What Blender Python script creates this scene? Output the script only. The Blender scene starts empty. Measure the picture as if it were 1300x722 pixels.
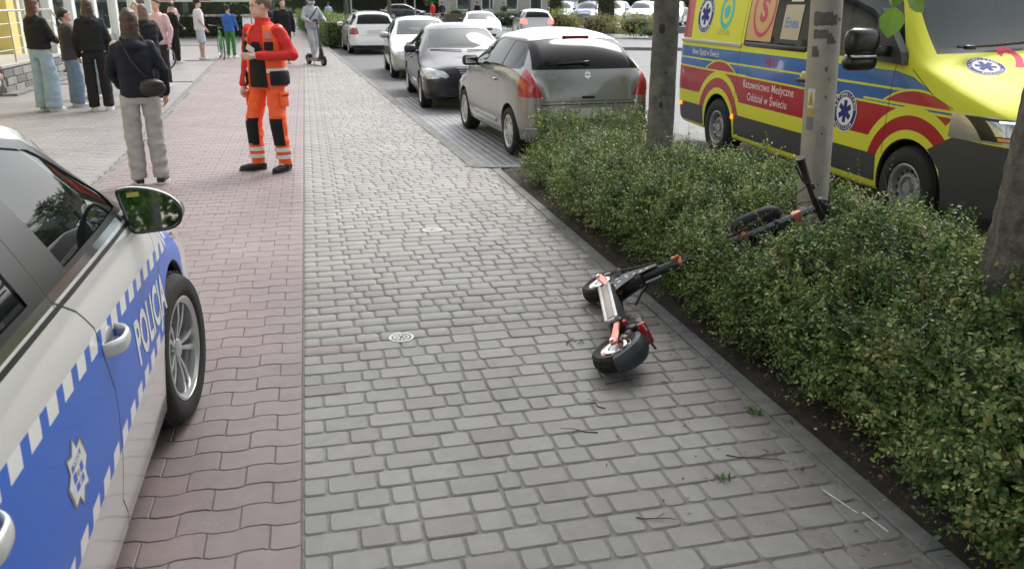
import bpy, bmesh, math, random
import numpy as np
from mathutils import Vector, Matrix, noise as mnoise
from mathutils.bvhtree import BVHTree
random.seed(7); np.random.seed(7)
R = math.radians
SC = bpy.context.scene
COL = SC.collection
# ------------------------------------------------------------------ camera
def make_camera():
    cam = bpy.data.cameras.new('camera'); o = bpy.data.objects.new('camera', cam); COL.objects.link(o)
    f = 1060.0; d = np.array([386-650, 3-361, f]); d /= np.linalg.norm(d)
    up = np.cross(d, np.array([1.0, 0, 0])); up /= np.linalg.norm(up)
    if up[1] > 0: up = -up
    X = np.cross(d, up); X /= np.linalg.norm(X)
    W = np.array([X, d, up])                       # world axes in camera (x right, y down, z fwd)
    r, u, b = W @ [1, 0, 0], W @ [0, -1, 0], W @ [0, 0, -1]
    m = Matrix([[r[i], u[i], b[i], (0, 0, 1.72)[i]] for i in range(3)] + [[0, 0, 0, 1]])
    o.matrix_world = m
    cam.sensor_width = 36; cam.lens = f/1300*36; cam.clip_start = 0.05; cam.clip_end = 2000
    cam.dof.use_dof = True; cam.dof.focus_distance = 4.6; cam.dof.aperture_fstop = 5.6
    SC.camera = o
make_camera()
# ------------------------------------------------------------------ light
SUN_EL, SUN_AZ = 52, 38
wd = bpy.data.worlds.new('World'); SC.world = wd; wd.use_nodes = True
nt = wd.node_tree; bg = nt.nodes['Background']
sky = nt.nodes.new('ShaderNodeTexSky'); sky.sky_type = 'NISHITA'; sky.sun_disc = False
sky.sun_elevation = R(SUN_EL); sky.sun_rotation = R(SUN_AZ); sky.dust_density = 3.0; sky.air_density = 1.0
hs = nt.nodes.new('ShaderNodeHueSaturation'); hs.inputs['Saturation'].default_value = 0.16
nt.links.new(sky.outputs[0], hs.inputs['Color']); nt.links.new(hs.outputs[0], bg.inputs[0])
bg.inputs[1].default_value = 0.15
sl = bpy.data.lights.new('sun', 'SUN'); sl.energy = 0.9; sl.angle = R(24); sl.color = (1, .95, .88)
so = bpy.data.objects.new('sun', sl); COL.objects.link(so)
so.rotation_euler = Vector((math.sin(R(SUN_AZ))*math.cos(R(SUN_EL)), math.cos(R(SUN_AZ))*math.cos(R(SUN_EL)), math.sin(R(SUN_EL)))).to_track_quat('Z', 'Y').to_euler()
SC.view_settings.view_transform = 'Standard'; SC.view_settings.look = 'None'
SC.view_settings.exposure = 1.2; SC.view_settings.gamma = 1.0
# ------------------------------------------------------------------ helpers
MATS = {}
def mat(name, col, rough=.6, metal=0., coat=0., var=0., scale=8., bump=0., bscale=60., spec=.5, emit=None, estr=1., objrand=0., isl=0., col2=None, trans=0., alpha=1., coord='Object', detail=4., sheen=0.):
    if name in MATS: return MATS[name]
    m = bpy.data.materials.new(name); m.use_nodes = True; n = m.node_tree.nodes; l = m.node_tree.links
    p = n['Principled BSDF']; c = tuple(col)+(1,)
    p.inputs['Base Color'].default_value = c; p.inputs['Roughness'].default_value = rough
    p.inputs['Metallic'].default_value = metal; p.inputs['Coat Weight'].default_value = coat
    p.inputs['Coat Roughness'].default_value = .04; p.inputs['Specular IOR Level'].default_value = spec
    if sheen: p.inputs['Sheen Weight'].default_value = sheen
    if trans: p.inputs['Transmission Weight'].default_value = trans
    if alpha < 1: p.inputs['Alpha'].default_value = alpha
    if emit: p.inputs['Emission Color'].default_value = tuple(emit)+(1,); p.inputs['Emission Strength'].default_value = estr
    tc = n.new('ShaderNodeTexCoord'); cur = None
    if var or col2:
        nz = n.new('ShaderNodeTexNoise'); nz.inputs['Scale'].default_value = scale; nz.inputs['Detail'].default_value = detail; nz.inputs['Roughness'].default_value = .65
        l.new(tc.outputs[coord], nz.inputs['Vector'])
        mr = n.new('ShaderNodeMapRange'); mr.inputs['From Min'].default_value = .3; mr.inputs['From Max'].default_value = .7
        l.new(nz.outputs['Fac'], mr.inputs['Value'])
        mx = n.new('ShaderNodeMix'); mx.data_type = 'RGBA'
        l.new(mr.outputs[0], mx.inputs['Factor'])
        a = col2 if col2 else tuple(max(0, x*(1-var)) for x in col); b = col if col2 else tuple(min(1, x*(1+var)) for x in col)
        mx.inputs['A'].default_value = tuple(a)+(1,); mx.inputs['B'].default_value = tuple(b)+(1,)
        cur = mx.outputs['Result']
    if objrand or isl:
        src = n.new('ShaderNodeNewGeometry').outputs['Random Per Island'] if isl else n.new('ShaderNodeObjectInfo').outputs['Random']
        amt = isl or objrand
        mr = n.new('ShaderNodeMapRange'); mr.inputs['To Min'].default_value = 1-amt; mr.inputs['To Max'].default_value = 1+amt
        l.new(src, mr.inputs['Value'])
        h = n.new('ShaderNodeHueSaturation'); l.new(mr.outputs[0], h.inputs['Value'])
        if cur: l.new(cur, h.inputs['Color'])
        else: h.inputs['Color'].default_value = c
        cur = h.outputs[0]
    if cur: l.new(cur, p.inputs['Base Color'])
    if bump:
        nz = n.new('ShaderNodeTexNoise'); nz.inputs['Scale'].default_value = bscale; nz.inputs['Detail'].default_value = 5
        l.new(tc.outputs[coord], nz.inputs['Vector'])
        b = n.new('ShaderNodeBump'); b.inputs['Strength'].default_value = bump; b.inputs['Distance'].default_value = .01
        l.new(nz.outputs['Fac'], b.inputs['Height']); l.new(b.outputs[0], p.inputs['Normal'])
    MATS[name] = m; return m
def glass_mat(name, tint, opac=.35, rough=.02, ior=1.5, dif=.06):
    """thin automotive glass: tinted see-through mixed with a dark body, clear-coated reflection on top"""
    if name in MATS: return MATS[name]
    m = bpy.data.materials.new(name); m.use_nodes = True; n = m.node_tree.nodes; l = m.node_tree.links
    n.remove(n['Principled BSDF']); out = n['Material Output']
    tr = n.new('ShaderNodeBsdfTransparent'); tr.inputs[0].default_value = tuple(tint)+(1,)
    di = n.new('ShaderNodeBsdfDiffuse'); di.inputs[0].default_value = tuple(x*dif for x in tint)+(1,)
    m1 = n.new('ShaderNodeMixShader'); m1.inputs[0].default_value = opac
    l.new(tr.outputs[0], m1.inputs[1]); l.new(di.outputs[0], m1.inputs[2])
    gl = n.new('ShaderNodeBsdfGlossy'); gl.inputs['Roughness'].default_value = rough
    fr = n.new('ShaderNodeFresnel'); fr.inputs[0].default_value = ior
    m2 = n.new('ShaderNodeMixShader'); l.new(fr.outputs[0], m2.inputs[0]); l.new(m1.outputs[0], m2.inputs[1]); l.new(gl.outputs[0], m2.inputs[2])
    l.new(m2.outputs[0], out.inputs[0]); MATS[name] = m; return m
def tag(o, label=None, cat=None, group=None, kind=None):
    if label: o['label'] = label
    if cat: o['category'] = cat
    if group: o['group'] = group
    if kind: o['kind'] = kind
    return o
def empty(name, label=None, cat=None, loc=(0, 0, 0), rz=0., group=None, kind=None):
    o = bpy.data.objects.new(name, None); COL.objects.link(o); o.location = loc; o.rotation_euler = (0, 0, rz)
    o.empty_display_size = .1
    return tag(o, label, cat, group, kind)
def link(name, me, parent=None, mats=None):
    o = bpy.data.objects.new(name, me); COL.objects.link(o)
    if mats is not None:
        if not isinstance(mats, (list, tuple)): mats = [mats]
        me.materials.clear()
        for m in mats: me.materials.append(m)
    if parent: o.parent = parent
    return o
def smooth_me(me, angle=None):
    me.shade_smooth()
    if angle is not None: me.set_sharp_from_angle(angle=R(angle))
def bobj(name, bm, m, parent=None, smooth=False, angle=35):
    me = bpy.data.meshes.new(name); bm.normal_update(); bm.to_mesh(me); bm.free()
    if smooth: smooth_me(me, angle)
    return link(name, me, parent, m)
def npobj(name, V, F, m, parent=None, smooth=False, angle=None):
    """V (n,3), F (k, 3|4) or list of such arrays"""
    me = bpy.data.meshes.new(name)
    if not isinstance(F, list) or (len(F) and isinstance(F[0], tuple)): F = [np.asarray(F)]
    F = [np.asarray(f) for f in F if len(f)]
    V = np.asarray(V, dtype=np.float32)
    tot = sum(f.size for f in F); nf = sum(len(f) for f in F)
    me.vertices.add(len(V)); me.vertices.foreach_set('co', V.ravel())
    me.loops.add(tot); me.polygons.add(nf)
    me.loops.foreach_set('vertex_index', np.concatenate([f.ravel() for f in F]).astype(np.int32))
    st = []; s = 0
    for f in F:
        k = f.shape[1]; st.append(s+np.arange(len(f))*k); s += f.size
    me.polygons.foreach_set('loop_start', np.concatenate(st).astype(np.int32))
    me.update(calc_edges=True); me.validate()
    if smooth: smooth_me(me, angle)
    return link(name, me, parent, m)
def box(bm, c, s, rot=None, bev=0., mi=0):
    r = bmesh.ops.create_cube(bm, size=1); vs = r['verts']
    M = Matrix.Diagonal((s[0], s[1], s[2], 1))
    if rot is not None: M = (rot.to_4x4() if isinstance(rot, Matrix) else Matrix.Rotation(rot, 4, 'Z')) @ M
    M = Matrix.Translation(c) @ M
    bmesh.ops.transform(bm, matrix=M, verts=vs)
    if bev:
        es = list({e for v in vs for e in v.link_edges})
        r2 = bmesh.ops.bevel(bm, geom=es, offset=bev, segments=2, affect='EDGES', profile=.5, clamp_overlap=True)
        fs = set(r2['faces']) | {f for v in r2['verts'] for f in v.link_faces}
    else: fs = {f for v in vs for f in v.link_faces}
    for f in fs: f.material_index = mi
    return fs
def frame(d):
    d = Vector(d).normalized(); a = Vector((0, 0, 1)) if abs(d.z) < .9 else Vector((1, 0, 0))
    u = d.cross(a).normalized(); v = d.cross(u).normalized(); return u, v, d
def cone(bm, a, b, ra, rb, seg=10, caps=True, mi=0):
    a = Vector(a); b = Vector(b); u, v, d = frame(b-a)
    A = []; B = []
    for i in range(seg):
        t = 2*math.pi*i/seg; w = u*math.cos(t)+v*math.sin(t)
        A.append(bm.verts.new(a+w*ra)); B.append(bm.verts.new(b+w*rb))
    for i in range(seg):
        j = (i+1) % seg; f = bm.faces.new((A[i], A[j], B[j], B[i])); f.material_index = mi; f.smooth = True
    if caps:
        f = bm.faces.new(A[::-1]); f.material_index = mi; f = bm.faces.new(B); f.material_index = mi
def tube(bm, pts, r, seg=8, mi=0, closed=False, caps=True):
    pts = [Vector(p) for p in pts]; n = len(pts); rr = r if isinstance(r, (list, tuple)) else [r]*n
    rings = []; u0 = None
    for i, p in enumerate(pts):
        if closed: d = pts[(i+1) % n]-pts[i-1]
        else: d = pts[min(i+1, n-1)]-pts[max(i-1, 0)]
        d = d.normalized()
        if u0 is None: u0, v0, _ = frame(d)
        u = (u0-d*u0.dot(d)).normalized(); v = d.cross(u); u0 = u
        rings.append([bm.verts.new(p+(u*math.cos(2*math.pi*k/seg)+v*math.sin(2*math.pi*k/seg))*rr[i]) for k in range(seg)])
    for i in range(n if closed else n-1):
        A, B = rings[i], rings[(i+1) % n]
        for k in range(seg):
            f = bm.faces.new((A[k], A[(k+1) % seg], B[(k+1) % seg], B[k])); f.material_index = mi; f.smooth = True
    if caps and not closed:
        for q in (rings[0][::-1], rings[-1]):
            f = bm.faces.new(q); f.material_index = mi
def lathe(bm, prof, c, axis='Y', seg=24, mi=0, mis=None):
    """prof: list of (radius, along)"""
    ax = {'X': 0, 'Y': 1, 'Z': 2}[axis]; o1, o2 = [(1, 2), (2, 0), (0, 1)][ax]
    rings = []
    for (r, h) in prof:
        ring = []
        for k in range(seg):
            t = 2*math.pi*k/seg; p = [0, 0, 0]; p[ax] = h; p[o1] = r*math.cos(t); p[o2] = r*math.sin(t)
            ring.append(bm.verts.new(Vector(p)+Vector(c)))
        rings.append(ring)
    for i in range(len(rings)-1):
        for k in range(seg):
            f = bm.faces.new((rings[i][k], rings[i][(k+1) % seg], rings[i+1][(k+1) % seg], rings[i+1][k])); f.smooth = True
            f.material_index = mis[i] if mis else mi
    return rings
def sphere(bm, c, r, seg=12, mi=0, rot=None):
    s = r if isinstance(r, (list, tuple)) else (r, r, r)
    M = Matrix.Translation(c) @ (rot.to_4x4() if rot is not None else Matrix.Identity(4)) @ Matrix.Diagonal((s[0], s[1], s[2], 1))
    q = bmesh.ops.create_uvsphere(bm, u_segments=seg, v_segments=max(4, seg*2//3), radius=1, matrix=M)
    for v in q['verts']:
        for f in v.link_faces: f.material_index = mi; f.smooth = True
def prism(bm, poly, z0, z1, plane='XY', mi=0):
    """extruded polygon; plane XY extrudes along Z, XZ along Y, YZ along X"""
    def P(a, b, h): return {'XY': (a, b, h), 'XZ': (a, h, b), 'YZ': (h, a, b)}[plane]
    A = [bm.verts.new(P(a, b, z0)) for a, b in poly]; B = [bm.verts.new(P(a, b, z1)) for a, b in poly]
    n = len(poly); fs = [bm.faces.new(A[::-1]), bm.faces.new(B)]
    for i in range(n): fs.append(bm.faces.new((A[i], A[(i+1) % n], B[(i+1) % n], B[i])))
    for f in fs: f.material_index = mi
    bmesh.ops.recalc_face_normals(bm, faces=fs)
    return fs
def text_obj(name, s, size, m, parent, M, depth=.0015, align='CENTER', sx=1., bold=0.0, spacing=1., font=None):
    cu = bpy.data.curves.new(name, 'FONT'); cu.body = s; cu.size = size; cu.align_x = align; cu.align_y = 'CENTER'; cu.offset = bold
    cu.space_character = spacing; cu.resolution_u = 3; cu.extrude = depth
    t = bpy.data.objects.new('t', cu); COL.objects.link(t)
    dg = bpy.context.evaluated_depsgraph_get(); me = bpy.data.meshes.new_from_object(t.evaluated_get(dg))
    bpy.data.objects.remove(t); me.transform(Matrix.Diagonal((sx, 1, 1, 1))); 
    if M is not None: me.transform(M)
    return link(name, me, parent, m)
def fnoise(p, s=1., seed=0.):
    return mnoise.noise(Vector((p[0]*s+seed, p[1]*s+seed*1.7, p[2]*s-seed)))
# ================================================================== SETTING
m_sand = mat('joint_sand', (.20, .20, .182), .95, var=.3, scale=30, bump=.5, bscale=300)
m_asph = mat('asphalt', (.16, .16, .165), .75, var=.2, scale=3, bump=.4, bscale=220)
m_kerb = mat('kerb_concrete', (.17, .175, .165), .85, var=.28, scale=9, bump=.5, bscale=180)
def brick_mat(name, cols, xmauve=False):
    m = bpy.data.materials.new(name); m.use_nodes = True; n = m.node_tree.nodes; l = m.node_tree.links; p = n['Principled BSDF']
    p.inputs['Roughness'].default_value = .5
    oi = n.new('ShaderNodeObjectInfo'); ge = n.new('ShaderNodeNewGeometry')
    ad = n.new('ShaderNodeMath'); ad.operation = 'ADD'; l.new(oi.outputs['Random'], ad.inputs[0]); l.new(ge.outputs['Random Per Island'], ad.inputs[1])
    fr = n.new('ShaderNodeMath'); fr.operation = 'FRACT'; l.new(ad.outputs[0], fr.inputs[0])
    cur = fr.outputs[0]
    if xmauve:      # more mauve stones towards the planting side, as laid
        sp = n.new('ShaderNodeSeparateXYZ'); l.new(ge.outputs['Position'], sp.inputs[0])
        mr = n.new('ShaderNodeMapRange'); mr.inputs['From Min'].default_value = .75; mr.inputs['From Max'].default_value = 1.6; mr.inputs['To Max'].default_value = .42; l.new(sp.outputs[0], mr.inputs[0])
        a2 = n.new('ShaderNodeMath'); a2.operation = 'ADD'; l.new(cur, a2.inputs[0]); l.new(mr.outputs[0], a2.inputs[1]); cur = a2.outputs[0]
    cr = n.new('ShaderNodeValToRGB'); l.new(cur, cr.inputs[0]); e = cr.color_ramp.elements
    e[0].position = cols[0][0]; e[0].color = cols[0][1]+(1,); e[1].position = cols[-1][0]; e[1].color = cols[-1][1]+(1,)
    for q in cols[1:-1]:
        x = e.new(q[0]); x.color = q[1]+(1,)
    def nz(s, d=4):
        t = n.new('ShaderNodeTexNoise'); t.inputs['Scale'].default_value = s; t.inputs['Detail'].default_value = d; l.new(ge.outputs['Position'], t.inputs['Vector']); return t.outputs['Fac']
    def mul(c, fac, lo, hi, a=.3, b=.7):
        mr = n.new('ShaderNodeMapRange'); mr.inputs['From Min'].default_value = a; mr.inputs['From Max'].default_value = b; mr.inputs['To Min'].default_value = lo; mr.inputs['To Max'].default_value = hi
        l.new(fac, mr.inputs[0]); h = n.new('ShaderNodeHueSaturation'); l.new(mr.outputs[0], h.inputs['Value']); l.new(c, h.inputs['Color']); return h.outputs[0]
    c = mul(cr.outputs[0], nz(1.1), .84, 1.10); c = mul(c, nz(14), .92, 1.07); c = mul(c, nz(420, 2), .76, 1.30)
    l.new(c, p.inputs['Base Color'])
    b = n.new('ShaderNodeBump'); b.inputs['Strength'].default_value = .55; b.inputs['Distance'].default_value = .004; l.new(nz(300, 4), b.inputs['Height']); l.new(b.outputs[0], p.inputs['Normal'])
    return m
G_ = (.212, .207, .192); G2 = (.232, .227, .212); MV = (.188, .163, .163)
m_grey = brick_mat('grey_paver', [(0, (.198, .197, .180)), (.35, G_), (.6, G2), (.86, (.225, .218, .207)), (1.0, (.205, .188, .184)), (1.2, MV)], True)
m_red = brick_mat('red_paver', [(0, (.192, .150, .152)), (.5, (.208, .168, .168)), (.8, (.20, .154, .156)), (1., (.216, .171, .174))])
m_plaza = brick_mat('plaza_paver', [(0, (.20, .188, .19)), (.5, (.23, .216, .218)), (1., (.19, .18, .182))])
m_bay = brick_mat('bay_paver', [(0, (.21, .215, .225)), (.5, (.26, .265, .28)), (1., (.19, .195, .2))])
def slab(name, pts, z0, z1, m, kind='structure', parent=None):
    bm = bmesh.new(); prism(bm, pts, z0, z1); o = bobj(name, bm, m, parent)
    if kind: o['kind'] = kind
    return o
tag(slab('ground', [(-400, -60), (400, -60), (400, 600), (-400, 600)], -.6, -.085, m_asph), 'grey asphalt ground and roadway around the paved walk')
pav = slab('pavement', [(-.14, -1), (1.86, -1), (1.86, 8.9), (1.66, 9.0), (.70, 36), (.2, 60), (-.14, 60)], -.08, -.006, m_sand)
tag(pav, 'grey stone block pavement running away between red path and hedge')
red = slab('path', [(-2.1, -2), (-.141, -2), (-.141, 60), (-3.4, 60), (-2.62, 25), (-2.1, 9.7)], -.08, -.004, mat('red_joint', (.14, .115, .115), .95, var=.2))
tag(red, 'reddish block path between the plaza and the grey pavement')
plz = slab('plaza', [(-9, -2), (-2.2, -2), (-2.2, 9.7), (-2.72, 25), (-3.6, 62), (-40, 62), (-40, 3)], -.08, -.002, m_plaza)
tag(plz, 'light grey paved plaza in front of the yellow shop')
# rounded stone templates: chamfered corners, bevelled top
def stone_arr(L, W, rc, bv, h=.03):
    def ring(ins, z):
        a, b, c = L/2-ins, W/2-ins, max(rc-ins*.3, .002)
        P = [(a-c, -b), (a-c*.3, -b+c*.3), (a, -b+c), (a, b-c), (a-c*.3, b-c*.3), (a-c, b)]
        P += [(-x, -y) for x, y in P]
        return [(x, y, z) for x, y in P]
    V = ring(0, -h)+ring(0, -bv*.9)+ring(bv, 0)
    n = 12; F = []
    for r in range(2):
        for i in range(n): F.append((r*n+i, r*n+(i+1) % n, (r+1)*n+(i+1) % n, (r+1)*n+i))
    # top as quads strip across
    t = 2*n
    T = [(t+0, t+1, t+4, t+5), (t+1, t+2, t+3, t+4), (t+11, t+0, t+5, t+6), (t+10, t+11, t+6, t+7), (t+9, t+10, t+7, t+8)]
    return np.array(V), np.array(F+T)
def wavy_arr(L, W, ph, gap=.0022, bv=.003, h=.03):
    A = .0085
    def f(x):
        t = ((x/.21+ph) % 1.0)
        if t < .1: return A*t/.1
        if t < .4: return A
        if t < .6: return A*(1-(t-.4)/.1)
        if t < .9: return -A
        return -A*(1-(t-.9)/.1)
    xs = sorted(set([0, L]+[x for x in np.arange(-.5, 2, .1)*.21+.0 for x in [x+.0] if 0 < x < L]+[q for k in (-1, 0, 1) for t in (.1, .4, .6, .9) for q in [(t-ph+k)*.21] if .004 < q < L-.004]))
    def ring(ins, z):
        lo = [(min(max(x, ins+gap), L-ins-gap), -W/2+f(x)+ins+gap, z) for x in xs]
        hi = [(min(max(x, ins+gap), L-ins-gap), W/2+f(x)-ins-gap, z) for x in xs[::-1]]
        return lo+hi
    V = ring(0, -h)+ring(0, -bv)+ring(bv, 0); n = 2*len(xs); F = []
    for r in range(2):
        for i in range(n): F.append((r*n+i, r*n+(i+1) % n, (r+1)*n+(i+1) % n, (r+1)*n+i))
    k = len(xs)
    for i in range(k-1): F.append((2*n+i, 2*n+i+1, 2*n+n-2-i, 2*n+n-1-i))
    V = np.array(V); V[:, 0] -= L/2
    return V, np.array(F)
def lay(name, items, temps, m, parent, n_near=300):
    """items: (x, y, z, key, rot, tiltx, tilty); nearest n as objects, rest joined"""
    items.sort(key=lambda t: t[1]+.25*abs(t[0]-.9))
    mes = {}
    for it in items[:n_near]:
        x, y, z, k, r, tx, ty = it
        if k not in mes:
            V, F = temps[k]; me = bpy.data.meshes.new(name); me.from_pydata(V.tolist(), [], F.tolist()); me.materials.append(m); mes[k] = me
        o = bpy.data.objects.new(name, mes[k]); COL.objects.link(o); o.parent = parent; o.location = (x, y, z); o.rotation_euler = (tx, ty, r)
    VV = []; FF = []; off = 0
    for it in items[n_near:]:
        x, y, z, k, r, tx, ty = it; V, F = temps[k]; c, s = math.cos(r), math.sin(r)
        W = V.copy(); W[:, 0], W[:, 1] = V[:, 0]*c-V[:, 1]*s, V[:, 0]*s+V[:, 1]*c
        W[:, 2] += W[:, 1]*tx-W[:, 0]*ty; W += (x, y, z); VV.append(W); FF.append(F+off); off += len(W)
    if VV:
        o = npobj(name+'s_beyond', np.concatenate(VV), np.concatenate(FF), m, parent); o['kind'] = 'stuff'
        return o
rnd = random.Random(3)
temps = {L: stone_arr(L/1000-.006, .114, .016, .006) for L in (88, 128, 188)}
items = []; y = .9; row = 0
while y < 34:
    x = -.138; xr = 1.858 if y < 8.9 else 1.66-(y-9)*.0356
    seq = [188, 128] if row % 2 else [88, 188]
    while x < xr-.05:
        L = seq.pop(0) if seq else rnd.choice((128, 128, 188, 188, 88))
        if x+L/1000 > xr: L = 128 if x+.128 <= xr+.01 else 88
        if x+L/1000 > xr+.012: break
        items.append((x+L/2000, y+rnd.gauss(0, .0012), rnd.gauss(0, .0007), L, rnd.gauss(0, .006), rnd.gauss(0, .0035), rnd.gauss(0, .0035)))
        x += L/1000
    y += .12; row += 1
items = [i for i in items if i[1] > 1.55 or True]
vis = [i for i in items if not (i[1] < 1.6 and i[0] < 2)]; 
lay('paving_stone', vis, temps, m_grey, pav)
wt = {0: wavy_arr(.21, .14, 0.), 1: wavy_arr(.21, .14, .5), 2: wavy_arr(.105, .14, 0.), 3: wavy_arr(.105, .14, .5)}
items = []; y = 1.0; row = 0
while y < 30:
    xr = -.1415; x = xr; k = row % 2
    if k: items.append((x-.0525, y, 0, 3, 0, 0, 0)); x -= .105
    while x > (-2.06 if y < 9.7 else -2.06-(y-9.7)*.034):
        items.append((x-.105, y, rnd.gauss(0, .0006), 0 if not k else 1, 0, rnd.gauss(0, .003), rnd.gauss(0, .003))); x -= .21
    y += .14; row += 1
vis = [i for i in items if i[0] > -.95 or i[1] > 4.6]
lay('paving_stone', vis, wt, m_red, red)
def stone4(L, W):
    V, F = stone_arr(L, W, .003, .004); return V, F
pt = {0: stone4(.195, .095), 1: stone4(.197, .197)}
items = []
y = 7.6; row = 0
while y < 17:
    x = -2.3-(max(y-9.7, 0))*.034; 
    if row % 2: x -= .1
    while x > -5.6: items.append((x-.1, y, rnd.gauss(0, .0006), 0, 0, 0, rnd.gauss(0, .003))); x -= .2
    y += .1; row += 1
o = lay('plaza_paver', items, pt, m_plaza, plz, 0); o.name = 'plaza_pavers'
# parking bay: long running bond along the lane
bay = slab('parking_bay', [(1.80, 8.95), (5.2, 8.95), (3.9, 60), (.6, 60), (.83, 36)], -.09, -.082, mat('bay_joint', (.13, .13, .135), .9, var=.2))
tag(bay, 'bluish grey block paved parking bay beside the kerb')
items = []; 
for c in range(26):
    y = 9.05+(c % 2)*.1
    while y < 17:
        items.append((1.93+c*.1-(y-9)*.0356, y, -.078+rnd.gauss(0, .0008), 0, math.pi/2+.0356, 0, rnd.gauss(0, .004))); y += .2
lay('bay_paver', items, pt, m_bay, bay, 0).name = 'bay_pavers'
slab('pavement_beyond', [(-.135, 34), (.72, 34), (.70, 36), (.2, 60), (-.135, 60)], -.07, .0, m_grey); slab('path_beyond', [(-.145, 30), (-.145, 60), (-3.3, 60), (-2.75, 30)], -.07, .0, m_red)
# kerbs: stones 1 m long, each its own piece
def kerb(name, pts, w, z0, z1, L, label):
    e = empty(name, label, None, (0, 0, 0), kind='structure')
    for a, b in zip(pts[:-1], pts[1:]):
        a = Vector(a); b = Vector(b); d = b-a; n = max(1, round(d.length/L)); st = d.length/n; ang = math.atan2(d.y, d.x)
        me = None
        for i in range(n):
            if me is None:
                bm = bmesh.new(); box(bm, (0, 0, 0), (st-.006, w, z1-z0), bev=.006); me = bpy.data.meshes.new('kerb_stone'); bm.to_mesh(me); bm.free(); me.materials.append(m_kerb)
            o = bpy.data.objects.new('kerb_stone', me); COL.objects.link(o); o.parent = e
            p = a+d*((i+.5)/n); o.location = (p.x, p.y, (z0+z1)/2+rnd.gauss(0, .001)); o.rotation_euler = (0, 0, ang+rnd.gauss(0, .002))
    return e
kerb('planting_kerb', [(1.905, -1), (1.905, 8.85)], .085, -.15, .004, 1.0, 'narrow grey concrete kerb between pavement and soil bed')
kerb('parking_kerb', [(1.715, 9.05), (.76, 36)], .13, -.2, .003, 1.0, 'pale concrete kerb along the parking bay')
kerb('bay_end_kerb', [(1.98, 8.90), (3.8, 8.82)], .10, -.2, .01, 1.0, 'short kerb across the end of the hedge bed')
kerb('road_kerb', [(3.85, -2), (3.85, 8.8)], .12, -.2, .03, 1.0, 'kerb between the hedge bed and the roadway')
kerb('path_edge', [(-2.15, 4.5), (-2.15, 9.7), (-2.67, 25), (-3.3, 55)], .07, -.1, .004, 1.0, 'thin edging strip between red path and plaza')
# ramped strip where the kerb drops
bm = bmesh.new(); prism(bm, [(1.60, 9.02), (1.96, 8.9), (1.96, 8.99), (1.80, 9.2), (1.74, 9.7)], -.15, .0015); tag(bobj('ramp', bm, m_kerb), 'small concrete wedge where the kerb drops to the bay', kind='structure')
# soil
n = 90; mm = 220; xs = np.linspace(1.95, 3.79, n); ys = np.linspace(-1, 8.86, mm)
V = []
for yy in ys:
    for xx in xs:
        e = min(1, (xx-1.95)/.1)
        V.append((xx, yy, -.02+e*(.015+.02*fnoise((xx, yy, 0), 3)+.012*fnoise((xx, yy, 1), 14)+.008*fnoise((xx, yy, 5), 45))))
F = [(j*n+i, j*n+i+1, (j+1)*n+i+1, (j+1)*n+i) for j in range(mm-1) for i in range(n-1)]
m_soil = mat('soil', (.075, .06, .048), .95, col2=(.035, .028, .024), scale=22, bump=1., bscale=260)
tag(npobj('soil_bed', V, F, m_soil, smooth=True), 'dark brown soil strip under the hedge', kind='structure')
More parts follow.
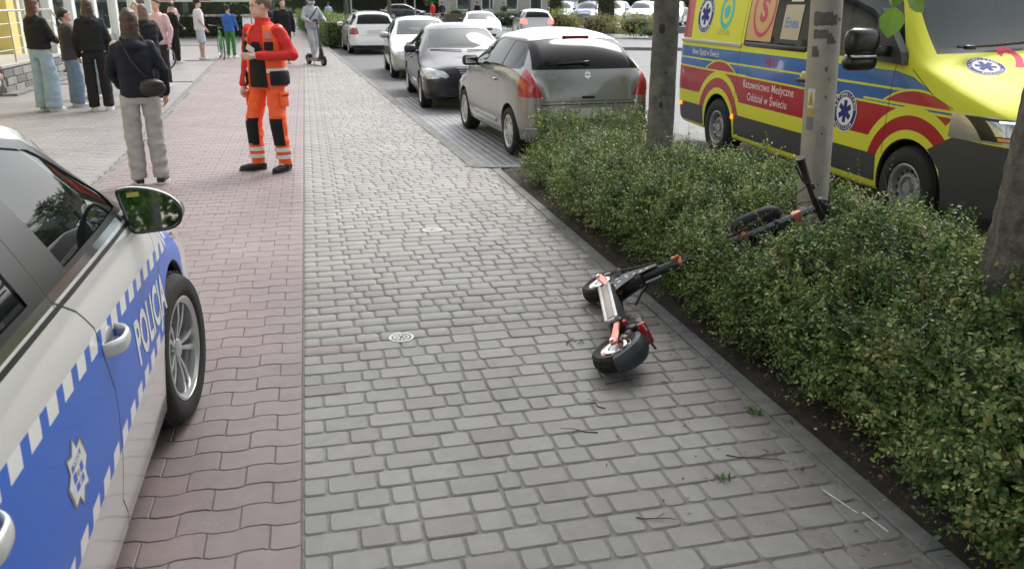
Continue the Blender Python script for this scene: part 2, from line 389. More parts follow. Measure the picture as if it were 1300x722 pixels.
# ================================================================== CAR BUILDER
def pchip(keys, xs):
    k = np.array(keys, float); x, y = k[:, 0], k[:, 1]; h = np.diff(x); d = np.diff(y)/h; m = np.zeros(len(x))
    for i in range(1, len(x)-1):
        if d[i-1]*d[i] > 0:
            w1, w2 = 2*h[i]+h[i-1], h[i]+2*h[i-1]; m[i] = (w1+w2)/(w1/d[i-1]+w2/d[i])
    m[0], m[-1] = d[0], d[-1]
    xs = np.clip(xs, x[0], x[-1]); i = np.clip(np.searchsorted(x, xs)-1, 0, len(x)-2)
    t = (xs-x[i])/h[i]; a = y[i]; b = y[i+1]
    return (2*t**3-3*t**2+1)*a+(t**3-2*t**2+t)*h[i]*m[i]+(-2*t**3+3*t**2)*b+(t**3-t**2)*h[i]*m[i+1]
class Shell:
    """half body (y>=0) lofted from keyed sections; x forward, rear axle at x=0; stamp() cuts panels, lamps and glass into it"""
    def __init__(s, L, xf, K, ns=64, paint=None):
        s.L, s.xf = L, xf; s.bm = bmesh.new(); s.K = K
        t = np.concatenate([[0, .012, .035, .07, .12, .18], np.linspace(.26, L-.26, ns), [L-.18, L-.12, L-.07, L-.035, L-.012, L]])
        g = {k: pchip(v, t) for k, v in K.items()}; rings = []
        for i, ss in enumerate(t):
            x = xf-ss; zb, zs, zr, zt, ws, wm, wb, wr = [g[k][i] for k in ('zb', 'zs', 'zr', 'zt', 'ws', 'wm', 'wb', 'wr')]
            zt = max(zt, zr+.004); mz = g['mz'][i] if 'mz' in g else .42
            P = [(0, zb), (ws*.5, zb), (ws-.1, zb), (ws-.02, zb+.008), (ws, zb+.04)]
            c0, c1, c2, c3 = (ws, zb+.04), (wm, zb+(zs-zb)*mz), (wm-.006, zb+(zs-zb)*.8), (wb, zs)
            for a, b, n in ((c0, c1, 4), (c1, c2, 4), (c2, c3, 4)):
                for q in range(1, n+1):
                    u = q/n; uu = u*u*(3-2*u) if a is c0 else u
                    P.append((a[0]+(b[0]-a[0])*(math.sin(u*math.pi/2) if a is c0 else (1-math.cos(u*math.pi/2) if a is c2 else u)), a[1]+(b[1]-a[1])*u))
            for q in range(1, 7):
                u = q/6; P.append((wb+(wr-wb)*u+.018*math.sin(u*math.pi), zs+(zr-zs)*u))
            for q in range(1, 11):
                u = 1-q/10; yy = wr*u; P.append((yy, zt-(zt-zr)*abs(u)**2.6))
            rings.append([s.bm.verts.new((x, yy, zz)) for yy, zz in P])
        n = len(rings[0])
        for i in range(len(rings)-1):
            for k in range(n-1):
                s.face((rings[i][k], rings[i+1][k], rings[i+1][k+1], rings[i][k+1]))
        for ring, fl in ((rings[0], 0), (rings[-1], 1)):       # end caps: strips to the centre line
            cols = [ring]
            for fr in (.66, .33, 0): cols.append([s.bm.verts.new((v.co.x, v.co.y*fr, v.co.z)) if v.co.y > 1e-5 else v for v in ring])
            for A, B in zip(cols[:-1], cols[1:]):
                for k in range(n-1):
                    q = (A[k], A[k+1], B[k+1], B[k]); s.face(q if not fl else q[::-1])
        bmesh.ops.remove_doubles(s.bm, verts=s.bm.verts, dist=1e-5)
        s.bm.normal_update()
        s.tl = s.bm.faces.layers.int.new('tag')
        b = s.bm.copy(); g2 = bmesh.ops.duplicate(b, geom=b.verts[:]+b.edges[:]+b.faces[:])
        nv = [v for v in g2['geom'] if isinstance(v, bmesh.types.BMVert)]; nf = [v for v in g2['geom'] if isinstance(v, bmesh.types.BMFace)]
        for v in nv: v.co.y *= -1
        bmesh.ops.reverse_faces(b, faces=nf); bmesh.ops.remove_doubles(b, verts=b.verts, dist=1e-5); b.normal_update()
        b.verts.ensure_lookup_table(); b.faces.ensure_lookup_table(); bmesh.ops.triangulate(b, faces=b.faces[:]); b.normal_update(); b.faces.ensure_lookup_table()
        s.base = b; s.bvh = BVHTree.FromBMesh(b); s.tags = {}; s.slots = [paint]
    def face(s, vs):
        u = []
        for v in vs:
            if v not in u: u.append(v)
        if len(u) < 3: return
        try: s.bm.faces.new(u)
        except ValueError: pass
    def nrm(s, co):
        p, n, i, d = s.bvh.find_nearest(co)
        if i is None: return Vector((0, 0, 1))
        f = s.base.faces[i]; a, b, c = [v.co for v in f.verts]
        from mathutils.geometry import barycentric_transform
        N = [v.normal for v in f.verts]
        r = barycentric_transform(p, a, b, c, N[0], N[1], N[2])
        return r.normalized() if r.length > 1e-6 else n
    def stamp(s, poly, m, proj='side', name=None, rng=None, ny=None, off=0., nx=None, only=None):
        ax = {'side': (0, 2, 1), 'front': (1, 2, 0), 'top': (0, 1, 2)}[proj]; a, b, c = ax
        lo = (min(p[0] for p in poly), min(p[1] for p in poly)); hi = (max(p[0] for p in poly), max(p[1] for p in poly))
        F = []
        for f in s.bm.faces:
            A = [v.co[a] for v in f.verts]; B = [v.co[b] for v in f.verts]
            if max(A) < lo[0] or min(A) > hi[0] or max(B) < lo[1] or min(B) > hi[1]: continue
            if rng:
                Cc = [v.co[c] for v in f.verts]
                if max(Cc) < rng[0] or min(Cc) > rng[1]: continue
            if ny is not None and abs(f.normal.y) < ny: continue
            if nx is not None and abs(f.normal.x) < nx: continue
            if only is not None and f[s.tl] not in only: continue
            F.append(f)
        def cut(co, no):
            nonlocal F
            if not F: return
            g = set(F)
            for f in F: g.update(f.edges); g.update(f.verts)
            r = bmesh.ops.bisect_plane(s.bm, geom=list(g), dist=1e-5, plane_co=co, plane_no=no)
            F = [q for q in r['geom'] if isinstance(q, bmesh.types.BMFace)]
        n = len(poly)
        for i in range(n):
            p, q = poly[i], poly[(i+1) % n]; d = (q[0]-p[0], q[1]-p[1])
            if abs(d[0])+abs(d[1]) < 1e-6: continue
            co = [0, 0, 0]; no = [0, 0, 0]; co[a], co[b] = p; no[a], no[b] = -d[1], d[0]; cut(co, no)
        if rng:
            for h in rng:
                co = [0, 0, 0]; no = [0, 0, 0]; co[c] = h; no[c] = 1; cut(co, no)
        def inside(x, y):
            w = False; j = n-1
            for i in range(n):
                xi, yi = poly[i]; xj, yj = poly[j]
                if (yi > y) != (yj > y) and x < (xj-xi)*(y-yi)/(yj-yi)+xi: w = not w
                j = i
            return w
        got = []
        if name is not None and name not in s.tags: s.tags[name] = (len(s.tags)+1, m, off)
        mi = s.slot(m) if m is not None else 0
        for f in F:
            if not f.is_valid: continue
            ce = f.calc_center_median()
            if rng and not (rng[0] <= ce[c] <= rng[1]): continue
            if inside(ce[a], ce[b]):
                if m is None: got.append(f); continue
                f.material_index = mi
                if name is not None: f[s.tl] = s.tags[name][0]
                got.append(f)
        if m is None: bmesh.ops.delete(s.bm, geom=got, context='FACES'); return
        return got
    def slot(s, m):
        if m not in s.slots: s.slots.append(m)
        return s.slots.index(m)
    def gap(s, pts, proj='side', w=.006, **k):
        """shut line along a polyline, the dark of the gap painted on"""
        for p, q in zip(pts[:-1], pts[1:]):
            d = Vector((q[0]-p[0], q[1]-p[1])).normalized(); n = Vector((-d.y, d.x))*w/2; e = d*w*.3
            s.stamp([(p[0]+n.x-e.x, p[1]+n.y-e.y), (q[0]+n.x+e.x, q[1]+n.y+e.y), (q[0]-n.x+e.x, q[1]-n.y+e.y), (p[0]-n.x-e.x, p[1]-n.y-e.y)], m_gap, proj, **k)
    def arch(s, x, z, r, depth=.30, seg=22, parent=None):
        poly = [(x+r*math.cos(t), z+r*math.sin(t)) for t in [2*math.pi*i/(seg*2) for i in range(seg*2)]]
        ys = []
        for i in range(seg+5):
            t = math.pi*(i-2)/seg
            h = s.bvh.ray_cast(Vector((x+(r+.003)*math.cos(t), 2, z+(r+.003)*math.sin(t))), Vector((0, -1, 0)))
            ys.append((t, h[0].y if h[0] else None))
        s.stamp(poly, None, 'side', rng=(.35, 2))
        for sg in (1, -1):
            L = [(t, y) for t, y in ys if y]
            rows = []; parent_bm = bmesh.new()
            for (t, y) in L:
                c, d = math.cos(t), math.sin(t)
                rows.append([parent_bm.verts.new((x+q*c, sg*(y-o), z+q*d)) for q, o in ((r+.004, .0), (r-.006, .003), (r-.012, .02), (r+.03, .06), (r+.03, depth), (.02, depth))])
            for i in range(len(rows)-1):
                for k in range(5): parent_bm.faces.new((rows[i][k], rows[i+1][k], rows[i+1][k+1], rows[i][k+1])) if sg > 0 else parent_bm.faces.new((rows[i][k], rows[i][k+1], rows[i+1][k+1], rows[i+1][k]))
            bobj('wheel_housing', parent_bm, m_dark, parent, True)
    def build(s, paint, parent, body_name='body', split=()):
        bm = s.bm; pi = s.slot(paint)
        # untouched faces use index 0 -> remap
        g = bmesh.ops.duplicate(bm, geom=bm.verts[:]+bm.edges[:]+bm.faces[:]); nf = [v for v in g['geom'] if isinstance(v, bmesh.types.BMFace)]
        for v in g['geom']:
            if isinstance(v, bmesh.types.BMVert): v.co.y *= -1
        bmesh.ops.reverse_faces(bm, faces=nf); bmesh.ops.remove_doubles(bm, verts=bm.verts, dist=2e-5)
        groups = {}
        for f in bm.faces:
            t = f[s.tl]; nm = None
            for k, (i, m, off) in s.tags.items():
                if i == t: nm = k
            side = 0
            if nm and nm in split: side = 1 if f.calc_center_median().y > 0 else -1
            groups.setdefault((nm, side), []).append(f)
        out = {}
        for (nm, side), fs in groups.items():
            off = s.tags[nm][2] if nm else 0.
            idx = {}; V = []; FF = []; MI = []
            for f in fs:
                q = []
                for v in f.verts:
                    if v not in idx: idx[v] = len(V); V.append(v.co.copy())
                    q.append(idx[v])
                FF.append(q); MI.append(f.material_index)
            N = [s.nrm(p) for p in V]
            V = [p+n*off for p, n in zip(V, N)] if off else V
            me = bpy.data.meshes.new(nm or body_name); me.from_pydata([tuple(p) for p in V], [], FF)
            used = sorted(set(MI)); 
            for u in used: me.materials.append(s.slots[u])
            me.polygons.foreach_set('material_index', [used.index(m) for m in MI])
            me.polygons.foreach_set('use_smooth', [True]*len(FF)); me.update()
            me.normals_split_custom_set_from_vertices([tuple(n) for n in N])
            o = bpy.data.objects.new((nm or body_name).split('__')[0], me); COL.objects.link(o); o.parent = parent
            out[(nm, side)] = o
        bm.free(); return out
def inset(poly, d):
    """shrink a polygon by d"""
    n = len(poly); A = sum(poly[i][0]*poly[(i+1) % n][1]-poly[(i+1) % n][0]*poly[i][1] for i in range(n)); sg = 1 if A > 0 else -1; out = []
    for i in range(n):
        p0, p1, p2 = Vector(poly[i-1]), Vector(poly[i]), Vector(poly[(i+1) % n])
        d1 = (p1-p0).normalized(); d2 = (p2-p1).normalized(); n1 = Vector((-d1.y, d1.x))*sg; n2 = Vector((-d2.y, d2.x))*sg
        b = (n1+n2); L = b.length
        if L < 1e-4: out.append(tuple(p1+n1*d)); continue
        b /= L; out.append(tuple(p1+b*(d/max(.35, b.dot(n1)))))
    return out
def decal(name, me, S, x0, z0, m, parent, off=.002, way='right', step=.04):
    """lay flat print onto the curved body"""
    bm = bmesh.new(); bm.from_mesh(me)
    for a in (0, 1):
        lo = min(v.co[a] for v in bm.verts); hi = max(v.co[a] for v in bm.verts); k = math.ceil((lo+1e-4)/step)
        while k*step < hi:
            co = [0, 0, 0]; no = [0, 0, 0]; co[a] = k*step; no[a] = 1
            bmesh.ops.bisect_plane(bm, geom=bm.verts[:]+bm.edges[:]+bm.faces[:], plane_co=co, plane_no=no); k += 1
    for v in bm.verts:
        a, b, h = v.co
        if way == 'right': o, d = Vector((x0+a, -3, z0+b)), Vector((0, 1, 0))
        elif way == 'hood': o, d = Vector((x0-b, z0+a, 5)), Vector((0, 0, -1))
        elif way == 'front': o, d = Vector((12, x0+a, z0+b)), Vector((-1, 0, 0))
        elif way == 'rear': o, d = Vector((-5, x0-a, z0+b)), Vector((1, 0, 0))
        hit = S.bvh.ray_cast(o, d)
        if hit[0] is None: v.co = o+d*3; continue
        n = hit[1] if hit[1].dot(d) < 0 else -hit[1]
        v.co = hit[0]+n*(off+h)
    return bobj(name, bm, m, parent)
def text_me(s, size, sx=1., bold=0., spacing=1., align='CENTER'):
    cu = bpy.data.curves.new('t', 'FONT'); cu.body = s; cu.size = size; cu.align_x = align; cu.align_y = 'CENTER'; cu.offset = bold; cu.space_character = spacing; cu.resolution_u = 3
    t = bpy.data.objects.new('t', cu); COL.objects.link(t); dg = bpy.context.evaluated_depsgraph_get(); me = bpy.data.meshes.new_from_object(t.evaluated_get(dg)); bpy.data.objects.remove(t)
    me.transform(Matrix.Diagonal((sx, 1, 1, 1))); return me
def poly_me(polys, h=0.):
    bm = bmesh.new()
    for P in polys: bm.faces.new([bm.verts.new((x, y, h)) for x, y in P])
    bmesh.ops.triangulate(bm, faces=bm.faces[:]); bmesh.ops.recalc_face_normals(bm, faces=bm.faces[:])
    me = bpy.data.meshes.new('p'); bm.to_mesh(me); bm.free(); return me
def disc(r, n=28, cx=0, cy=0, ry=None): return [(cx+r*math.cos(2*math.pi*i/n), cy+(ry or r)*math.sin(2*math.pi*i/n)) for i in range(n)]
def ring_polys(r0, r1, n=32, cx=0, cy=0, k=1.):
    o = []
    for i in range(n):
        a, b = 2*math.pi*i/n, 2*math.pi*(i+1)/n
        o.append([(cx+r0*math.cos(a), cy+k*r0*math.sin(a)), (cx+r1*math.cos(a), cy+k*r1*math.sin(a)), (cx+r1*math.cos(b), cy+k*r1*math.sin(b)), (cx+r0*math.cos(b), cy+k*r0*math.sin(b))])
    return o
def arc_text(s, r, size, a0, a1):
    bm = bmesh.new()
    for i, ch in enumerate(s):
        if ch == ' ': continue
        a = a0+(a1-a0)*i/(len(s)-1); me = text_me(ch, size, bold=.001)
        me.transform(Matrix.Rotation(a-math.pi/2, 4, 'Z') @ Matrix.Translation((0, r, 0)) if True else Matrix()); bm.from_mesh(me)
    me = bpy.data.meshes.new('a'); bm.to_mesh(me); bm.free(); return me
m_gap = mat('shut_line', (.02, .02, .02), .8)  # dark of the panel gaps, painted on instead of cut open
m_blk = mat('black_trim', (.014, .014, .015), .3, var=.1)
m_plas = mat('grey_black_plastic', (.022, .022, .024), .55, var=.15, scale=30)
m_tyre = mat('tyre_rubber', (.015, .015, .015), .8, var=.3, scale=30, bump=.4, bscale=120)
m_rim = mat('alloy', (.62, .63, .64), .28, .85)
m_steel = mat('steel_rim', (.45, .46, .47), .4, .6, var=.1)
m_dark = mat('dark_interior', (.03, .03, .032), .8)
m_seat = mat('seat_cloth', (.06, .06, .065), .9)
m_chr = mat('chrome', (.75, .76, .77), .12, 1.)
m_red_l = mat('tail_lamp_red', (.45, .012, .02), .15, coat=1., col2=(.25, .005, .01), scale=25)
m_clear_l = mat('lamp_clear', (.75, .78, .8), .1, .35, coat=1., col2=(.35, .37, .4), scale=14)
m_amber = mat('amber_lens', (.9, .28, .03), .25, coat=.6)
m_glass = glass_mat('car_glass', (.66, .76, .73), .18)
m_wind = glass_mat('windscreen_glass', (.62, .74, .76), .45, .03, 1.42, .20)  # pale diffuse share stands in for sky reflected in the screens
m_glass_dk = glass_mat('privacy_glass', (.12, .135, .15), .75, .02, 1.38)
m_plate = mat('plate_white', (.75, .75, .73), .4)
def wheel_mesh(r, w, style):
    """two meshes: tyre and rim, axis Y, outer face at +Y"""
    bm = bmesh.new(); ri = r*(.70 if style != 'steel' else .60); h = w/2
    lathe(bm, [(ri-.01, -h*.9), (ri+.01, -h), (r*.9, -h*1.02), (r-.018, -h*.9), (r-.003, -h*.6), (r, 0), (r-.003, h*.6), (r-.018, h*.9), (r*.9, h*1.02), (ri+.02, h*1.0), (ri+.008, h*.97), (ri-.006, h*.86)], (0, 0, 0), seg=40)
    # tread blocks
    for k in range(48):
        t = 2*math.pi*k/48
        for yy in (-h*.45, -.0, h*.45):
            box(bm, (math.sin(t+yy)*(r+.0005), yy, math.cos(t+yy)*(r+.0005)), (.028*r/.31, w*.2, .007), Matrix.Rotation(t+yy, 3, 'Y'))
    ty = bpy.data.meshes.new('tyre'); bm.to_mesh(ty); bm.free(); ty.materials.append(m_tyre)
    bm = bmesh.new()
    # barrel + back disc dark
    lathe(bm, [(ri-.004, h*.93), (ri-.012, h*.95), (ri-.02, h*.80), (ri-.028, h*.3), (ri-.03, -h*.6)], (0, 0, 0), seg=40, mi=0)
    lathe(bm, [(ri-.03, -h*.5), (.01, -h*.5)], (0, 0, 0), seg=24, mi=1)
    lathe(bm, [(.10, -h*.3), (.12, h*.0), (.0, h*.0)], (0, 0, 0), seg=20, mi=1)     # brake disc
    R0 = ri-.02
    def spoke(ang, a0, a1, y0, y1, w0, w1, th=.022):
        c = Vector((math.sin(ang), 0, math.cos(ang))); t = Vector((math.cos(ang), 0, -math.sin(ang)))
        P = []
        for rad, yy, ww in ((a0, y0, w0), ((a0+a1)/2, (y0+y1)/2+.006, (w0+w1)/2*.92), (a1, y1, w1)):
            P.append([bm.verts.new(c*rad+t*(ww*k)+Vector((0, yy-abs(k)*.016*(ww/.04), 0))) for k in (-.5, -.3, .3, .5)]+[bm.verts.new(c*rad+t*(ww*k)+Vector((0, yy-th-.012, 0))) for k in (.5, -.5)])
        for A, B in zip(P[:-1], P[1:]):
            for i in range(6): bm.faces.new((A[i], A[(i+1) % 6], B[(i+1) % 6], B[i]))
        bm.faces.new(P[-1]); bm.faces.new(P[0][::-1])
    yo = h*.9
    if style == 'alloy5':
        for k in range(5):
            a = 2*math.pi*k/5+.3
            for d in (-.19, .19): spoke(a+d, .03, R0, yo-.030, yo-.012, .014, .030)
        lathe(bm, [(R0+.012, yo), (R0+.004, yo+.004), (R0-.012, yo-.006), (R0-.014, yo-.04)], (0, 0, 0), seg=40, mi=0)
        lathe(bm, [(.042, yo-.045), (.04, yo-.022), (.02, yo-.016), (.0, yo-.015)], (0, 0, 0), seg=20, mi=0)
    elif style in ('alloy7', 'alloy10'):
        n = 7 if style == 'alloy7' else 10
        for k in range(n): spoke(2*math.pi*k/n, .03, R0, yo-.02, yo-.012, .035, .05 if n == 7 else .034)
        lathe(bm, [(R0+.012, yo), (R0-.012, yo-.006), (R0-.014, yo-.04)], (0, 0, 0), seg=40, mi=0)
        lathe(bm, [(.06, yo-.04), (.055, yo-.016), (.0, yo-.01)], (0, 0, 0), seg=20, mi=0)
    elif style == 'cover':
        for k in range(9): spoke(2*math.pi*k/9, .05, R0+.004, yo-.01, yo-.004, .045, .07, .01)
        lathe(bm, [(R0+.014, yo), (R0-.014, yo-.002), (R0-.016, yo-.02)], (0, 0, 0), seg=40, mi=0)
        lathe(bm, [(.09, yo-.03), (.085, yo-.006), (.04, yo-.001), (.0, yo)], (0, 0, 0), seg=20, mi=0)
    elif style == 'steel':
        lathe(bm, [(R0+.015, yo), (R0-.005, yo-.005), (R0-.015, yo-.06), (R0-.04, yo-.075), (R0*.62, yo-.03), (R0*.5, yo-.028), (R0*.46, yo-.06), (.05, yo-.06), (.048, yo-.02), (0, yo-.02)], (0, 0, 0), seg=40, mi=0)
        for k in range(14):
            t = 2*math.pi*k/14; c = Vector((math.sin(t)*(R0*.76), yo-.047, math.cos(t)*R0*.76)); cone(bm, c, c+Vector((0, .012, 0)), .016, .016, 10, mi=1)
        for k in range(6):
            t = 2*math.pi*k/6; c = Vector((math.sin(t)*R0*.36, yo-.06, math.cos(t)*R0*.36)); cone(bm, c, c+Vector((0, .014, 0)), .011, .011, 6, mi=2)
    rm = bpy.data.meshes.new('rim'); bm.normal_update(); bm.to_mesh(rm); bm.free(); smooth_me(rm, 38)
    for m in (m_rim if style != 'steel' else m_steel, m_dark, m_steel): rm.materials.append(m)
    return ty, rm
WM = {}
def wheel(parent, x, y, z, r=.31, w=.205, style='alloy7', steer=0., side=None):
    k = (r, w, style)
    if k not in WM: WM[k] = wheel_mesh(*k)
    e = empty('wheel', loc=(x, y, z)); e.parent = parent; sd = side or (1 if y > 0 else -1)
    e.rotation_euler = (0, random.random()*1.2, steer+(0 if sd > 0 else math.pi)); 
    for nm, me in zip(('tyre', 'rim'), WM[k]):
        o = bpy.data.objects.new(nm, me); COL.objects.link(o); o.parent = e
    return e
def spec(L, W, H, kind='hatch', wb=2.55, oh=.85, gc=.19, cowl=None, hood=(.70, .96), belt=(.92, 1.0), rs=None, re=None, nose=.72):
    w = W/2; cowl = cowl or oh+.30; r0 = rs or cowl+.78; r1 = re or {'hatch': L-.62, 'wagon': L-.42, 'sedan': L-1.55}[kind]
    tail = {'hatch': [(L-.22, belt[1]+.16), (L-.10, belt[1]-.02), (L, gc+.28)], 'wagon': [(L-.20, belt[1]+.2), (L-.09, belt[1]-.02), (L, gc+.28)], 'sedan': [(L-.98, belt[1]+.10), (L-.72, belt[1]+.07), (L-.12, belt[1]+.02), (L-.04, belt[1]-.1), (L, gc+.28)]}[kind]
    zt = [(0, nose-.12), (.03, nose-.03), (.10, nose+.03), (.35, hood[0]+.09), (.8, (hood[0]+hood[1])/2+.06), (cowl, hood[1]+.03), (cowl+.12, hood[1]+.11), (r0-.1, H-.09), (r0+.15, H-.025), ((r0+r1)/2-.1, H), (r1, H-.075)]+tail
    zr = [(0, nose-.16), (.03, nose-.08), (.10, nose-.02), (.35, hood[0]+.02), (.8, (hood[0]+hood[1])/2-.01), (cowl-.12, hood[1]-.045), (cowl+.12, hood[1]+.07), (r0-.05, H-.16), (r0+.2, H-.10), ((r0+r1)/2, H-.07), (r1, H-.14)]+[(a, b-.03) for a, b in tail]
    zs = [(0, nose-.2), (.10, nose-.07), (.35, hood[0]-.02), (.8, (hood[0]+hood[1])/2-.05), (cowl, belt[0]), ((r0+r1)/2, (belt[0]+belt[1])/2), (L-.45, belt[1]), (L-.12, belt[1]-.03), (L-.03, belt[1]-.14), (L, gc+.24)]
    wr = [(0, w*.60), (.1, w*.66), (.4, w*.74), (cowl-.1, w*.83), (cowl+.1, w*.82), (r0, w*.68), (r1, w*.66), (L-.22, w*.66 if kind != 'sedan' else w*.8), (L, w*.6)]
    if kind == 'sedan': wr = [(0, w*.60), (.1, w*.66), (.4, w*.74), (cowl-.1, w*.83), (cowl+.1, w*.82), (r0, w*.68), (r1, w*.64), (L-1.0, w*.74), (L-.7, w*.82), (L-.2, w*.8), (L, w*.62)]
    wb_ = [(0, w*.66), (.035, w*.74), (.12, w*.83), (.4, w*.93), (.9, w*.965), (2, w*.975), (L-.9, w*.965), (L-.35, w*.91), (L-.10, w*.83), (L-.02, w*.74), (L, w*.66)]
    wm = [(0, w*.72), (.035, w*.82), (.12, w*.91), (.35, w*.975), (.8, w), (L-.8, w), (L-.3, w*.975), (L-.1, w*.92), (L-.03, w*.84), (L, w*.76)]
    return dict(zt=zt, zr=zr, zs=zs, zb=[(0, gc+.06), (.3, gc), (L-.3, gc+.02), (L, gc+.1)], ws=[(a, b-.035) for a, b in wm], wm=wm, wb=wb_, wr=wr, mz=[(0, .42), (L, .42)])
def interior(parent, xf, cowl, r1, w, floor=.32, seat_z=.5, wheel_side=1, ang=0):
    bm = bmesh.new(); box(bm, ((xf-cowl+xf-r1)/2, 0, floor), ((r1-cowl), w*1.6, .05)); box(bm, (xf-cowl-.02, 0, .62), (.12, w*1.55, .5), bev=.04)
    box(bm, (xf-cowl-.25, 0, .80), (.42, w*1.5, .16), bev=.05); box(bm, (xf-cowl-.7, 0, .48), (.9, .2, .22), bev=.04); box(bm, (xf-r1-.05, 0, .6), (.1, w*1.5, .5)); bobj('dashboard', bm, m_dark, parent, True)
    for sx, ys in ((xf-cowl-1.05, (.36, -.36)), (xf-cowl-1.85, (.36, -.36))):
        for yy in ys:
            bm = bmesh.new(); box(bm, (sx+.12, yy*w/.85, .48), (.5, .48, .16), bev=.06); box(bm, (sx-.18, yy*w/.85, .82), (.14, .46, .62), Matrix.Rotation(-.22, 3, 'Y'), bev=.06); box(bm, (sx-.28, yy*w/.85, 1.19), (.10, .26, .16), Matrix.Rotation(-.15, 3, 'Y'), bev=.04)
            bobj('seat', bm, m_seat, parent, True)
    bm = bmesh.new(); a = Matrix.Rotation(-.45, 3, 'Y'); c = Vector((xf-cowl-.5, wheel_side*.36*w/.85, .86))
    tube(bm, [c+a@Vector((0, .185*math.cos(t), .185*math.sin(t))) for t in np.linspace(0, 2*math.pi, 24, endpoint=False)], .016, 8, closed=True)
    box(bm, c, (.04, .14, .1), a, bev=.02); box(bm, c, (.02, .35, .035), a); bobj('steering_wheel', bm, m_dark, parent, True)
def mirror(parent, x, y, z, sg, paint, glass_back=True, s=1., name='door_mirror'):
    bm = bmesh.new(); e = empty(name, loc=(x, y*sg, z)); e.parent = parent
    box(bm, (0, .12*sg*s, 0), (.10*s, .22*s, .14*s), bev=.045*s); 
    bobj('housing', bm, paint, e, True, 60)
    bm = bmesh.new(); box(bm, (.01, -.01*sg, -.05), (.07, .09, .045), bev=.012); bobj('arm', bm, m_blk, e, True)
    bm = bmesh.new(); box(bm, (-.052*s, .12*sg*s, 0), (.006, .145*s, .08*s), bev=.003); bobj('mirror_glass', bm, mat('mirror_silver', (.55, .6, .6), .02, 1.), e)
    return e
def plate_box(parent, x, z, sgx, txt=None, w=.52, h=.114, m=None):
    bm = bmesh.new(); box(bm, (x, 0, z), (.012, w, h), bev=.003); return bobj('number_plate', bm, m or m_plate, parent)
def simple_car(name, label, cat, loc, rz, kind, L, W, H, wb, oh, paint, style='alloy7', group=None, glass=None, tail='box', low=False, wr=.31, lamps_on=False, sill=None, detail=True, opts={}):
    """generic full car, used for those seen at a distance"""
    e = empty(name, label, cat, loc, rz, group); xf = wb+oh
    K = spec(L, W, H, kind, wb, oh, **{k: v for k, v in opts.items() if k in ('gc', 'cowl', 'hood', 'belt', 'rs', 're', 'nose')}); S = Shell(L, xf, K, 44 if detail else 26, paint); g = glass or m_glass
    w = W/2; cowl = oh+.30; r0 = cowl+.78; belt = (opts.get('belt') or (.92, 1.0)); gc = opts.get('gc', .19)
    r1 = {'hatch': L-.62, 'wagon': L-.42, 'sedan': L-1.55}[kind]
    X = lambda s: xf-s
    zb = lambda s: belt[0]+(belt[1]-belt[0])*min(1, max(0, (s-cowl)/(L-.45-cowl)))
    S.arch(0, wr, wr+.045, parent=e); S.arch(wb, wr, wr+.045, parent=e)
    # side glass: black surround, then panes
    bp = (r0+r1)/2-.02 if kind != 'sedan' else r0+.62
    if opts.get('doors') == 3: bp = r0+.85
    back = r1+.16 if kind == 'hatch' else (r1+.02 if kind == 'wagon' else r1+.28)
    sur = [(X(cowl+.17), zb(cowl)+.03), (X(r0-.02), H-.185), (X(r0+.3), H-.115), (X(r1-.1), H-.125), (X(r1+.10), H-.19), (X(back+.14), zb(back)+.06), (X(back+.1), zb(back)+.02)]
    S.stamp(sur, m_blk, 'side', ny=.2)
    top = lambda s: np.interp(s, [cowl+.22, r0+.02, r0+.3, r1-.1, r1+.06, back+.08], [zb(cowl)+.06, H-.205, H-.14, H-.15, H-.21, zb(back)+.08])
    def pane(a, b, nm):
        ss = sorted([a, b]+[q for q in (r0+.02, r0+.3, r1-.1, r1+.06) if a < q < b])
        P = [(X(q), top(q)) for q in ss]+[(X(b), zb(b)+.035)]+[(X(a), zb(a)+.035)]
        S.stamp(P, g if a < bp else (glass or g), 'side', nm, ny=.2, off=-.004)
    pane(cowl+.25, bp-.03, 'side_window')
    if kind == 'wagon': pane(bp+.03, r1-.55, 'side_window__b'); pane(r1-.50, r1+.05, 'side_window__c')
    else: pane(bp+.03, min(back, r1+.12), 'side_window__b')
    # windscreen / rear screen by front projection
    cw = w*.80
    S.stamp([(-.1, opts.get('hood', (.7, .96))[1]+.055), (w*.76, opts.get('hood', (.7, .96))[1]+.06), (w*.625, H-.125), (w*.4, H-.10), (-.1, H-.095)], m_wind, 'front', 'windscreen', rng=(X(r0+.25), X(cowl-.1)), off=-.003)
    zrw = belt[1]+.07
    if kind == 'sedan': S.stamp([(-.1, zrw+.07), (w*.66, zrw+.05), (w*.58, H-.16), (-.1, H-.13)], g, 'front', 'rear_window', rng=(X(L-.9), X(r1-.1)), off=-.003)
    else: k_ = opts.get('rw', .70); S.stamp([(-.1, zrw-.05 if k_ > .7 else zrw-.02), (w*k_, zrw-.05 if k_ > .7 else zrw-.02), (w*(k_-.10), H-.145), (w*.4, H-.115), (-.1, H-.10)], glass or g, 'front', 'rear_window', rng=(X(L+.1), X(r1-.05)), off=-.003)
    # lamps
    n0 = opts.get('nose', .72)
    hl = opts.get('head') or [(w*.50, n0-.13), (w*.62, n0-.17), (w*1.1, n0-.10), (w*1.1, n0+.06), (w*.6, n0+.0)]
    S.stamp(hl, m_clear_l, 'front', 'headlight', rng=(X(.62), X(-.1)), off=.002)
    tl = opts.get('tail') or ([(w*.62, belt[1]-.26), (w*1.1, belt[1]-.24), (w*1.1, belt[1]-.02), (w*.62, belt[1]-.04)] if tail == 'box' else [(w*.72, belt[1]-.3), (w*1.1, belt[1]-.3), (w*1.1, belt[1]+.05), (w*.78, belt[1]+.05)])
    ml = m_red_l if not lamps_on else mat('tail_lamp_lit', (.8, .05, .05), .3, emit=(1, .06, .05), estr=3.)
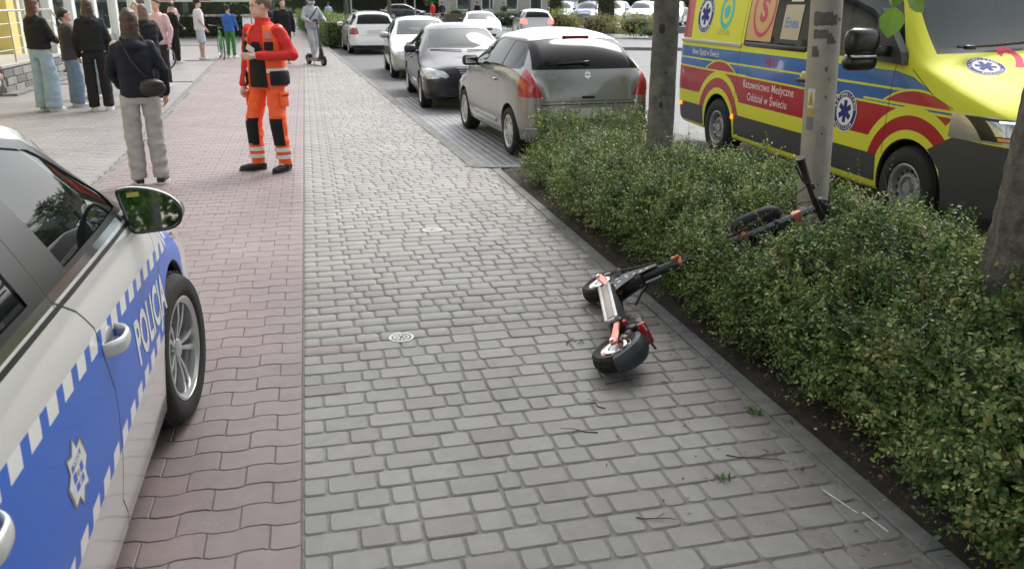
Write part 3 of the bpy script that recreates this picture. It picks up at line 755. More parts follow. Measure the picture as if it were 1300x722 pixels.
    S.stamp(tl, ml, 'front', 'tail_light', rng=(X(L+.1), X(L-opts.get('tlen', .34))), off=.002)
    # grille, lower dark
    if not opts.get('nogrille'): S.stamp([(-.1, gc+.10), (w*.6, gc+.10), (w*.62, gc+.22), (-.1, gc+.22)], m_blk, 'front', rng=(X(.35), X(-.1)), nx=.3); S.stamp([(-.1, n0-.17), (w*.42, n0-.15), (w*.44, n0-.06), (-.1, n0-.05)], m_blk, 'front', rng=(X(.35), X(-.1)), nx=.2)
    S.stamp([(-.1, gc-.05), (w*1.1, gc-.05), (w*1.1, gc+.14), (-.1, gc+.14)], m_plas if not opts.get('bodysill') else paint, 'front', rng=(X(L+.1), X(L-.4)))
    # doors
    if detail:
        a = cowl+.12
        S.gap([(X(a), .26), (X(a-.02), .6), (X(a+.06), zb(a))], ny=.3)
        S.gap([(X(bp), .26), (X(bp), zb(bp))], ny=.3)
        if opts.get('doors') != 3: S.gap([(X(r1-.05), zb(r1)), (X(r1-.05), .75), (X(r1-.25), .4)], ny=.3)
        S.gap([(X(a), .27), (X(r1-.3 if opts.get('doors') != 3 else bp), .27)], ny=.3)
        S.gap([(X(cowl+.02), w*.78), (X(.35), w*.68)], 'top', rng=(.6, 1.1)); S.gap([(.0, belt[1]-.34), (w*.64, belt[1]-.34)], 'front', rng=(X(L+.1), X(L-.2)))
    S.build(paint, e, split=('side_window', 'side_window__b', 'side_window__c', 'headlight', 'tail_light'))
    if detail: interior(e, xf, cowl, r1+.1, w)
    else: interior(e, xf, cowl, r1+.1, w)
    for sx in (0, wb):
        for sg in (1, -1): wheel(e, sx, sg*(w-.105), wr, wr, .2, style)
    for sg in (1, -1): mirror(e, X(cowl+.32+opts.get('mirs', 0)), w-.03, zb(cowl)+.09, sg, opts.get('mir', paint))
    if detail:
        for sg in (1, -1):
            for hx in ((bp-.18,) if opts.get('doors') == 3 else (bp-.16, r1-.15)):
                bm = bmesh.new(); box(bm, (X(hx), sg*(w+.005), zb(hx)-.13), (.2, .035, .03), bev=.012); bobj('door_handle', bm, paint, e, True)
    return e, S
# ================================================================== CARS
p_silver = mat('silver_paint', (.68, .675, .66), .32, .3, 1.)
p_grey = mat('grey_metallic_paint', (.26, .263, .265), .28, .55, 1.)
p_black = mat('black_blue_paint', (.004, .006, .014), .3, .0, .45)
p_silver2 = mat('champagne_paint', (.42, .43, .43), .3, .6, 1.)
p_white = mat('white_paint', (.78, .79, .78), .3, 0., 1.)
p_blue = mat('blue_paint', (.1, .35, .55), .3, .2, 1.)
p_dkgreen = mat('dark_green_paint', (.012, .03, .03), .3, .2, 1.)
GC = 'cars in the parking bay beside the pavement'
E_, S_ = simple_car('parked_car', 'grey hatchback with its red tall tail lamps towards the hedge, nearest car in the bay', 'car', (3.17, 10.15, -.08), math.pi/2+.05, 'hatch', 3.70, 1.69, 1.50, 2.39, .72, p_grey, 'cover', GC, m_glass_dk, 'tall',
   wr=.295, opts=dict(belt=(.96, 1.03), doors=3, hood=(.76, 1.0), nose=.76, mir=m_plas, bodysill=1, tail=[(.56, .745), (1.0, .745), (1.0, 1.08), (.79, 1.09), (.71, 1.05), (.64, .90)], tlen=.25, rw=.79, mirs=.22))
simple_car('parked_car', 'black saloon with silver grille bars facing the camera, between grey hatchback and silver car', 'car', (2.85, 18.0, -.08), -math.pi/2-.03, 'sedan', 4.53, 1.73, 1.43, 2.715, .78, p_black, 'alloy7', GC, None, 'box', wr=.31,
   opts=dict(belt=(.90, .98), hood=(.74, .95), nose=.74, head=[(.42, .60), (.48, .56), (.57, .585), (.62, .56), (.78, .55), (.88, .6), (.88, .70), (.74, .725), (.62, .70), (.5, .68)], mir=p_black))
simple_car('parked_car', 'silver hatchback facing the camera, behind the black saloon', 'car', (2.93, 24.3, -.08), -math.pi/2-.03, 'hatch', 4.2, 1.72, 1.46, 2.55, .85, p_silver2, 'alloy7', GC, None, opts=dict(mir=p_silver2))
simple_car('parked_car', 'white estate car seen from behind with red lamps, far end of the bay', 'car', (2.35, 32.6, -.08), math.pi/2+.04, 'wagon', 4.56, 1.78, 1.50, 2.58, .95, p_white, 'alloy7', GC, m_glass_dk, opts=dict(mir=p_white, tail=[(.56, .74), (.62, .70), (1., .70), (1., .93), (.62, .93)]))
# ------------------------------------------------------------------ fittings of the cars in the bay
def car_extras():
    e = E_; S = S_; L = 3.70; wb = 2.39; xr = wb+.72-L
    # number plate (white, blank as in the photo), recessed handle strip, wiper, badge, brake lamp
    hit = S.bvh.ray_cast(Vector((-4, 0, .50)), Vector((1, 0, 0)))[0]
    bm = bmesh.new(); box(bm, (hit.x-.012, -.02, .555), (.014, .52, .115), bev=.003); bobj('number_plate', bm, mat('plate_worn', (.55, .54, .52), .5, var=.1), e)
    bm = bmesh.new()
    a = S.bvh.ray_cast(Vector((-4, 0, 1.13)), Vector((1, 0, 0)))[0]; b = S.bvh.ray_cast(Vector((-4, .36, 1.115)), Vector((1, 0, 0)))[0]
    tube(bm, [a+Vector((-.02, 0, 0)), b+Vector((-.018, 0, 0))], [.014, .009], 6); box(bm, a+Vector((-.015, 0, -.01)), (.05, .07, .05), bev=.012); bobj('rear_wiper', bm, m_blk, e, True)
    a = S.bvh.ray_cast(Vector((-4, 0, 1.405)), Vector((1, 0, 0)))[0]
    bm = bmesh.new(); box(bm, a+Vector((-.01, 0, .0)), (.03, .34, .025), bev=.006); bobj('high_brake_lamp', bm, m_red_l, e, True)
    decal('badge', poly_me([[(-.045, .012), (.0, .045), (.045, .018), (.02, .0), (.0, .015), (-.018, .0)], [(.045, -.012), (.0, -.045), (-.045, -.018), (-.02, .0), (.0, -.015), (.018, .0)]]), S, 0, .985, m_chr, e, .004, 'rear')
    decal('lettering', text_me('SUZUKI', .045, sx=1.1), S, .46, .965, m_steel, e, .003, 'rear')
    decal('lettering', text_me('SWIFT', .04, sx=1.1), S, -.46, .965, m_steel, e, .003, 'rear')
    bm = bmesh.new(); a = S.bvh.ray_cast(Vector((-4, 0, .735)), Vector((1, 0, 0)))[0]; box(bm, a+Vector((-.004, 0, 0)), (.015, .16, .03), bev=.006); bobj('tailgate_handle', bm, m_blk, e, True)
    bm = bmesh.new(); a = S.bvh.ray_cast(Vector((-4, .34, .56)), Vector((1, 0, 0)))[0]; tube(bm, [a+Vector((-.01, .02, -.03)), a+Vector((-.012, .02, .01)), a+Vector((-.012, -.02, .01)), a+Vector((-.01, -.02, -.03))], .006, 5); bobj('tow_eye', bm, m_blk, e, True)
    bm = bmesh.new()
    pts = [S.bvh.ray_cast(Vector((-4, y, .655)), Vector((1, 0, 0)))[0]+Vector((-.001, 0, 0)) for y in np.linspace(-.68, .68, 15)]; tube(bm, pts, .006, 5); bobj('bumper_seam', bm, m_gap, e, True)
    bm = bmesh.new(); pts = [S.bvh.ray_cast(Vector((-4, y, .385)), Vector((1, 0, 0)))[0] for y in np.linspace(-.76, .76, 15)]
    pts = [p+Vector((-.004, 0, 0)) for p in pts if p]; tube(bm, pts, .014, 6); bobj('bumper_lip', bm, p_grey, e, True)
    for sg in (1, -1):
        bm = bmesh.new(); box(bm, (1.15, sg*.838, .36), (1.15, .02, .05), bev=.008); bobj('sill_trim', bm, m_steel, e, True)
    # saloon grille, bumper strip, fog lamps, star
    m = [o for o in bpy.data.objects if o.get('label', '').startswith('black saloon')][0]; xf = 2.715+.78
    bm = bmesh.new(); q = [(-.20, .56), (.20, .56), (.27, .72), (-.27, .72)]; prism(bm, q, xf-.05, xf-.012, 'YZ'); g = bobj('grille', bm, m_blk, m)
    for i in range(4):
        bm = bmesh.new(); box(bm, (xf-.012, 0, .59+i*.035), (.02, .40+i*.035, .012), bev=.004); bobj('grille_bar', bm, m_chr, g, True)
    bm = bmesh.new(); tube(bm, [(xf-.01, -.21, .555), (xf-.01, .21, .555), (xf-.02, .285, .73), (xf-.02, -.285, .73)], .010, 6, closed=True); bobj('grille_frame', bm, m_chr, g, True)
    bm = bmesh.new(); tube(bm, [(xf-.05, .035*math.cos(t), .80+.035*math.sin(t)) for t in np.linspace(0, 2*math.pi, 20, endpoint=False)], .004, 5, closed=True)
    for k in range(3):
        t = math.pi/2+k*2*math.pi/3; tube(bm, [(xf-.05, 0, .80), (xf-.05, .034*math.cos(t), .80+.034*math.sin(t))], .004, 4)
    bobj('bonnet_star', bm, m_chr, m, True)
    for sg in (1, -1):
        bm = bmesh.new(); tube(bm, [(xf-.02, sg*.22, .50), (xf-.03, sg*.5, .50), (xf-.12, sg*.74, .505), (xf-.32, sg*.85, .51)], .009, 5); bobj('bumper_strip', bm, m_chr, m, True)
        for yy, zz, rr in ((.50, .635, .062), (.655, .635, .050)):
            bm = bmesh.new(); sphere(bm, (xf-.075-(.07 if yy > .6 else 0), sg*yy, zz), (.035, rr, rr), 18); bobj('lamp_reflector', bm, mat('lamp_bowl', (.8, .82, .84), .12, .6, 1.), m, True)
        bm = bmesh.new(); sphere(bm, (xf-.07, sg*.58, .33), (.03, .07, .045), 14); bobj('fog_lamp', bm, m_clear_l, m, True)
        bm = bmesh.new(); box(bm, (1.35, sg*.862, .42), (1.5, .015, .03), bev=.005); bobj('side_strip', bm, m_chr, m, True)
        bm = bmesh.new(); tube(bm, [(xf-1.02, sg*.05, .975), (xf-1.06, sg*.35, .985), (xf-1.10, sg*.62, .985)], .008, 5); bobj('wiper', bm, m_blk, m, True)
    bm = bmesh.new(); box(bm, (xf+.004, 0, .40), (.012, .52, .11), bev=.003); bobj('number_plate', bm, m_plate, m)
    for o in [o for o in bpy.data.objects if o.get('label', '').startswith('white estate')]:
        bm = bmesh.new(); box(bm, (2.58+.95-4.56-.012, 0, .80), (.014, .52, .115), bev=.003); bobj('number_plate', bm, mat('plate_pinkish', (.70, .64, .64), .5), o)
        bm = bmesh.new(); tube(bm, [(-.6, -.52, 1.50), (1.4, -.54, 1.52)], .014, 6); bobj('roof_rail', bm, m_steel, o, True)
        bm = bmesh.new(); tube(bm, [(-.6, .52, 1.50), (1.4, .54, 1.52)], .014, 6); bobj('roof_rail', bm, m_steel, o, True)
        bm = bmesh.new(); box(bm, (.0, 0, .26), (1.9, 1.5, .16), bev=.03); bobj('underbody', bm, m_dark, o, True)
    for pre, h in (('grey hatch', .22), ('black saloon', .2), ('silver hatch', .2)):
        o = [o for o in bpy.data.objects if o.get('label', '').startswith(pre)][0]
        bm = bmesh.new(); box(bm, (1.2, 0, .22), (3.2, 1.2, .06), bev=.01); bobj('underbody', bm, m_dark, o, True)
car_extras()
# ------------------------------------------------------------------ police car, close at the left
m_pblue = mat('police_blue', (.008, .105, .52), .38, 0., .2)
m_pwhite = mat('reflective_white', (.74, .74, .72), .35, 0., .6)
def police_car():
    e = empty('police_car', 'silver and blue police car, its door mirror over the red path, at the left edge', 'police car', (-1.505, .88, 0), math.pi/2+.004)
    L, W, H, wb, oh = 4.6, 1.80, 1.50, 2.65, .9; xf = wb+oh; w = W/2
    K = spec(L, W, H, 'wagon', wb, oh, .17, hood=(.74, .99), belt=(1.0, 1.05), nose=.74)
    # long flat-ish doors, a soft crease below the glass and a tucked-in sill
    K['mz'] = [(0, .5), (L, .5)]; K['ws'] = [(a, b-.025) for a, b in K['wm']]
    K['wb'] = [(a, b-.018) for a, b in K['wb']]
    K['zr'] = [k for k in K['zr'] if k[0] < .9]+[(1.02, .955), (1.15, 1.0), (1.34, 1.12), (1.56, 1.265), (1.79, 1.385), (2.1, 1.43), (2.7, 1.45), (3.5, 1.43), (4.18, 1.34), (4.4, 1.18), (4.51, 1.0), (4.6, .42)]
    K['zt'] = [k for k in K['zt'] if k[0] < .9]+[(1.02, 1.0), (1.15, 1.045), (1.34, 1.17), (1.56, 1.315), (1.79, 1.43), (2.1, 1.485), (2.7, 1.505), (3.5, 1.49), (4.18, 1.41), (4.4, 1.22), (4.51, 1.03), (4.6, .45)]
    K['wr'] = [(0, .54), (.1, .60), (.4, .67), (1.0, .76), (1.2, .76), (1.56, .70), (1.85, .665), (2.2, .645), (3., .64), (4.2, .62), (4.6, .54)]
    S = Shell(L, xf, K, 90, p_silver); X = lambda s: xf-s; Y = lambda y: y-.88
    for ax in (0, wb): S.arch(ax, .325, .375, parent=e)
    # glass surround, black B pillar, chrome waist strip
    zb = lambda x: 1.04-.03*(x/2.5)                       # belt of the glass (x local)
    sur = [(2.30, zb(2.3)+.015), (2.24, 1.10), (1.99, 1.232), (1.76, 1.35), (1.5, 1.398), (1.1, 1.412), (.6, 1.415), (-.2, 1.39), (-.58, 1.27), (-.72, 1.08), (-.66, zb(-.6)+.0)]
    S.stamp(sur, m_blk, 'side', ny=.2)
    S.stamp([(2.34, zb(2.3)+.0), (-.70, zb(-.7)-.014), (-.70, zb(-.7)+.008), (2.30, zb(2.3)+.024)], m_chr, 'side', ny=.2)
    S.stamp([(2.32, zb(2.3)-.026), (-.70, zb(-.7)-.030), (-.70, zb(-.7)-.016), (2.32, zb(2.3)-.012)], m_blk, 'side', ny=.2)
    S.stamp([(2.14, zb(2.1)+.045), (2.16, 1.115), (1.98, 1.207), (1.75, 1.322), (1.50, 1.372), (1.31, 1.382), (1.43, zb(1.4)+.035)], m_glass, 'side', 'side_window', ny=.2, off=-.005)
    S.stamp([(1.12, zb(1.1)+.035), (1.04, 1.385), (.5, 1.388), (.10, 1.37), (-.02, zb(0)+.035)], m_glass, 'side', 'side_window__b', ny=.2, off=-.005)
    S.stamp([(-.08, zb(0)+.05), (.03, 1.36), (-.2, 1.355), (-.52, 1.24), (-.62, 1.09)], m_glass_dk, 'side', 'side_window__c', ny=.2, off=-.005)
    S.stamp([(-.1, 1.075), (.69, 1.075), (.60, H-.125), (.35, H-.09), (-.1, H-.085)], m_wind, 'front', 'windscreen', rng=(X(2.15), X(1.1)), off=-.003)
    S.stamp([(-.1, 1.12), (.62, 1.12), (.53, H-.15), (-.1, H-.12)], m_glass_dk, 'front', 'rear_window', rng=(X(L+.1), X(L-.5)), off=-.003)
    S.stamp([(.5, .6), (1., .62), (1., .78), (.55, .72)], m_clear_l, 'front', 'headlight', rng=(X(.6), X(-.1)))
    S.stamp([(.5, .72), (1., .72), (1., .98), (.6, .95)], m_red_l, 'front', 'tail_light', rng=(X(L+.1), X(L-.4)))
    # livery: blue band with white block edging
    top = lambda x: .915-.035*x; bot = lambda x: .425+.038*x
    F0, F1 = -.9, 2.99
    S.stamp([(F0, bot(F0)), (F1, bot(F1)), (F1-.02, top(F1)), (F0, top(F0))], m_pblue, 'side', ny=.3)
    x = -.35; i = 0
    while x < 2.92:
        a, b = x, min(x+.076, 2.95)
        S.stamp([(a, top(a)-.048), (b, top(b)-.048), (b+.012, top(b)), (a+.012, top(a))], m_pwhite, 'side', ny=.3)
        if not (b > 2.25 and a < 3.05): S.stamp([(a+.03, bot(a)), (b+.03, bot(b)), (b+.042, bot(b)+.045), (a+.042, bot(a)+.045)], m_pwhite, 'side', ny=.3)
        x += .130; i += 1
    # shut lines
    S.gap([(1.24, zb(1.2)), (1.35, .96), (1.43, .88), (1.51, .66), (1.48, .45), (1.44, .34), (1.50, .26), (1.50, .21)], ny=.25, w=.007); S.gap([(1.24, zb(1.2)-.01), (1.17, 1.39)], ny=.2, w=.006)
    S.gap([(2.32, zb(2.3)-.01), (2.38, .88), (2.41, .72), (2.37, .55), (2.27, .42), (2.24, .22)], ny=.25, w=.006)
    S.gap([(.12, zb(.1)), (.24, .92), (.40, .75), (.44, .55), (.36, .42)], ny=.25, w=.006)
    S.gap([(1.5, .215), (2.24, .215)], ny=.1, w=.005)
    S.gap([(1.05, zb(1.0)+.05), (.93, zb(.9)-.004)], ny=.2, w=.005) if False else None
    S.stamp([(.36, .165), (2.27, .165), (2.27, .186), (.36, .186)], m_chr, 'side', ny=.0, rng=(.5, 1.2))  # chrome strip put in for the highlight along the sill's lower edge
    S.build(p_silver, e, split=('side_window', 'side_window__b', 'side_window__c', 'headlight', 'tail_light'))
    # print
    decal('lettering', text_me('POLICJA', .205, sx=.74, bold=.006, spacing=1.06), S, 2.14, .65, m_pwhite, e, .0015)
    star = []
    for i in range(16):
        a = math.pi/2+2*math.pi*i/16; r = .082 if i % 2 == 0 else .056; star.append((r*math.cos(a), r*math.sin(a)))
    sb = decal('badge', poly_me([[(x*1.12, y*1.12) for x, y in star]]), S, 1.06, .655, mat('badge_edge', (.25, .22, .12), .4), e, .0012)
    decal('badge_star', poly_me([star]), S, 1.06, .655, mat('badge_silver', (.72, .73, .74), .35, .2), sb, .002)
    q = [[(-.042, .018), (.042, .028), (.042, .044), (-.042, .034)], [(-.042, -.012), (-.016, -.012), (-.016, .012), (-.042, .012)], [(.016, -.012), (.042, -.012), (.042, .012), (.016, .012)], [(-.034, -.036), (.034, -.036), (.034, -.018), (-.034, -.018)]]
    decal('badge_shield', poly_me(q), S, 1.06, .655, m_pblue, sb, .0026); decal('badge_eagle', poly_me([disc(.009, 10), [(-.014, .004), (0, -.012), (.014, .004), (0, .0)]]), S, 1.06, .655, mat('badge_gold', (.5, .42, .2), .4), sb, .0028)
    decal('lettering', text_me('POLICJA', .017, bold=.001), S, 1.06, .688, m_pwhite, sb, .0032); decal('lettering', text_me('RP', .018, bold=.001), S, 1.06, .628, m_pwhite, sb, .0032)
    # door handles: grip arch over a recess
    for hx, hz in ((1.55, .80), (.50, .845)):
        for sg in (1, -1):
            y = S.bvh.ray_cast(Vector((hx, -3, hz)), Vector((0, 1, 0)))[0].y
            h = empty('door_handle', loc=(hx, -sg*y*-1 if sg < 0 else -y, hz)); h.parent = e
            h.location.y = y if sg < 0 else -y
            s2 = -1 if sg < 0 else 1
            bm = bmesh.new(); sphere(bm, (.0, -s2*.004, 0), (.052, .012, .042), 20); bobj('recess', bm, mat('cup_shade_silver', (.30, .30, .30), .35, .5, 1.), h, True, 80)  # domed cup in darker silver, the recess shade set in its colour
            bm = bmesh.new(); P = []
            for t in np.linspace(-1, 1, 15): P.append((t*.080, s2*(.050*(1-abs(t)**3.2)-.004), -.0+.004*t))
            rings = []
            for (px, py, pz), t in zip(P, np.linspace(-1, 1, 15)):
                hh = .021+.004*(1-t*t); th = .009
                rings.append([bm.verts.new((px, py+s2*th*math.cos(a), pz+hh*math.sin(a))) for a in [2*math.pi*k/14 for k in range(14)]])
            for A, B in zip(rings[:-1], rings[1:]):
                for k in range(14): bm.faces.new((A[k], A[(k+1) % 14], B[(k+1) % 14], B[k]))
            bm.faces.new(rings[0]); bm.faces.new(rings[-1]); bmesh.ops.recalc_face_normals(bm, faces=bm.faces[:])
            bobj('grip', bm, p_silver, h, True, 70)
    # door mirror: rounded housing, glass facing back
    for sg in (1, -1):
        m = empty('door_mirror', loc=(2.17, sg*.825, 1.035)); m.parent = e; m.rotation_euler = (0, .08, -sg*.10)
        outl = [(.006, .02), (-.004, .068), (.008, .080), (.05, .084), (.11, .074), (.16, .052), (.195, .018), (.203, -.02), (.190, -.055), (.155, -.073), (.10, -.078), (.05, -.080), (.030, -.070), (.018, -.03)]
        def sm(P, n=4):
            o = []; N = len(P)
            for i in range(N):
                p0, p1, p2, p3 = [Vector(P[(i+k) % N]) for k in (-1, 0, 1, 2)]
                for t in [k/n for k in range(n)]: o.append(tuple(.5*((2*p1)+(p2-p0)*t+(2*p0-5*p1+4*p2-p3)*t*t+(3*p1-p0-3*p2+p3)*t**3)))
            return o
        O = sm(outl); cx, cz = .10, 0
        def ringat(x, k, dz=0): return [(x, sg*(cx+(a-cx)*k+.015), cz+(b-cz)*k+dz) for a, b in O]
        bm = bmesh.new(); R_ = [ringat(x, k) for x, k in ((-.030, .985), (-.028, 1.), (.0, 1.0), (.04, .93), (.075, .78), (.10, .5), (.108, .2))]
        Vv = [[bm.verts.new(p) for p in r] for r in R_]; n = len(O)
        for A, B in zip(Vv[:-1], Vv[1:]):
            for k in range(n): bm.faces.new((A[k], A[(k+1) % n], B[(k+1) % n], B[k]))
        bm.faces.new(Vv[-1]); bmesh.ops.recalc_face_normals(bm, faces=bm.faces[:]); bobj('housing', bm, p_silver, m, True, 60)
        bm = bmesh.new(); R_ = [ringat(-.028, 1.0), ringat(-.034, .985), ringat(-.036, .93), ringat(-.026, .90), ringat(-.018, .89)]
        Vv = [[bm.verts.new(p) for p in r] for r in R_]
        for A, B in zip(Vv[:-1], Vv[1:]):
            for k in range(n): bm.faces.new((A[k], A[(k+1) % n], B[(k+1) % n], B[k]))
        bmesh.ops.recalc_face_normals(bm, faces=bm.faces[:]); bobj('bezel', bm, m_blk, m, True, 60)
        bm = bmesh.new(); bm.faces.new([bm.verts.new(p) for p in ringat(-.020, .905)]); g_ = bobj('mirror_glass', bm, mat('mirror_silver', (.55, .6, .6), .02, 1.), m); g_.rotation_euler = (0, .10, -sg*.06); g_.location = (0, -sg*.006, 0)
        bm = bmesh.new(); bm.faces.new([bm.verts.new((-.0215, sg*(a), b)) for a, b in ((.045, .048), (.085, .05), (.085, .066), (.045, .064))]); bobj('sticker', bm, mat('sticker_yellow', (.62, .60, .12), .5), m)
        bm = bmesh.new(); tube(bm, [(.0, -sg*.05, -.045), (.0, sg*.0, -.045), (.01, sg*.06, -.04)], [.045, .035, .03], 12); bobj('arm', bm, m_blk, m, True)
        bm = bmesh.new(); tube(bm, [(-.0, sg*.212, -.03), (-.004, sg*.219, -.01), (-.004, sg*.214, .015)], .007, 6); bobj('turn_signal', bm, m_clear_l, m, True)
    interior(e, xf, 1.25, 3.4, w)
    bm = bmesh.new(); box(bm, (2.25, 0, .99), (.35, 1.3, .04), bev=.015); tube(bm, [(2.35, -.35, 1.02), (2.28, -.35, 1.12)], .06, 10); bobj('dashboard_top', bm, m_plas, e, True)
    bm = bmesh.new(); box(bm, (.4, 0, .165), (4.2, 1.5, .03)); bobj('underbody', bm, m_dark, e)
    for ax in (0, wb):
        for sg in (1, -1): wheel(e, ax, sg*(w-.085), .325, .325, .215, 'alloy5', steer=(-.13 if ax else 0))
    return e
police_car()
# ------------------------------------------------------------------ ambulance van
a_yel = mat('ambulance_yellow', (.70, .71, .06), .55, 0., .06, spec=.2)
a_blue = mat('ambulance_blue', (.015, .12, .42), .35, 0., .4)
a_red = mat('ambulance_red', (.42, .010, .022), .35, 0., .4)
m_foil = mat('window_foil_white', (.7, .72, .72), .5)
m_navy = mat('print_navy', (.03, .04, .22), .6, spec=.15)
m_prw = mat('print_white', (.78, .78, .76), .6, spec=.15)
def star_polys(r):
    P = []
    for k in range(3):
        a = math.pi/3*k+math.pi/2; c, s = math.cos(a), math.sin(a); w = r*.25
        P.append([(c*r-s*w, s*r+c*w), (-c*r-s*w, -s*r+c*w), (-c*r+s*w, -s*r-c*w), (c*r+s*w, s*r-c*w)])
    return P
def roundel(S, x, z, r, parent, way='right', k=1.):
    b = decal('roundel', poly_me([disc(r)]), S, x, z, m_navy, parent, .0016, way)
    decal('roundel_disc', poly_me(ring_polys(0.001, r*.66)), S, x, z, m_prw, b, .0026, way)
    decal('roundel_rim', poly_me(ring_polys(r*.95, r*1.0)), S, x, z, m_prw, b, .0030, way); decal('roundel_rim', poly_me(ring_polys(r*.66, r*.70)), S, x, z, m_prw, b, .0030, way)
    for i, p in enumerate(star_polys(r*.54)): decal('star_bar', poly_me([p]), S, x, z, m_navy, b, .0034+.0003*i, way)
    decal('lettering', arc_text('RATOWNICTWO', r*.81, r*.22, math.pi*.92, math.pi*.08), S, x, z, m_prw, b, .0034, way)
    decal('lettering', arc_text('MEDYCZNE', r*.81, r*.2, math.pi*1.75, math.pi*1.25), S, x, z, m_prw, b, .0034, way)
def ambulance():
    L, w, H, wb, oh = 5.98, 1.02, 2.60, 3.64, 1.0; xf = wb+oh; U = lambda u: wb-u
    e = empty('ambulance', 'yellow ambulance van with blue and red bands parked behind the hedge', 'ambulance', (5.845, 9.5, -.085), -math.pi/2-.03)
    K = dict(
        zt=[(0, .98), (.04, 1.04), (.12, 1.10), (.4, 1.22), (.75, 1.33), (.98, 1.42), (1.15, 1.56), (1.72, 2.22), (1.95, 2.42), (2.3, 2.55), (3.2, 2.60), (5.85, 2.60), (5.95, 2.56), (5.98, 2.5)],
        zr=[(0, .92), (.04, .98), (.12, 1.03), (.4, 1.14), (.75, 1.25), (.98, 1.34), (1.15, 1.47), (1.72, 2.08), (1.95, 2.26), (2.3, 2.38), (3.2, 2.44), (5.85, 2.44), (5.98, 2.36)],
        zs=[(0, .86), (.12, .98), (.4, 1.09), (.75, 1.20), (1.0, 1.29), (1.3, 1.33), (5.9, 1.34), (5.98, 1.3)],
        zb=[(0, .28), (.3, .24), (5.7, .28), (5.98, .36)],
        wr=[(0, .66), (.12, .72), (.4, .80), (.98, .90), (1.15, .90), (1.72, .82), (2.2, .80), (3, .82), (5.9, .82), (5.98, .78)],
        wb=[(0, .70), (.035, .76), (.12, .84), (.3, .91), (.7, .965), (1.1, .99), (1.6, 1.0), (5.8, 1.0), (5.93, .97), (5.98, .92)],
        wm=[(0, .76), (.035, .83), (.12, .90), (.3, .96), (.7, 1.005), (1.1, 1.02), (5.8, 1.02), (5.93, .99), (5.98, .94)],
        ws=[(0, .72), (.035, .79), (.12, .87), (.3, .93), (.7, .98), (1.1, .99), (5.8, .99), (5.98, .92)], mz=[(0, .5), (L, .5)])
    S = Shell(L, xf, K, 100, a_yel)
    for u in (0, wb): S.arch(U(u), .345, .405, parent=e)
    st = lambda P, m, **k: S.stamp([(U(u), z) for u, z in P], m, 'side', **k)
    ln = lambda u0, u1, z0, z1, m, **k: st([(u0, z0), (u1, z0), (u1, z1), (u0, z1)], m, **k)
    st([(5.0, 1.02), (5.0, 1.27), (.9, 1.27), (.3, 1.265), (.05, 1.225), (-.22, 1.10), (-.42, 1.03), (-.42, .985)], a_blue, ny=.25)
    st([(5.0, .71), (5.0, 1.02), (-.42, .965), (-.32, .86), (-.20, .70)], a_red, ny=.25)
    ln(5.0, -.40, 1.115, 1.135, a_yel, ny=.25); st([(5, 1.01), (5, 1.03), (-.42, .985), (-.42, .967)], a_yel, ny=.25)
    st([(-.16, 1.13), (-.125, 1.15), (.07, 1.225), (.035, 1.23), (-.2, 1.12)], a_yel, ny=.25)
    def half(uc, r, zlo, n=26, R0=0):
        a0 = math.asin(max(-1, min(1, (zlo-.345)/r)))
        return [(uc+r*math.cos(t), .345+r*math.sin(t)) for t in np.linspace(a0, math.pi-a0, n)]
    for uc in (0, wb):
        st(half(uc, .80, 1.01), a_yel, ny=.25); st(half(uc, .782, 1.02), a_red, ny=.25)
        ln(uc-.7, uc+.7, 1.002, 1.022, a_yel, ny=.25)
        st(half(uc, .665, .55), a_yel, ny=.25); st(half(uc, .59, .55), a_red, ny=.25); st(half(uc, .475, .50), a_yel, ny=.25)
    # dark lower cladding and front bumper
    m_plas = mat('bumper_grey', (.055, .055, .058), .5, var=.12, scale=12)
    for a, b in ((.43, 3.2), (4.08, 5.1)): ln(a, b, .32, .555, m_plas, ny=.2)
    st([(-1.2, .1), (.0-.40, .1), (-.40, .40), (-.36, .56), (-.21, .70), (-.45, .835), (-1.2, .80)], m_plas)
    S.stamp([(-.1, .2), (1.2, .2), (1.2, .80), (.5, .80), (.45, .72), (-.1, .72)], m_plas, 'front', rng=(xf-.45, xf+.1))
    S.stamp([(-.1, .74), (.50, .74), (.50, .97), (-.1, .97)], m_blk, 'front', 'grille', rng=(xf-.3, xf+.1))
    S.stamp([(.5, .40), (.86, .40), (.86, .52), (.5, .54)], m_blk, 'front', rng=(xf-.3, xf+.1))
    # lamps
    S.stamp([(.46, .835), (1.2, .825), (1.2, 1.03), (.46, .98)], mat('lamp_frame', (.42, .44, .45), .2, .6, 1.), 'front', rng=(U(-.40), xf+.1))
    S.stamp([(.49, .852), (.955, .845), (.975, 1.008), (.49, .972)], m_blk, 'front', rng=(U(-.44), xf+.1))
    S.stamp([(.52, .888), (.70, .885), (.71, .965), (.52, .955)], m_clear_l, 'front', 'headlight', rng=(U(-.44), xf+.1), off=.002); S.stamp([(.74, .885), (.925, .885), (.94, .985), (.74, .975)], m_clear_l, 'front', 'headlight__b', rng=(U(-.44), xf+.1), off=.002)
    S.stamp([(.53, .858), (.92, .853), (.92, .876), (.53, .880)], m_amber, 'front', 'turn_signal', rng=(U(-.46), xf+.1), off=.004)
    for sg in (1, -1):
        for z_, y0, y1, hh in ((.985, .54, .90, .012), (.935, .60, .70, .035), (.935, .74, .82, .03)):
            decal('running_light', poly_me([[(-(y1-y0)/2, -hh/2), ((y1-y0)/2, -hh/2), ((y1-y0)/2, hh/2), (-(y1-y0)/2, hh/2)]]), S, sg*(y0+y1)/2, z_, mat('led_white', (.9, .9, .9), .3, emit=(1, 1, 1), estr=.9), e, .005, 'front', .02)
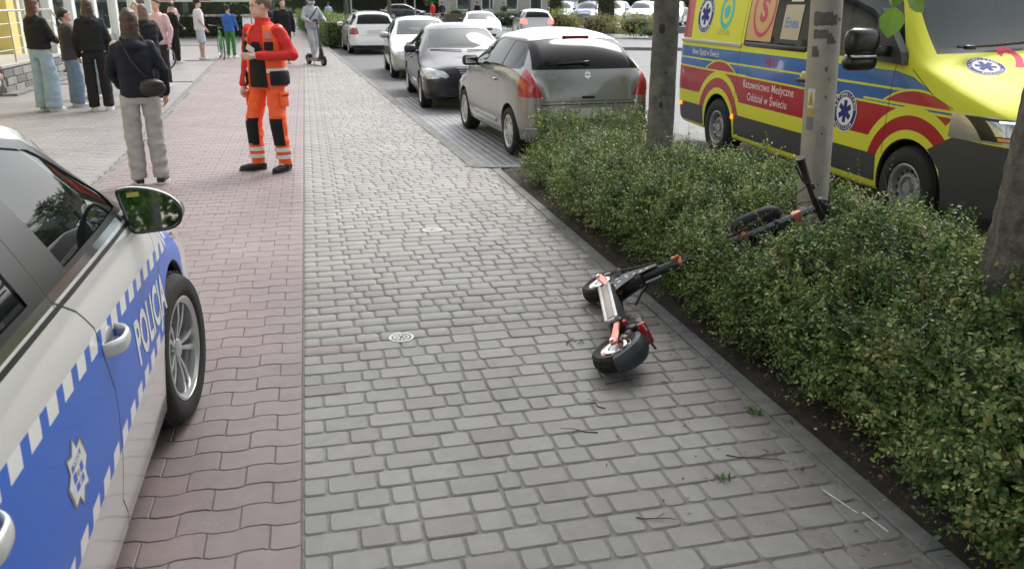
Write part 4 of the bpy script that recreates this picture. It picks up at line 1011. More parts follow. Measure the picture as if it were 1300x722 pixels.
    # glazing
    S.stamp([(-.1, 1.44), (.84, 1.41), (.755, 2.2), (.5, 2.36), (-.1, 2.40)], m_blk, 'front', rng=(U(.92), U(-.10)))
    S.stamp([(-.1, 1.475), (.80, 1.455), (.73, 2.15), (.45, 2.30), (-.1, 2.34)], m_wind, 'front', 'windscreen', rng=(U(.9), U(-.08)), off=-.003)
    st([(.22, 1.345), (1.42, 1.335), (1.42, 2.25), (.93, 2.23), (.52, 1.80)], m_blk, ny=.2)
    st([(.44, 1.42), (1.34, 1.39), (1.34, 2.18), (.96, 2.17), (.62, 1.80)], m_glass, name='side_window', ny=.2, off=-.004)
    st([(1.70, 1.34), (3.12, 1.34), (3.12, 2.2), (1.70, 2.2)], m_blk, ny=.2)
    st([(1.74, 1.385), (3.08, 1.385), (3.08, 2.16), (1.74, 2.16)], m_glass_dk, name='side_window__b', ny=.2, off=-.003)
    st([(4.60, 1.37), (4.90, 1.37), (4.96, 2.2), (4.70, 2.2)], a_red, ny=.2)
    S.gap([(U(.35), .58), (U(.33), 1.34)], ny=.2, w=.008); S.gap([(U(1.52), .3), (U(1.52), 2.3)], ny=.2, w=.008)
    S.gap([(U(3.18), .56), (U(3.18), 2.3)], ny=.2, w=.008)
    S.gap([(U(-.17), 1.115), (U(.12), 1.29)], ny=.2, w=.007); S.gap([(U(-.17), 1.11), (U(-.40), 1.035)], ny=.2, w=.006)
    S.stamp([(.62, .60), (1.1, .62), (1.1, 1.3), (.8, 1.3)], m_red_l, 'front', 'tail_light', rng=(-2, U(4.9)))
    S.build(a_yel, e, split=('side_window', 'side_window__b', 'headlight', 'headlight__b', 'turn_signal', 'tail_light'))
    # rail of the sliding door and the recessed lower channel
    for sg in (1, -1):
        bm = bmesh.new(); box(bm, (U(4.0), sg*1.006, 1.335), (1.72, .03, .045), bev=.01); bobj('sliding_rail', bm, mat('rail_grey', (.5, .5, .46), .35, .5), e, True)
        bm = bmesh.new(); box(bm, (U(2.42), sg*.995, 1.355), (1.30, .03, .05), bev=.012); bobj('window_trim', bm, m_blk, e, True)
        for u in (3.22, 4.75):
            bm = bmesh.new(); box(bm, (U(u), sg*1.022, .525), (.045, .02, .05), bev=.006); bobj('marker_light', bm, mat('marker_amber', (.95, .3, .04), .3, emit=(1, .3, .03), estr=.7), e)
        h = empty('door_handle', loc=(U(1.72), sg*1.02, 1.085)); h.parent = e
        bm = bmesh.new(); sphere(bm, (0, 0, .01), (.075, .012, .065), 20); bobj('recess', bm, mat('cup_shade_yellow', (.45, .46, .05), .35, coat=1.), h, True)  # darker copy of the body yellow, giving the cup its shade
        bm = bmesh.new(); box(bm, (-.01, sg*.03, -.015), (.20, .02, .035), bev=.01); bobj('grip', bm, m_blk, h, True)
        # big two-part mirror on a black triangular foot
        m = empty('door_mirror', loc=(U(.45), sg*1.0, 1.30)); m.parent = e
        bm = bmesh.new(); prism(bm, [(-.22, .04), (.26, .02), (.22, .12), (-.10, .46)], -.02, .05, 'XZ')
        bmesh.ops.transform(bm, matrix=Matrix.Diagonal((1, sg, 1, 1)), verts=bm.verts[:]); bmesh.ops.recalc_face_normals(bm, faces=bm.faces[:]); bobj('foot', bm, m_plas, m)
        bm = bmesh.new(); box(bm, (.05, sg*.10, .12), (.10, .22, .09), bev=.03); bobj('arm', bm, m_blk, m, True)
        bm = bmesh.new(); box(bm, (.03, sg*.29, .19), (.15, .30, .23), bev=.07); bobj('housing', bm, m_blk, m, True, 70)
        bm = bmesh.new(); box(bm, (.03, sg*.29, .03), (.14, .29, .13), bev=.055); bobj('lower_housing', bm, m_blk, m, True, 70)
        bm = bmesh.new(); box(bm, (.04, sg*.29, .082), (.15, .21, .022), bev=.008); bobj('turn_signal', bm, m_clear_l, m, True)
        bm = bmesh.new(); box(bm, (-.045, sg*.27, .19), (.006, .19, .17), bev=.002); bobj('mirror_glass', bm, MATS['mirror_silver'], m)
    # print on the side
    T = lambda s, size, u, z, m, **k: decal('lettering', text_me(s, size, **k), S, U(u), z, m, e, .0022)
    T('Nowy Szpital w Świeciu', .105, 4.10, 1.205, m_prw, sx=.78, bold=.001)
    T('Ratownictwo Medyczne', .125, 2.44, .925, m_prw, sx=.86, bold=.0006, spacing=1.08); T('Oddział w Świeciu', .125, 2.43, .79, m_prw, sx=.86, bold=.0006, spacing=1.08)
    T('C01 15', .10, 2.42, 1.195, mat('print_red', (.5, .03, .08), .4), sx=.9, bold=.004)
    roundel(S, U(.95), .86, .185, e); roundel(S, U(4.27), 1.66, .23, e); roundel(S, wb+.18, -.58, .145, e, 'hood')
    decal('lettering', text_me('24', .40, bold=.012), S, wb+.12, -.16, mat('print_pink_red', (.6, .05, .12), .6, spec=.15), e, .0022, 'hood')
    m_teal = mat('print_teal', (.03, .5, .48), .4)
    decal('emblem', poly_me(ring_polys(.001, .075)), S, U(3.68), 1.70, m_teal, e, .0022); decal('emblem', poly_me(ring_polys(.125, .175, k=1.15)), S, U(3.68), 1.70, m_teal, e, .0022)
    T('SZPITAL', .09, 3.68, 1.46, mat('print_grey_green', (.45, .47, .12), .5), sx=1.1)
    card = mat('sticker_orange', (.62, .36, .14), .4)
    decal('sticker', poly_me([[(-.29, -.32), (.29, -.32), (.31, .5), (-.31, .5)]]), S, U(2.80), 1.72, card, e, .0015)
    decal('emblem', poly_me(ring_polys(.205, .242, k=1.25)), S, U(2.76), 1.74, MATS['print_red'], e, .0026); decal('lettering', text_me('S', .36, bold=.014), S, U(2.76), 1.72, MATS['print_red'], e, .0026)
    decal('sticker', poly_me([[(-.18, -.16), (.18, -.16), (.18, .18), (-.18, .18)]]), S, U(2.14), 1.60, mat('sticker_tan', (.50, .42, .30), .4), e, .0015)
    decal('lettering', text_me('Enea', .14, bold=.003), S, U(2.14), 1.60, mat('print_blue', (.05, .25, .6), .4), e, .0026)
    decal('sticker', poly_me([[(-.12, -.02), (.12, -.02), (.12, .05), (-.12, .05)], [(-.12, .08), (.12, .08), (.12, .15), (-.12, .15)]]), S, U(2.12), 1.83, m_foil, e, .0015)
    bm = bmesh.new(); box(bm, (wb-.02, .55, 1.545), (.05, .16, .07), Matrix.Rotation(-.7, 3, 'Y')); bobj('paper', bm, m_foil, e)
    # wipers, cab
    for y0, y1 in ((-.72, -.05), (.0, .66)):
        bm = bmesh.new(); tube(bm, [(wb-.02+.03, y0, 1.47), (wb-.02, (y0+y1)/2, 1.475), (wb-.03, y1, 1.50)], .012, 6); box(bm, (wb+.02, y0+.1, 1.465), (.06, .08, .035), bev=.01); bobj('wiper', bm, m_blk, e, True)
    bm = bmesh.new(); box(bm, (wb-.5, 0, 1.25), (.7, 1.8, .22), bev=.06); bobj('dashboard', bm, m_plas, e, True)
    for yy in (.5, -.5):
        bm = bmesh.new(); box(bm, (wb-1.15, yy, 1.05), (.5, .5, .18), bev=.06); box(bm, (wb-1.42, yy, 1.45), (.15, .5, .75), bev=.06); box(bm, (wb-1.45, yy, 1.93), (.12, .28, .2), bev=.05); bobj('seat', bm, mat('cab_seat', (.12, .13, .15), .9), e, True)
    bm = bmesh.new(); box(bm, (wb-1.75, 0, 1.5), (.04, 1.9, 2.0)); bobj('bulkhead', bm, mat('bulkhead_grey', (.3, .32, .32), .7), e)
    bm = bmesh.new(); box(bm, (1.6, 0, .31), (5.4, 1.8, .04)); bobj('underbody', bm, m_dark, e)
    bm = bmesh.new(); a = Matrix.Rotation(-.9, 3, 'Y'); c = Vector((wb-.78, .5, 1.42)); tube(bm, [c+a@Vector((0, .2*math.cos(t), .2*math.sin(t))) for t in np.linspace(0, 2*math.pi, 24, endpoint=False)], .016, 8, closed=True); box(bm, c, (.03, .36, .05), a); bobj('steering_wheel', bm, m_dark, e, True)
    for ax in (0, wb):
        for sg in (1, -1): wheel(e, ax, sg*(w-.12), .345, .345, .235, 'steel')
ambulance()
# ================================================================== PLANTING: hedge, trees, pole
def leaf_mat(name, cols, rough=.45, tr=.25):
    m = bpy.data.materials.new(name); m.use_nodes = True; n = m.node_tree.nodes; l = m.node_tree.links; p = n['Principled BSDF']
    g = n.new('ShaderNodeNewGeometry'); cr = n.new('ShaderNodeValToRGB'); nz = n.new('ShaderNodeTexNoise'); nz.inputs['Scale'].default_value = 4.5; nz.inputs['Detail'].default_value = 3
    l.new(g.outputs['Position'], nz.inputs['Vector'])
    a = n.new('ShaderNodeMath'); a.operation = 'MULTIPLY_ADD'; a.inputs[1].default_value = 2.0; a.inputs[2].default_value = -1.0; l.new(nz.outputs['Fac'], a.inputs[0])
    b = n.new('ShaderNodeMath'); b.operation = 'ADD'; l.new(a.outputs[0], b.inputs[0]); l.new(g.outputs['Random Per Island'], b.inputs[1]); l.new(b.outputs[0], cr.inputs[0])
    e = cr.color_ramp.elements; e[0].position = cols[0][0]; e[0].color = cols[0][1]+(1,); e[1].position = cols[-1][0]; e[1].color = cols[-1][1]+(1,)
    for q in cols[1:-1]: x = e.new(q[0]); x.color = q[1]+(1,)
    l.new(cr.outputs[0], p.inputs['Base Color']); p.inputs['Roughness'].default_value = rough; p.inputs['Specular IOR Level'].default_value = .5
    t = n.new('ShaderNodeBsdfTranslucent'); l.new(cr.outputs[0], t.inputs[0]); mx = n.new('ShaderNodeMixShader'); mx.inputs[0].default_value = tr
    l.new(p.outputs[0], mx.inputs[1]); l.new(t.outputs[0], mx.inputs[2]); l.new(mx.outputs[0], n['Material Output'].inputs[0])
    MATS[name] = m; return m
def unit(v): return v/np.maximum(np.linalg.norm(v, axis=-1, keepdims=True), 1e-9)
def leaves(name, P, D, N, L, W, m, parent=None, six=False, kind='stuff'):
    """P base points, D leaf direction, N face normal, L length, W width"""
    D = unit(D); S = unit(np.cross(D, N)); N = unit(np.cross(S, D)); L = L[:, None]; W = W[:, None]; n = len(P)
    if six:
        v = [P, P+D*L*.33+S*W*.46+N*W*.12, P+D*L*.72+S*W*.40+N*W*.1, P+D*L, P+D*L*.72-S*W*.40+N*W*.1, P+D*L*.33-S*W*.46+N*W*.12]
        V = np.stack(v, 1).reshape(-1, 3); i = np.arange(n)[:, None]*6; F = np.concatenate([i+np.array([[0, 1, 2, 3]]), i+np.array([[0, 3, 4, 5]])])
    else:
        v = [P, P+D*L*.5+S*W*.5+N*W*.12, P+D*L, P+D*L*.5-S*W*.5+N*W*.12]
        V = np.stack(v, 1).reshape(-1, 3); F = np.arange(n*4).reshape(-1, 4)
    o = npobj(name, V, F, m, parent); 
    if kind: o['kind'] = kind
    return o
def sprays(P, O, rs, k, length, leafL, leafW, up=.35, spread=.6):
    """leafy twigs starting at P growing along O; returns leaf arrays and twig axes"""
    n = len(P); d = unit(O*.7+np.array([0, 0, up])+rs.normal(0, spread, (n, 3))*.6)
    ln = length*rs.uniform(.6, 1.3, n); a = unit(np.cross(d, rs.normal(0, 1, (n, 3)))); b = np.cross(d, a)
    t = (np.arange(k)+.5)/k; tt = t[None, :]+rs.uniform(-.3, .3, (n, k))/k
    bend = rs.normal(0, .25, (n, 3))
    C = P[:, None]+d[:, None]*(tt*ln[:, None])[..., None]+bend[:, None]*((tt**2)*ln[:, None])[..., None]
    sg = np.where(np.arange(k) % 2 == 0, 1, -1)[None, :, None]; ang = rs.normal(0, .5, (n, k))[..., None]
    side = a[:, None]*sg*np.cos(ang)+b[:, None]*np.sin(ang)
    D = unit(d[:, None]*.65+side+rs.normal(0, .25, (n, k, 3)))
    N = unit(b[:, None]*.6+O[:, None]*.5+np.array([0, 0, .5])+rs.normal(0, .45, (n, k, 3)))
    sc = (1-.45*tt)[..., None][..., 0]*rs.uniform(.5, 1.3, (n, k))
    return C.reshape(-1, 3), D.reshape(-1, 3), N.reshape(-1, 3), (leafL*sc).ravel(), (leafW*sc).ravel(), P, d, ln
m_hleaf = leaf_mat('hedge_leaf', [(-.1, (.034, .072, .022)), (.3, (.085, .155, .042)), (.65, (.155, .245, .062)), (.9, (.26, .335, .09)), (1.25, (.42, .42, .17))])
m_twig = mat('twig_bark', (.07, .05, .035), .9, var=.3)
def hedge():
    rs = np.random.RandomState(5)
    e = empty('hedge', 'long dense green hedge with the scooter stem lying in it', 'hedge', (2.8, 5, 0))
    prof = np.array([(2.20, .05), (2.06, .14), (1.99, .28), (2.01, .43), (2.10, .54), (2.30, .60), (2.7, .615), (3.0, .59), (3.22, .53), (3.38, .42), (3.42, .28), (3.36, .12)])
    seg = np.diff(prof, axis=0); sl_ = np.hypot(seg[:, 0], seg[:, 1]); cum = np.concatenate([[0], np.cumsum(sl_)]); T = cum[-1]
    Y0, Y1 = .9, 8.62
    def surf(t, y):
        x = np.interp(t, cum, prof[:, 0]); z = np.interp(t, cum, prof[:, 1])
        i = np.clip(np.searchsorted(cum, t)-1, 0, len(seg)-1); nx = -seg[i, 1]/sl_[i]; nz = seg[i, 0]/sl_[i]
        # clumps
        b = np.array([fnoise((a, yy, c), 1.6, 3)*.14+fnoise((a, yy, c), 3.6, 9)*.12 for a, yy, c in zip(x, y, z)])
        # rounded far end and a lower dip where the stem lies
        en = np.clip((Y1-y)/.45, 0, 1); sh = np.sqrt(1-(1-en)**2)
        x = 2.85+(x-2.85)*(.25+.75*sh); z = z*(.5+.5*sh)
        # bank runs a little wider near the camera
        x = x-np.clip((4.2-y)/3, 0, 1)*.05*(x < 2.6)+np.clip((y-5.6)/2.4, 0, 1)*.15*np.clip((2.9-x)/.8, 0, 1)*np.clip(z/.45, 0, 1); z = z*(1-.34*np.clip((y-5.6)/2.4, 0, 1))
        yc = 4.53-.45*(x-2.1); dip = (.10+.17*np.clip((x-2.25)/.3, 0, 1))*np.exp(-((y-yc)/np.where(y < yc, .42, .22))**2)*np.clip((3.25-x)/.3, 0, 1); z = z-dip*np.clip(z/.5, 0, 1)
        O = np.stack([nx, np.where(en < .5, .8, 0.), nz], 1); O = unit(O)
        return np.stack([x, y, z], 1)+O*b[:, None]-np.array([0, 1., 0])*0, O
    outs = []
    for (ya, yb, cnt, k, ln, LL, LW, six) in ((.9, 3.4, 7200, 16, .14, .034, .020, True), (3.4, 5.6, 5600, 16, .14, .033, .019, True), (5.6, 8.62, 5200, 14, .14, .031, .019, False)):
        y = rs.uniform(ya, yb, cnt); t = rs.uniform(0, T, cnt); t = np.where(rs.rand(cnt) < .12, rs.uniform(0, T*.4, cnt), t)
        P, O = surf(t, y); P = P-O*(rs.uniform(0.02, .17, cnt)**1.0)[:, None]
        if yb > 8: # end cap
            m2 = 900; yy = rs.uniform(8.25, 8.6, m2); P2 = np.stack([rs.uniform(2.25, 3.5, m2), yy, rs.uniform(.1, .6, m2)], 1); O2 = np.tile([0, 1., .2], (m2, 1)); P = np.concatenate([P, P2]); O = np.concatenate([O, unit(O2)])
        P[:, 2] = np.maximum(P[:, 2], .05)
        C, D, N, L, W, B, d, l2 = sprays(P, O, rs, k, ln, LL, LW)
        T0, T1 = np.array([2.62, 3.97, .66]), np.array([2.12, 4.08, .40]); ab = T1-T0; tt_ = np.clip(((C-T0)@ab)/(ab@ab), 0, 1); Q = T0+tt_[:, None]*ab
        near = (np.hypot(C[:, 0]-Q[:, 0], np.where(C[:, 1] < Q[:, 1], .55, 1.)*(C[:, 1]-Q[:, 1])) < .19-.06*tt_) & (C[:, 2] > Q[:, 2]-.07-.20*np.clip(Q[:, 1]-C[:, 1], 0, .4)*0-.02) & (tt_ < .86)
        keep = ~near & (C[:, 2] > .03) & (np.hypot(C[:, 0]-2.64, C[:, 1]-6.18) > .14) & (np.hypot(C[:, 0]-2.78, C[:, 1]-2.69) > .15) & (np.hypot(C[:, 0]-2.96, C[:, 1]-4.41) > .12)
        o = leaves('leaves', C[keep], D[keep], N[keep], L[keep], W[keep], m_hleaf, e, six)
        # twigs as thin 3-sided prisms
        tip = B+d*l2[:, None]; a = unit(np.cross(d, [0.3, .5, .8]))*.0016; b = unit(np.cross(d, a))*.0016; n = len(B)
        V = np.stack([B+a, B-a*.5+b, B-a*.5-b, tip], 1).reshape(-1, 3); i = np.arange(n)[:, None]*4
        npobj('twigs', V, np.concatenate([i+np.array([[0, 1, 3]]), i+np.array([[1, 2, 3]]), i+np.array([[2, 0, 3]])]), m_twig, e)['kind'] = 'stuff'
    # long new shoots standing out of the surface
    n = 620; y = rs.uniform(1.2, 8.4, n); t = rs.uniform(0, T*.62, n); P, O = surf(t, y); P = P-O*.04
    C, D, N, L, W, B, d, l2 = sprays(P, O, rs, 24, .27, .020, .012, up=.1, spread=.75)
    leaves('leaves', C, D, N, L, W, leaf_mat('shoot_leaf', [(0, (.04, .09, .03)), (.6, (.09, .15, .045)), (1.3, (.24, .25, .10))]), e, True)
    tip = B+d*l2[:, None]; a = unit(np.cross(d, [0.3, .5, .8]))*.002; b = unit(np.cross(d, a))*.002
    V = np.stack([B+a, B-a*.5+b, B-a*.5-b, tip], 1).reshape(-1, 3); i = np.arange(n)[:, None]*4
    npobj('twigs', V, np.concatenate([i+np.array([[0, 1, 3]]), i+np.array([[1, 2, 3]]), i+np.array([[2, 0, 3]])]), mat('shoot_bark', (.20, .12, .06), .8), e)['kind'] = 'stuff'
    # branching wood from the soil up
    bm = bmesh.new(); rr = random.Random(4)
    for k in range(210):
        y = rr.uniform(1, 8.4); x = rr.uniform(2.3, 3.4); p = Vector((x, y, -.01)); 
        for q in range(3):
            tgt = Vector((x+rr.uniform(-.35, .25) if x > 2.6 else x+rr.uniform(-.22, .15), y+rr.uniform(-.25, .25), rr.uniform(.35, .55)))
            mid = (p+tgt)/2+Vector((rr.uniform(-.05, .05), rr.uniform(-.05, .05), .02)); tube(bm, [p, mid, tgt], [.008, .006, .003], 4, caps=False)
    bobj('branches', bm, m_twig, e)['kind'] = 'stuff'
    # dark filler closing the view through the hedge, inner shade put into its colour
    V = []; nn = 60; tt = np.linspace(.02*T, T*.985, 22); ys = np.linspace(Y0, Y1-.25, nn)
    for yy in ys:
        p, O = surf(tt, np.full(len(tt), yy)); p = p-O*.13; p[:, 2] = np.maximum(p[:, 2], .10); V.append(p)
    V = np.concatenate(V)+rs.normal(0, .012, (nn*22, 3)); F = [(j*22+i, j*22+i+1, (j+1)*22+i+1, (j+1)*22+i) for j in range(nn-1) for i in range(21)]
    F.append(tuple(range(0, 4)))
    npobj('dark_core', V, np.array(F), mat('core_shade', (.030, .028, .018), .95, col2=(.012, .014, .008), scale=25), e)['kind'] = 'stuff'
    for c in e.children: c.location = (-2.8, -5, 0)
hedge()
m_bark = mat('bark_grey', (.18, .175, .155), .9, col2=(.045, .044, .038), scale=7, bump=1., bscale=45, detail=8)
m_bark2 = mat('bark_furrowed', (.16, .145, .125), .9, col2=(.045, .04, .034), scale=16, bump=1., bscale=60, detail=8)
m_tleaf = leaf_mat('tree_leaf', [(0, (.03, .08, .018)), (.5, (.06, .14, .03)), (1, (.14, .24, .05))], tr=.4)
def trunk_mesh(base, top, r0, r1, seed, flute=.06, m=None, parent=None, knots=()):
    n, kk = (70, 40) if flute < .1 else (220, 72); V = []; b = Vector(base); t = Vector(top)
    for i in range(n):
        f = i/(n-1); c = b.lerp(t, f); r = r0+(r1-r0)*f; r *= 1+.35*math.exp(-f*(t-b).length/.16)
        for k in range(kk):
            a = 2*math.pi*k/kk; d = Vector((math.cos(a), math.sin(a), 0)); p = c+d*r
            q = 1+flute*fnoise((d.x*1.3, d.y*1.3, p.z*.7), 1.5, seed)+.045*fnoise((d.x*3, d.y*3, p.z*3), 2.2, seed+3)+.02*abs(fnoise((d.x*8, d.y*8, p.z*3), 2.5, seed+7))+(.10*(abs(fnoise((d.x*4, d.y*4, p.z*1.1), 2.6, seed+1))-.2)+.05*fnoise((d.x*7, d.y*7, p.z*9), 2, seed) if flute > .1 else 0)
            for (ka, kz, kr, kd) in knots:
                dd = math.hypot(math.atan2(math.sin(a-ka), math.cos(a-ka))*r, p.z-kz)
                q += kd*(math.exp(-(dd/kr)**2)-1.6*math.exp(-(dd/(kr*.5))**2))
            V.append(tuple(c+d*r*q))
    F = [(j*kk+i, j*kk+(i+1) % kk, (j+1)*kk+(i+1) % kk, (j+1)*kk+i) for j in range(n-1) for i in range(kk)]
    return npobj('trunk', V, np.array(F), m or m_bark, parent, True)
def crown(parent, c, rad, n, seed, leaf=.075, m=None, skip=None, trunk_top=None, squash=.75, k=12):
    rs = np.random.RandomState(seed); cl = []
    for i in range(n):
        d = rs.normal(0, 1, 3); d /= np.linalg.norm(d); r = rs.uniform(.35, 1)**.6; cl.append(np.array(c)+d*np.array([1, 1, squash])*rad*r*rs.uniform(.85, 1.15))
    cl = np.array(cl); m_ = 10; P = (cl[:, None]+rs.normal(0, .16*rad/2, (n, m_, 3))).reshape(-1, 3); O = unit(P-np.array(c))
    C, D, N, L, W, B, d, l2 = sprays(P, O, rs, k, .35, leaf, leaf*.8, up=.0)
    if skip is not None: kp = skip(C); C, D, N, L, W = C[kp], D[kp], N[kp], L[kp], W[kp]
    o = leaves('crown', C, D, N, L, W, m or m_tleaf, parent, False, None)
    bm = bmesh.new(); tt = Vector(trunk_top)
    for p in cl[::max(1, n//26)]:
        mid = (tt+Vector(p))/2+Vector((0, 0, .25)); tube(bm, [tt, mid, Vector(p)], [.05, .035, .01], 6, caps=False)
    bobj('limbs', bm, m_bark, parent)
    return o
def tree(label, base, top, r0, r1, seed, cr, rad, n, m=None, group='trees planted along the hedge', skip=None, knots=(), leaf=.075, flute=.06):
    e = empty('tree', label, 'tree', base, group=group); bpy.context.view_layer.update()
    z = Vector(base)
    t = trunk_mesh((0, 0, -.03), tuple(Vector(top)-z), r0, r1, seed, m=m, parent=e, knots=knots, flute=flute)
    o = crown(e, tuple(Vector(cr)-z), rad, n, seed, trunk_top=tuple(Vector(top)-z-Vector((0, 0, .2))), leaf=leaf, skip=(lambda C: skip(C+np.array(base))) if skip else None)
    return e
hi = lambda C: C[:, 2] > 2.55
tree('grey smooth-barked tree trunk with knot holes rising from the hedge beside the grey hatchback', (2.66, 6.18, 0), (2.70, 6.30, 4.2), .104, .09, 1, (3.0, 6.6, 4.9), 2.2, 150, skip=hi,
     knots=((4.1, 1.62, .05, .28), (4.4, 1.05, .06, .14), (4.0, 1.30, .03, .12)))
tree('rough furrowed tree trunk in the hedge at the right edge', (2.76, 2.69, 0), (2.98, 2.75, 4.2), .150, .135, 8, (3.7, 2.3, 4.5), 2.6, 560, m_bark2, skip=hi, flute=.14)
tree('unseen tree added behind the camera to shade the foreground', (2.66, -.9, 0), (2.7, -1.0, 4.2), .12, .10, 14, (4.0, -1.6, 4.9), 2.6, 300, skip=hi)  # out of view, put in so its crown darkens the near paving
ta = [o for o in bpy.data.objects if o.get('label', '').startswith('grey smooth')][0]
for ka, kz, kr in ((-2.25, 1.53, .032), (-1.75, 1.21, .009), (-2.0, .97, .022)):
    d = Vector((math.cos(ka), math.sin(ka), 0)); c = d*.101+Vector((.04*kz/4.2, .12*kz/4.2, kz)); bm = bmesh.new(); sphere(bm, c, (kr*.45, kr*.8, kr*1.15), 12, rot=Matrix.Rotation(ka, 3, 'Z')); bobj('knot', bm, mat('knot_dark', (.035, .032, .028), .95, var=.4, scale=60, bump=1., bscale=90), ta, True)
# twig hanging into view from the right-hand tree
def hanging_twig():
    bm = bmesh.new(); tw = [Vector((2.70, 3.5, 2.75)), Vector((2.64, 3.5, 2.2)), Vector((2.595, 3.48, 1.78))]
    tube(bm, tw, [.004, .003, .002], 5); P = []; 
    e = empty('leafy_twig', 'hanging twig with broad green leaves in front of the ambulance cab', 'twig', (2.64, 3.5, 2.2)); 
    for v in bm.verts: v.co -= Vector((2.64, 3.5, 2.2))
    bobj('stem', bm, m_twig, e)
    m = leaf_mat('broad_leaf', [(0, (.10, .22, .03)), (1, (.22, .36, .06))], .4, .45)
    rs = random.Random(2)
    for i, (dx, dz, s, a) in enumerate(((-.045, -.40, .13, -2.0), (-.03, -.50, .14, -1.65), (.03, -.43, .13, -.9), (-.05, -.26, .10, -2.4), (.04, -.30, .09, -.6), (.0, -.12, .09, -2), (.03, -.0, .09, -1))):
        bm = bmesh.new(); out = [(0, 0), (.16, .30), (.42, .44), (.7, .33), (1, 0)]; n = Vector((rs.uniform(-.3, .3), -1, rs.uniform(-.1, .5))).normalized(); d = Vector((math.cos(a), 0, math.sin(a))); d = (d-n*d.dot(n)).normalized(); sd = d.cross(n)
        up = [bm.verts.new(Vector((dx, -.01, dz))+d*x*s+n*(-.05*math.sin(x*3)*s)) for x, y in out]
        A = [bm.verts.new(Vector((dx, -.01, dz))+d*x*s+sd*y*s+n*.02*s) for x, y in out[1:-1]]; B = [bm.verts.new(Vector((dx, -.01, dz))+d*x*s-sd*y*s+n*.02*s) for x, y in out[1:-1]]
        for S_ in (A, B):
            bm.faces.new((up[0], S_[0], up[1])); bm.faces.new((up[1], S_[0], S_[1], up[2])); bm.faces.new((up[2], S_[1], S_[2], up[3])); bm.faces.new((up[3], S_[2], up[4]))
        bmesh.ops.recalc_face_normals(bm, faces=bm.faces[:]); bobj('leaf', bm, m, e)
hanging_twig()
def pole():
    e = empty('lamp_pole', 'grey beige metal lamp pole with yellow warning sticker standing in the hedge', 'lamp pole', (2.94, 4.41, 0))
    m = mat('pole_paint', (.31, .285, .25), .55, .1, var=.18, scale=5, bump=.15, bscale=40)
    dk = mat('pole_scuff', (.07, .065, .06), .8, col2=(.13, .12, .11), scale=20)
    bm = bmesh.new(); lathe(bm, [(.088, -.05), (.088, 1.2), (.085, 2.2), (.08, 4), (.06, 7), (.0, 7.02)], (0, 0, 0), 'Z', 40); bobj('post', bm, m, e, True, 60)
    def wrap(name, a0, a1, z0, z1, r, mm, n=10, shape=None):
        bm = bmesh.new(); P = []
        for i in range(n+1):
            t = i/n; a = a0+(a1-a0)*t; lo, hi_ = (z0, z1) if not shape else shape(t)
            P.append((bm.verts.new((r*math.cos(a), r*math.sin(a), lo)), bm.verts.new((r*math.cos(a), r*math.sin(a), hi_))))
        for A, B in zip(P[:-1], P[1:]):
            if (A[0].co-A[1].co).length < 1e-6 and (B[0].co-B[1].co).length < 1e-6: continue
            bm.faces.new((A[0], B[0], B[1], A[1]))
        return bobj(name, bm, mm, e, True)
    e.rotation_euler = (0, -.048, 0); A = -2.16                                    # angle facing the camera side
    wrap('access_hatch', A-.05, A+.62, .35, 1.02, .0900, mat('hatch_paint', (.27, .255, .23), .55, .1, var=.12), shape=lambda t: (.35, 1.045-.05*(abs(t-.5)*2)**3))
    for zz in (1.0, .70):
        a = A+.30; bm = bmesh.new(); c = Vector((math.cos(a)*.088, math.sin(a)*.088, zz)); cone(bm, c, c*1.04*Vector((1, 1, 0)).length/Vector((1, 1, 0)).length+Vector((0, 0, -.04*zz)), .006, .005, 8); bobj('bolt', bm, m_dark, e)
    w = mat('sticker_white', (.55, .54, .50), .5, var=.1)
    wrap('sticker', A-.80, A-.30, 1.145, 1.255, .0885, w); wrap('warning_triangle', A-.76, A-.34, 1.16, 1.24, .0897, mat('sticker_warning', (.42, .32, .05), .5), n=12, shape=lambda t: (1.160, 1.162+.085*(1-abs(t-.5)*2)))
    wrap('warning_plate', A-.80, A-.32, 1.105, 1.14, .0887, MATS['sticker_warning']); wrap('grey_sticker', A-.82, A-.3, 1.02, 1.095, .0888, mat('sticker_grey', (.16, .16, .155), .6))
    wrap('flash_symbol', A-.565, A-.535, 1.175, 1.215, .0905, m_blk, n=2)
    rs = random.Random(8)
    for z0, z1, a0, a1 in ((1.60, 1.675, -.75, .8), (1.53, 1.58, -.7, .5), (1.50, 1.54, .2, .8), (1.43, 1.49, -.75, -.25), (1.35, 1.375, .2, .4), (1.30, 1.315, .45, .6), (1.62, 1.64, .9, 1.2), (1.20, 1.215, .3, .5)):
        wrap('tape_residue', A+a0, A+a1, z0, z1, .0880, dk, 16, (lambda z0, z1: lambda t: (z0+.01*fnoise((t*7, z0, 0), 2), z1+.012*fnoise((t*9, z1, 3), 2)-(.02 if t > .8 else 0)))(z0, z1))
pole()
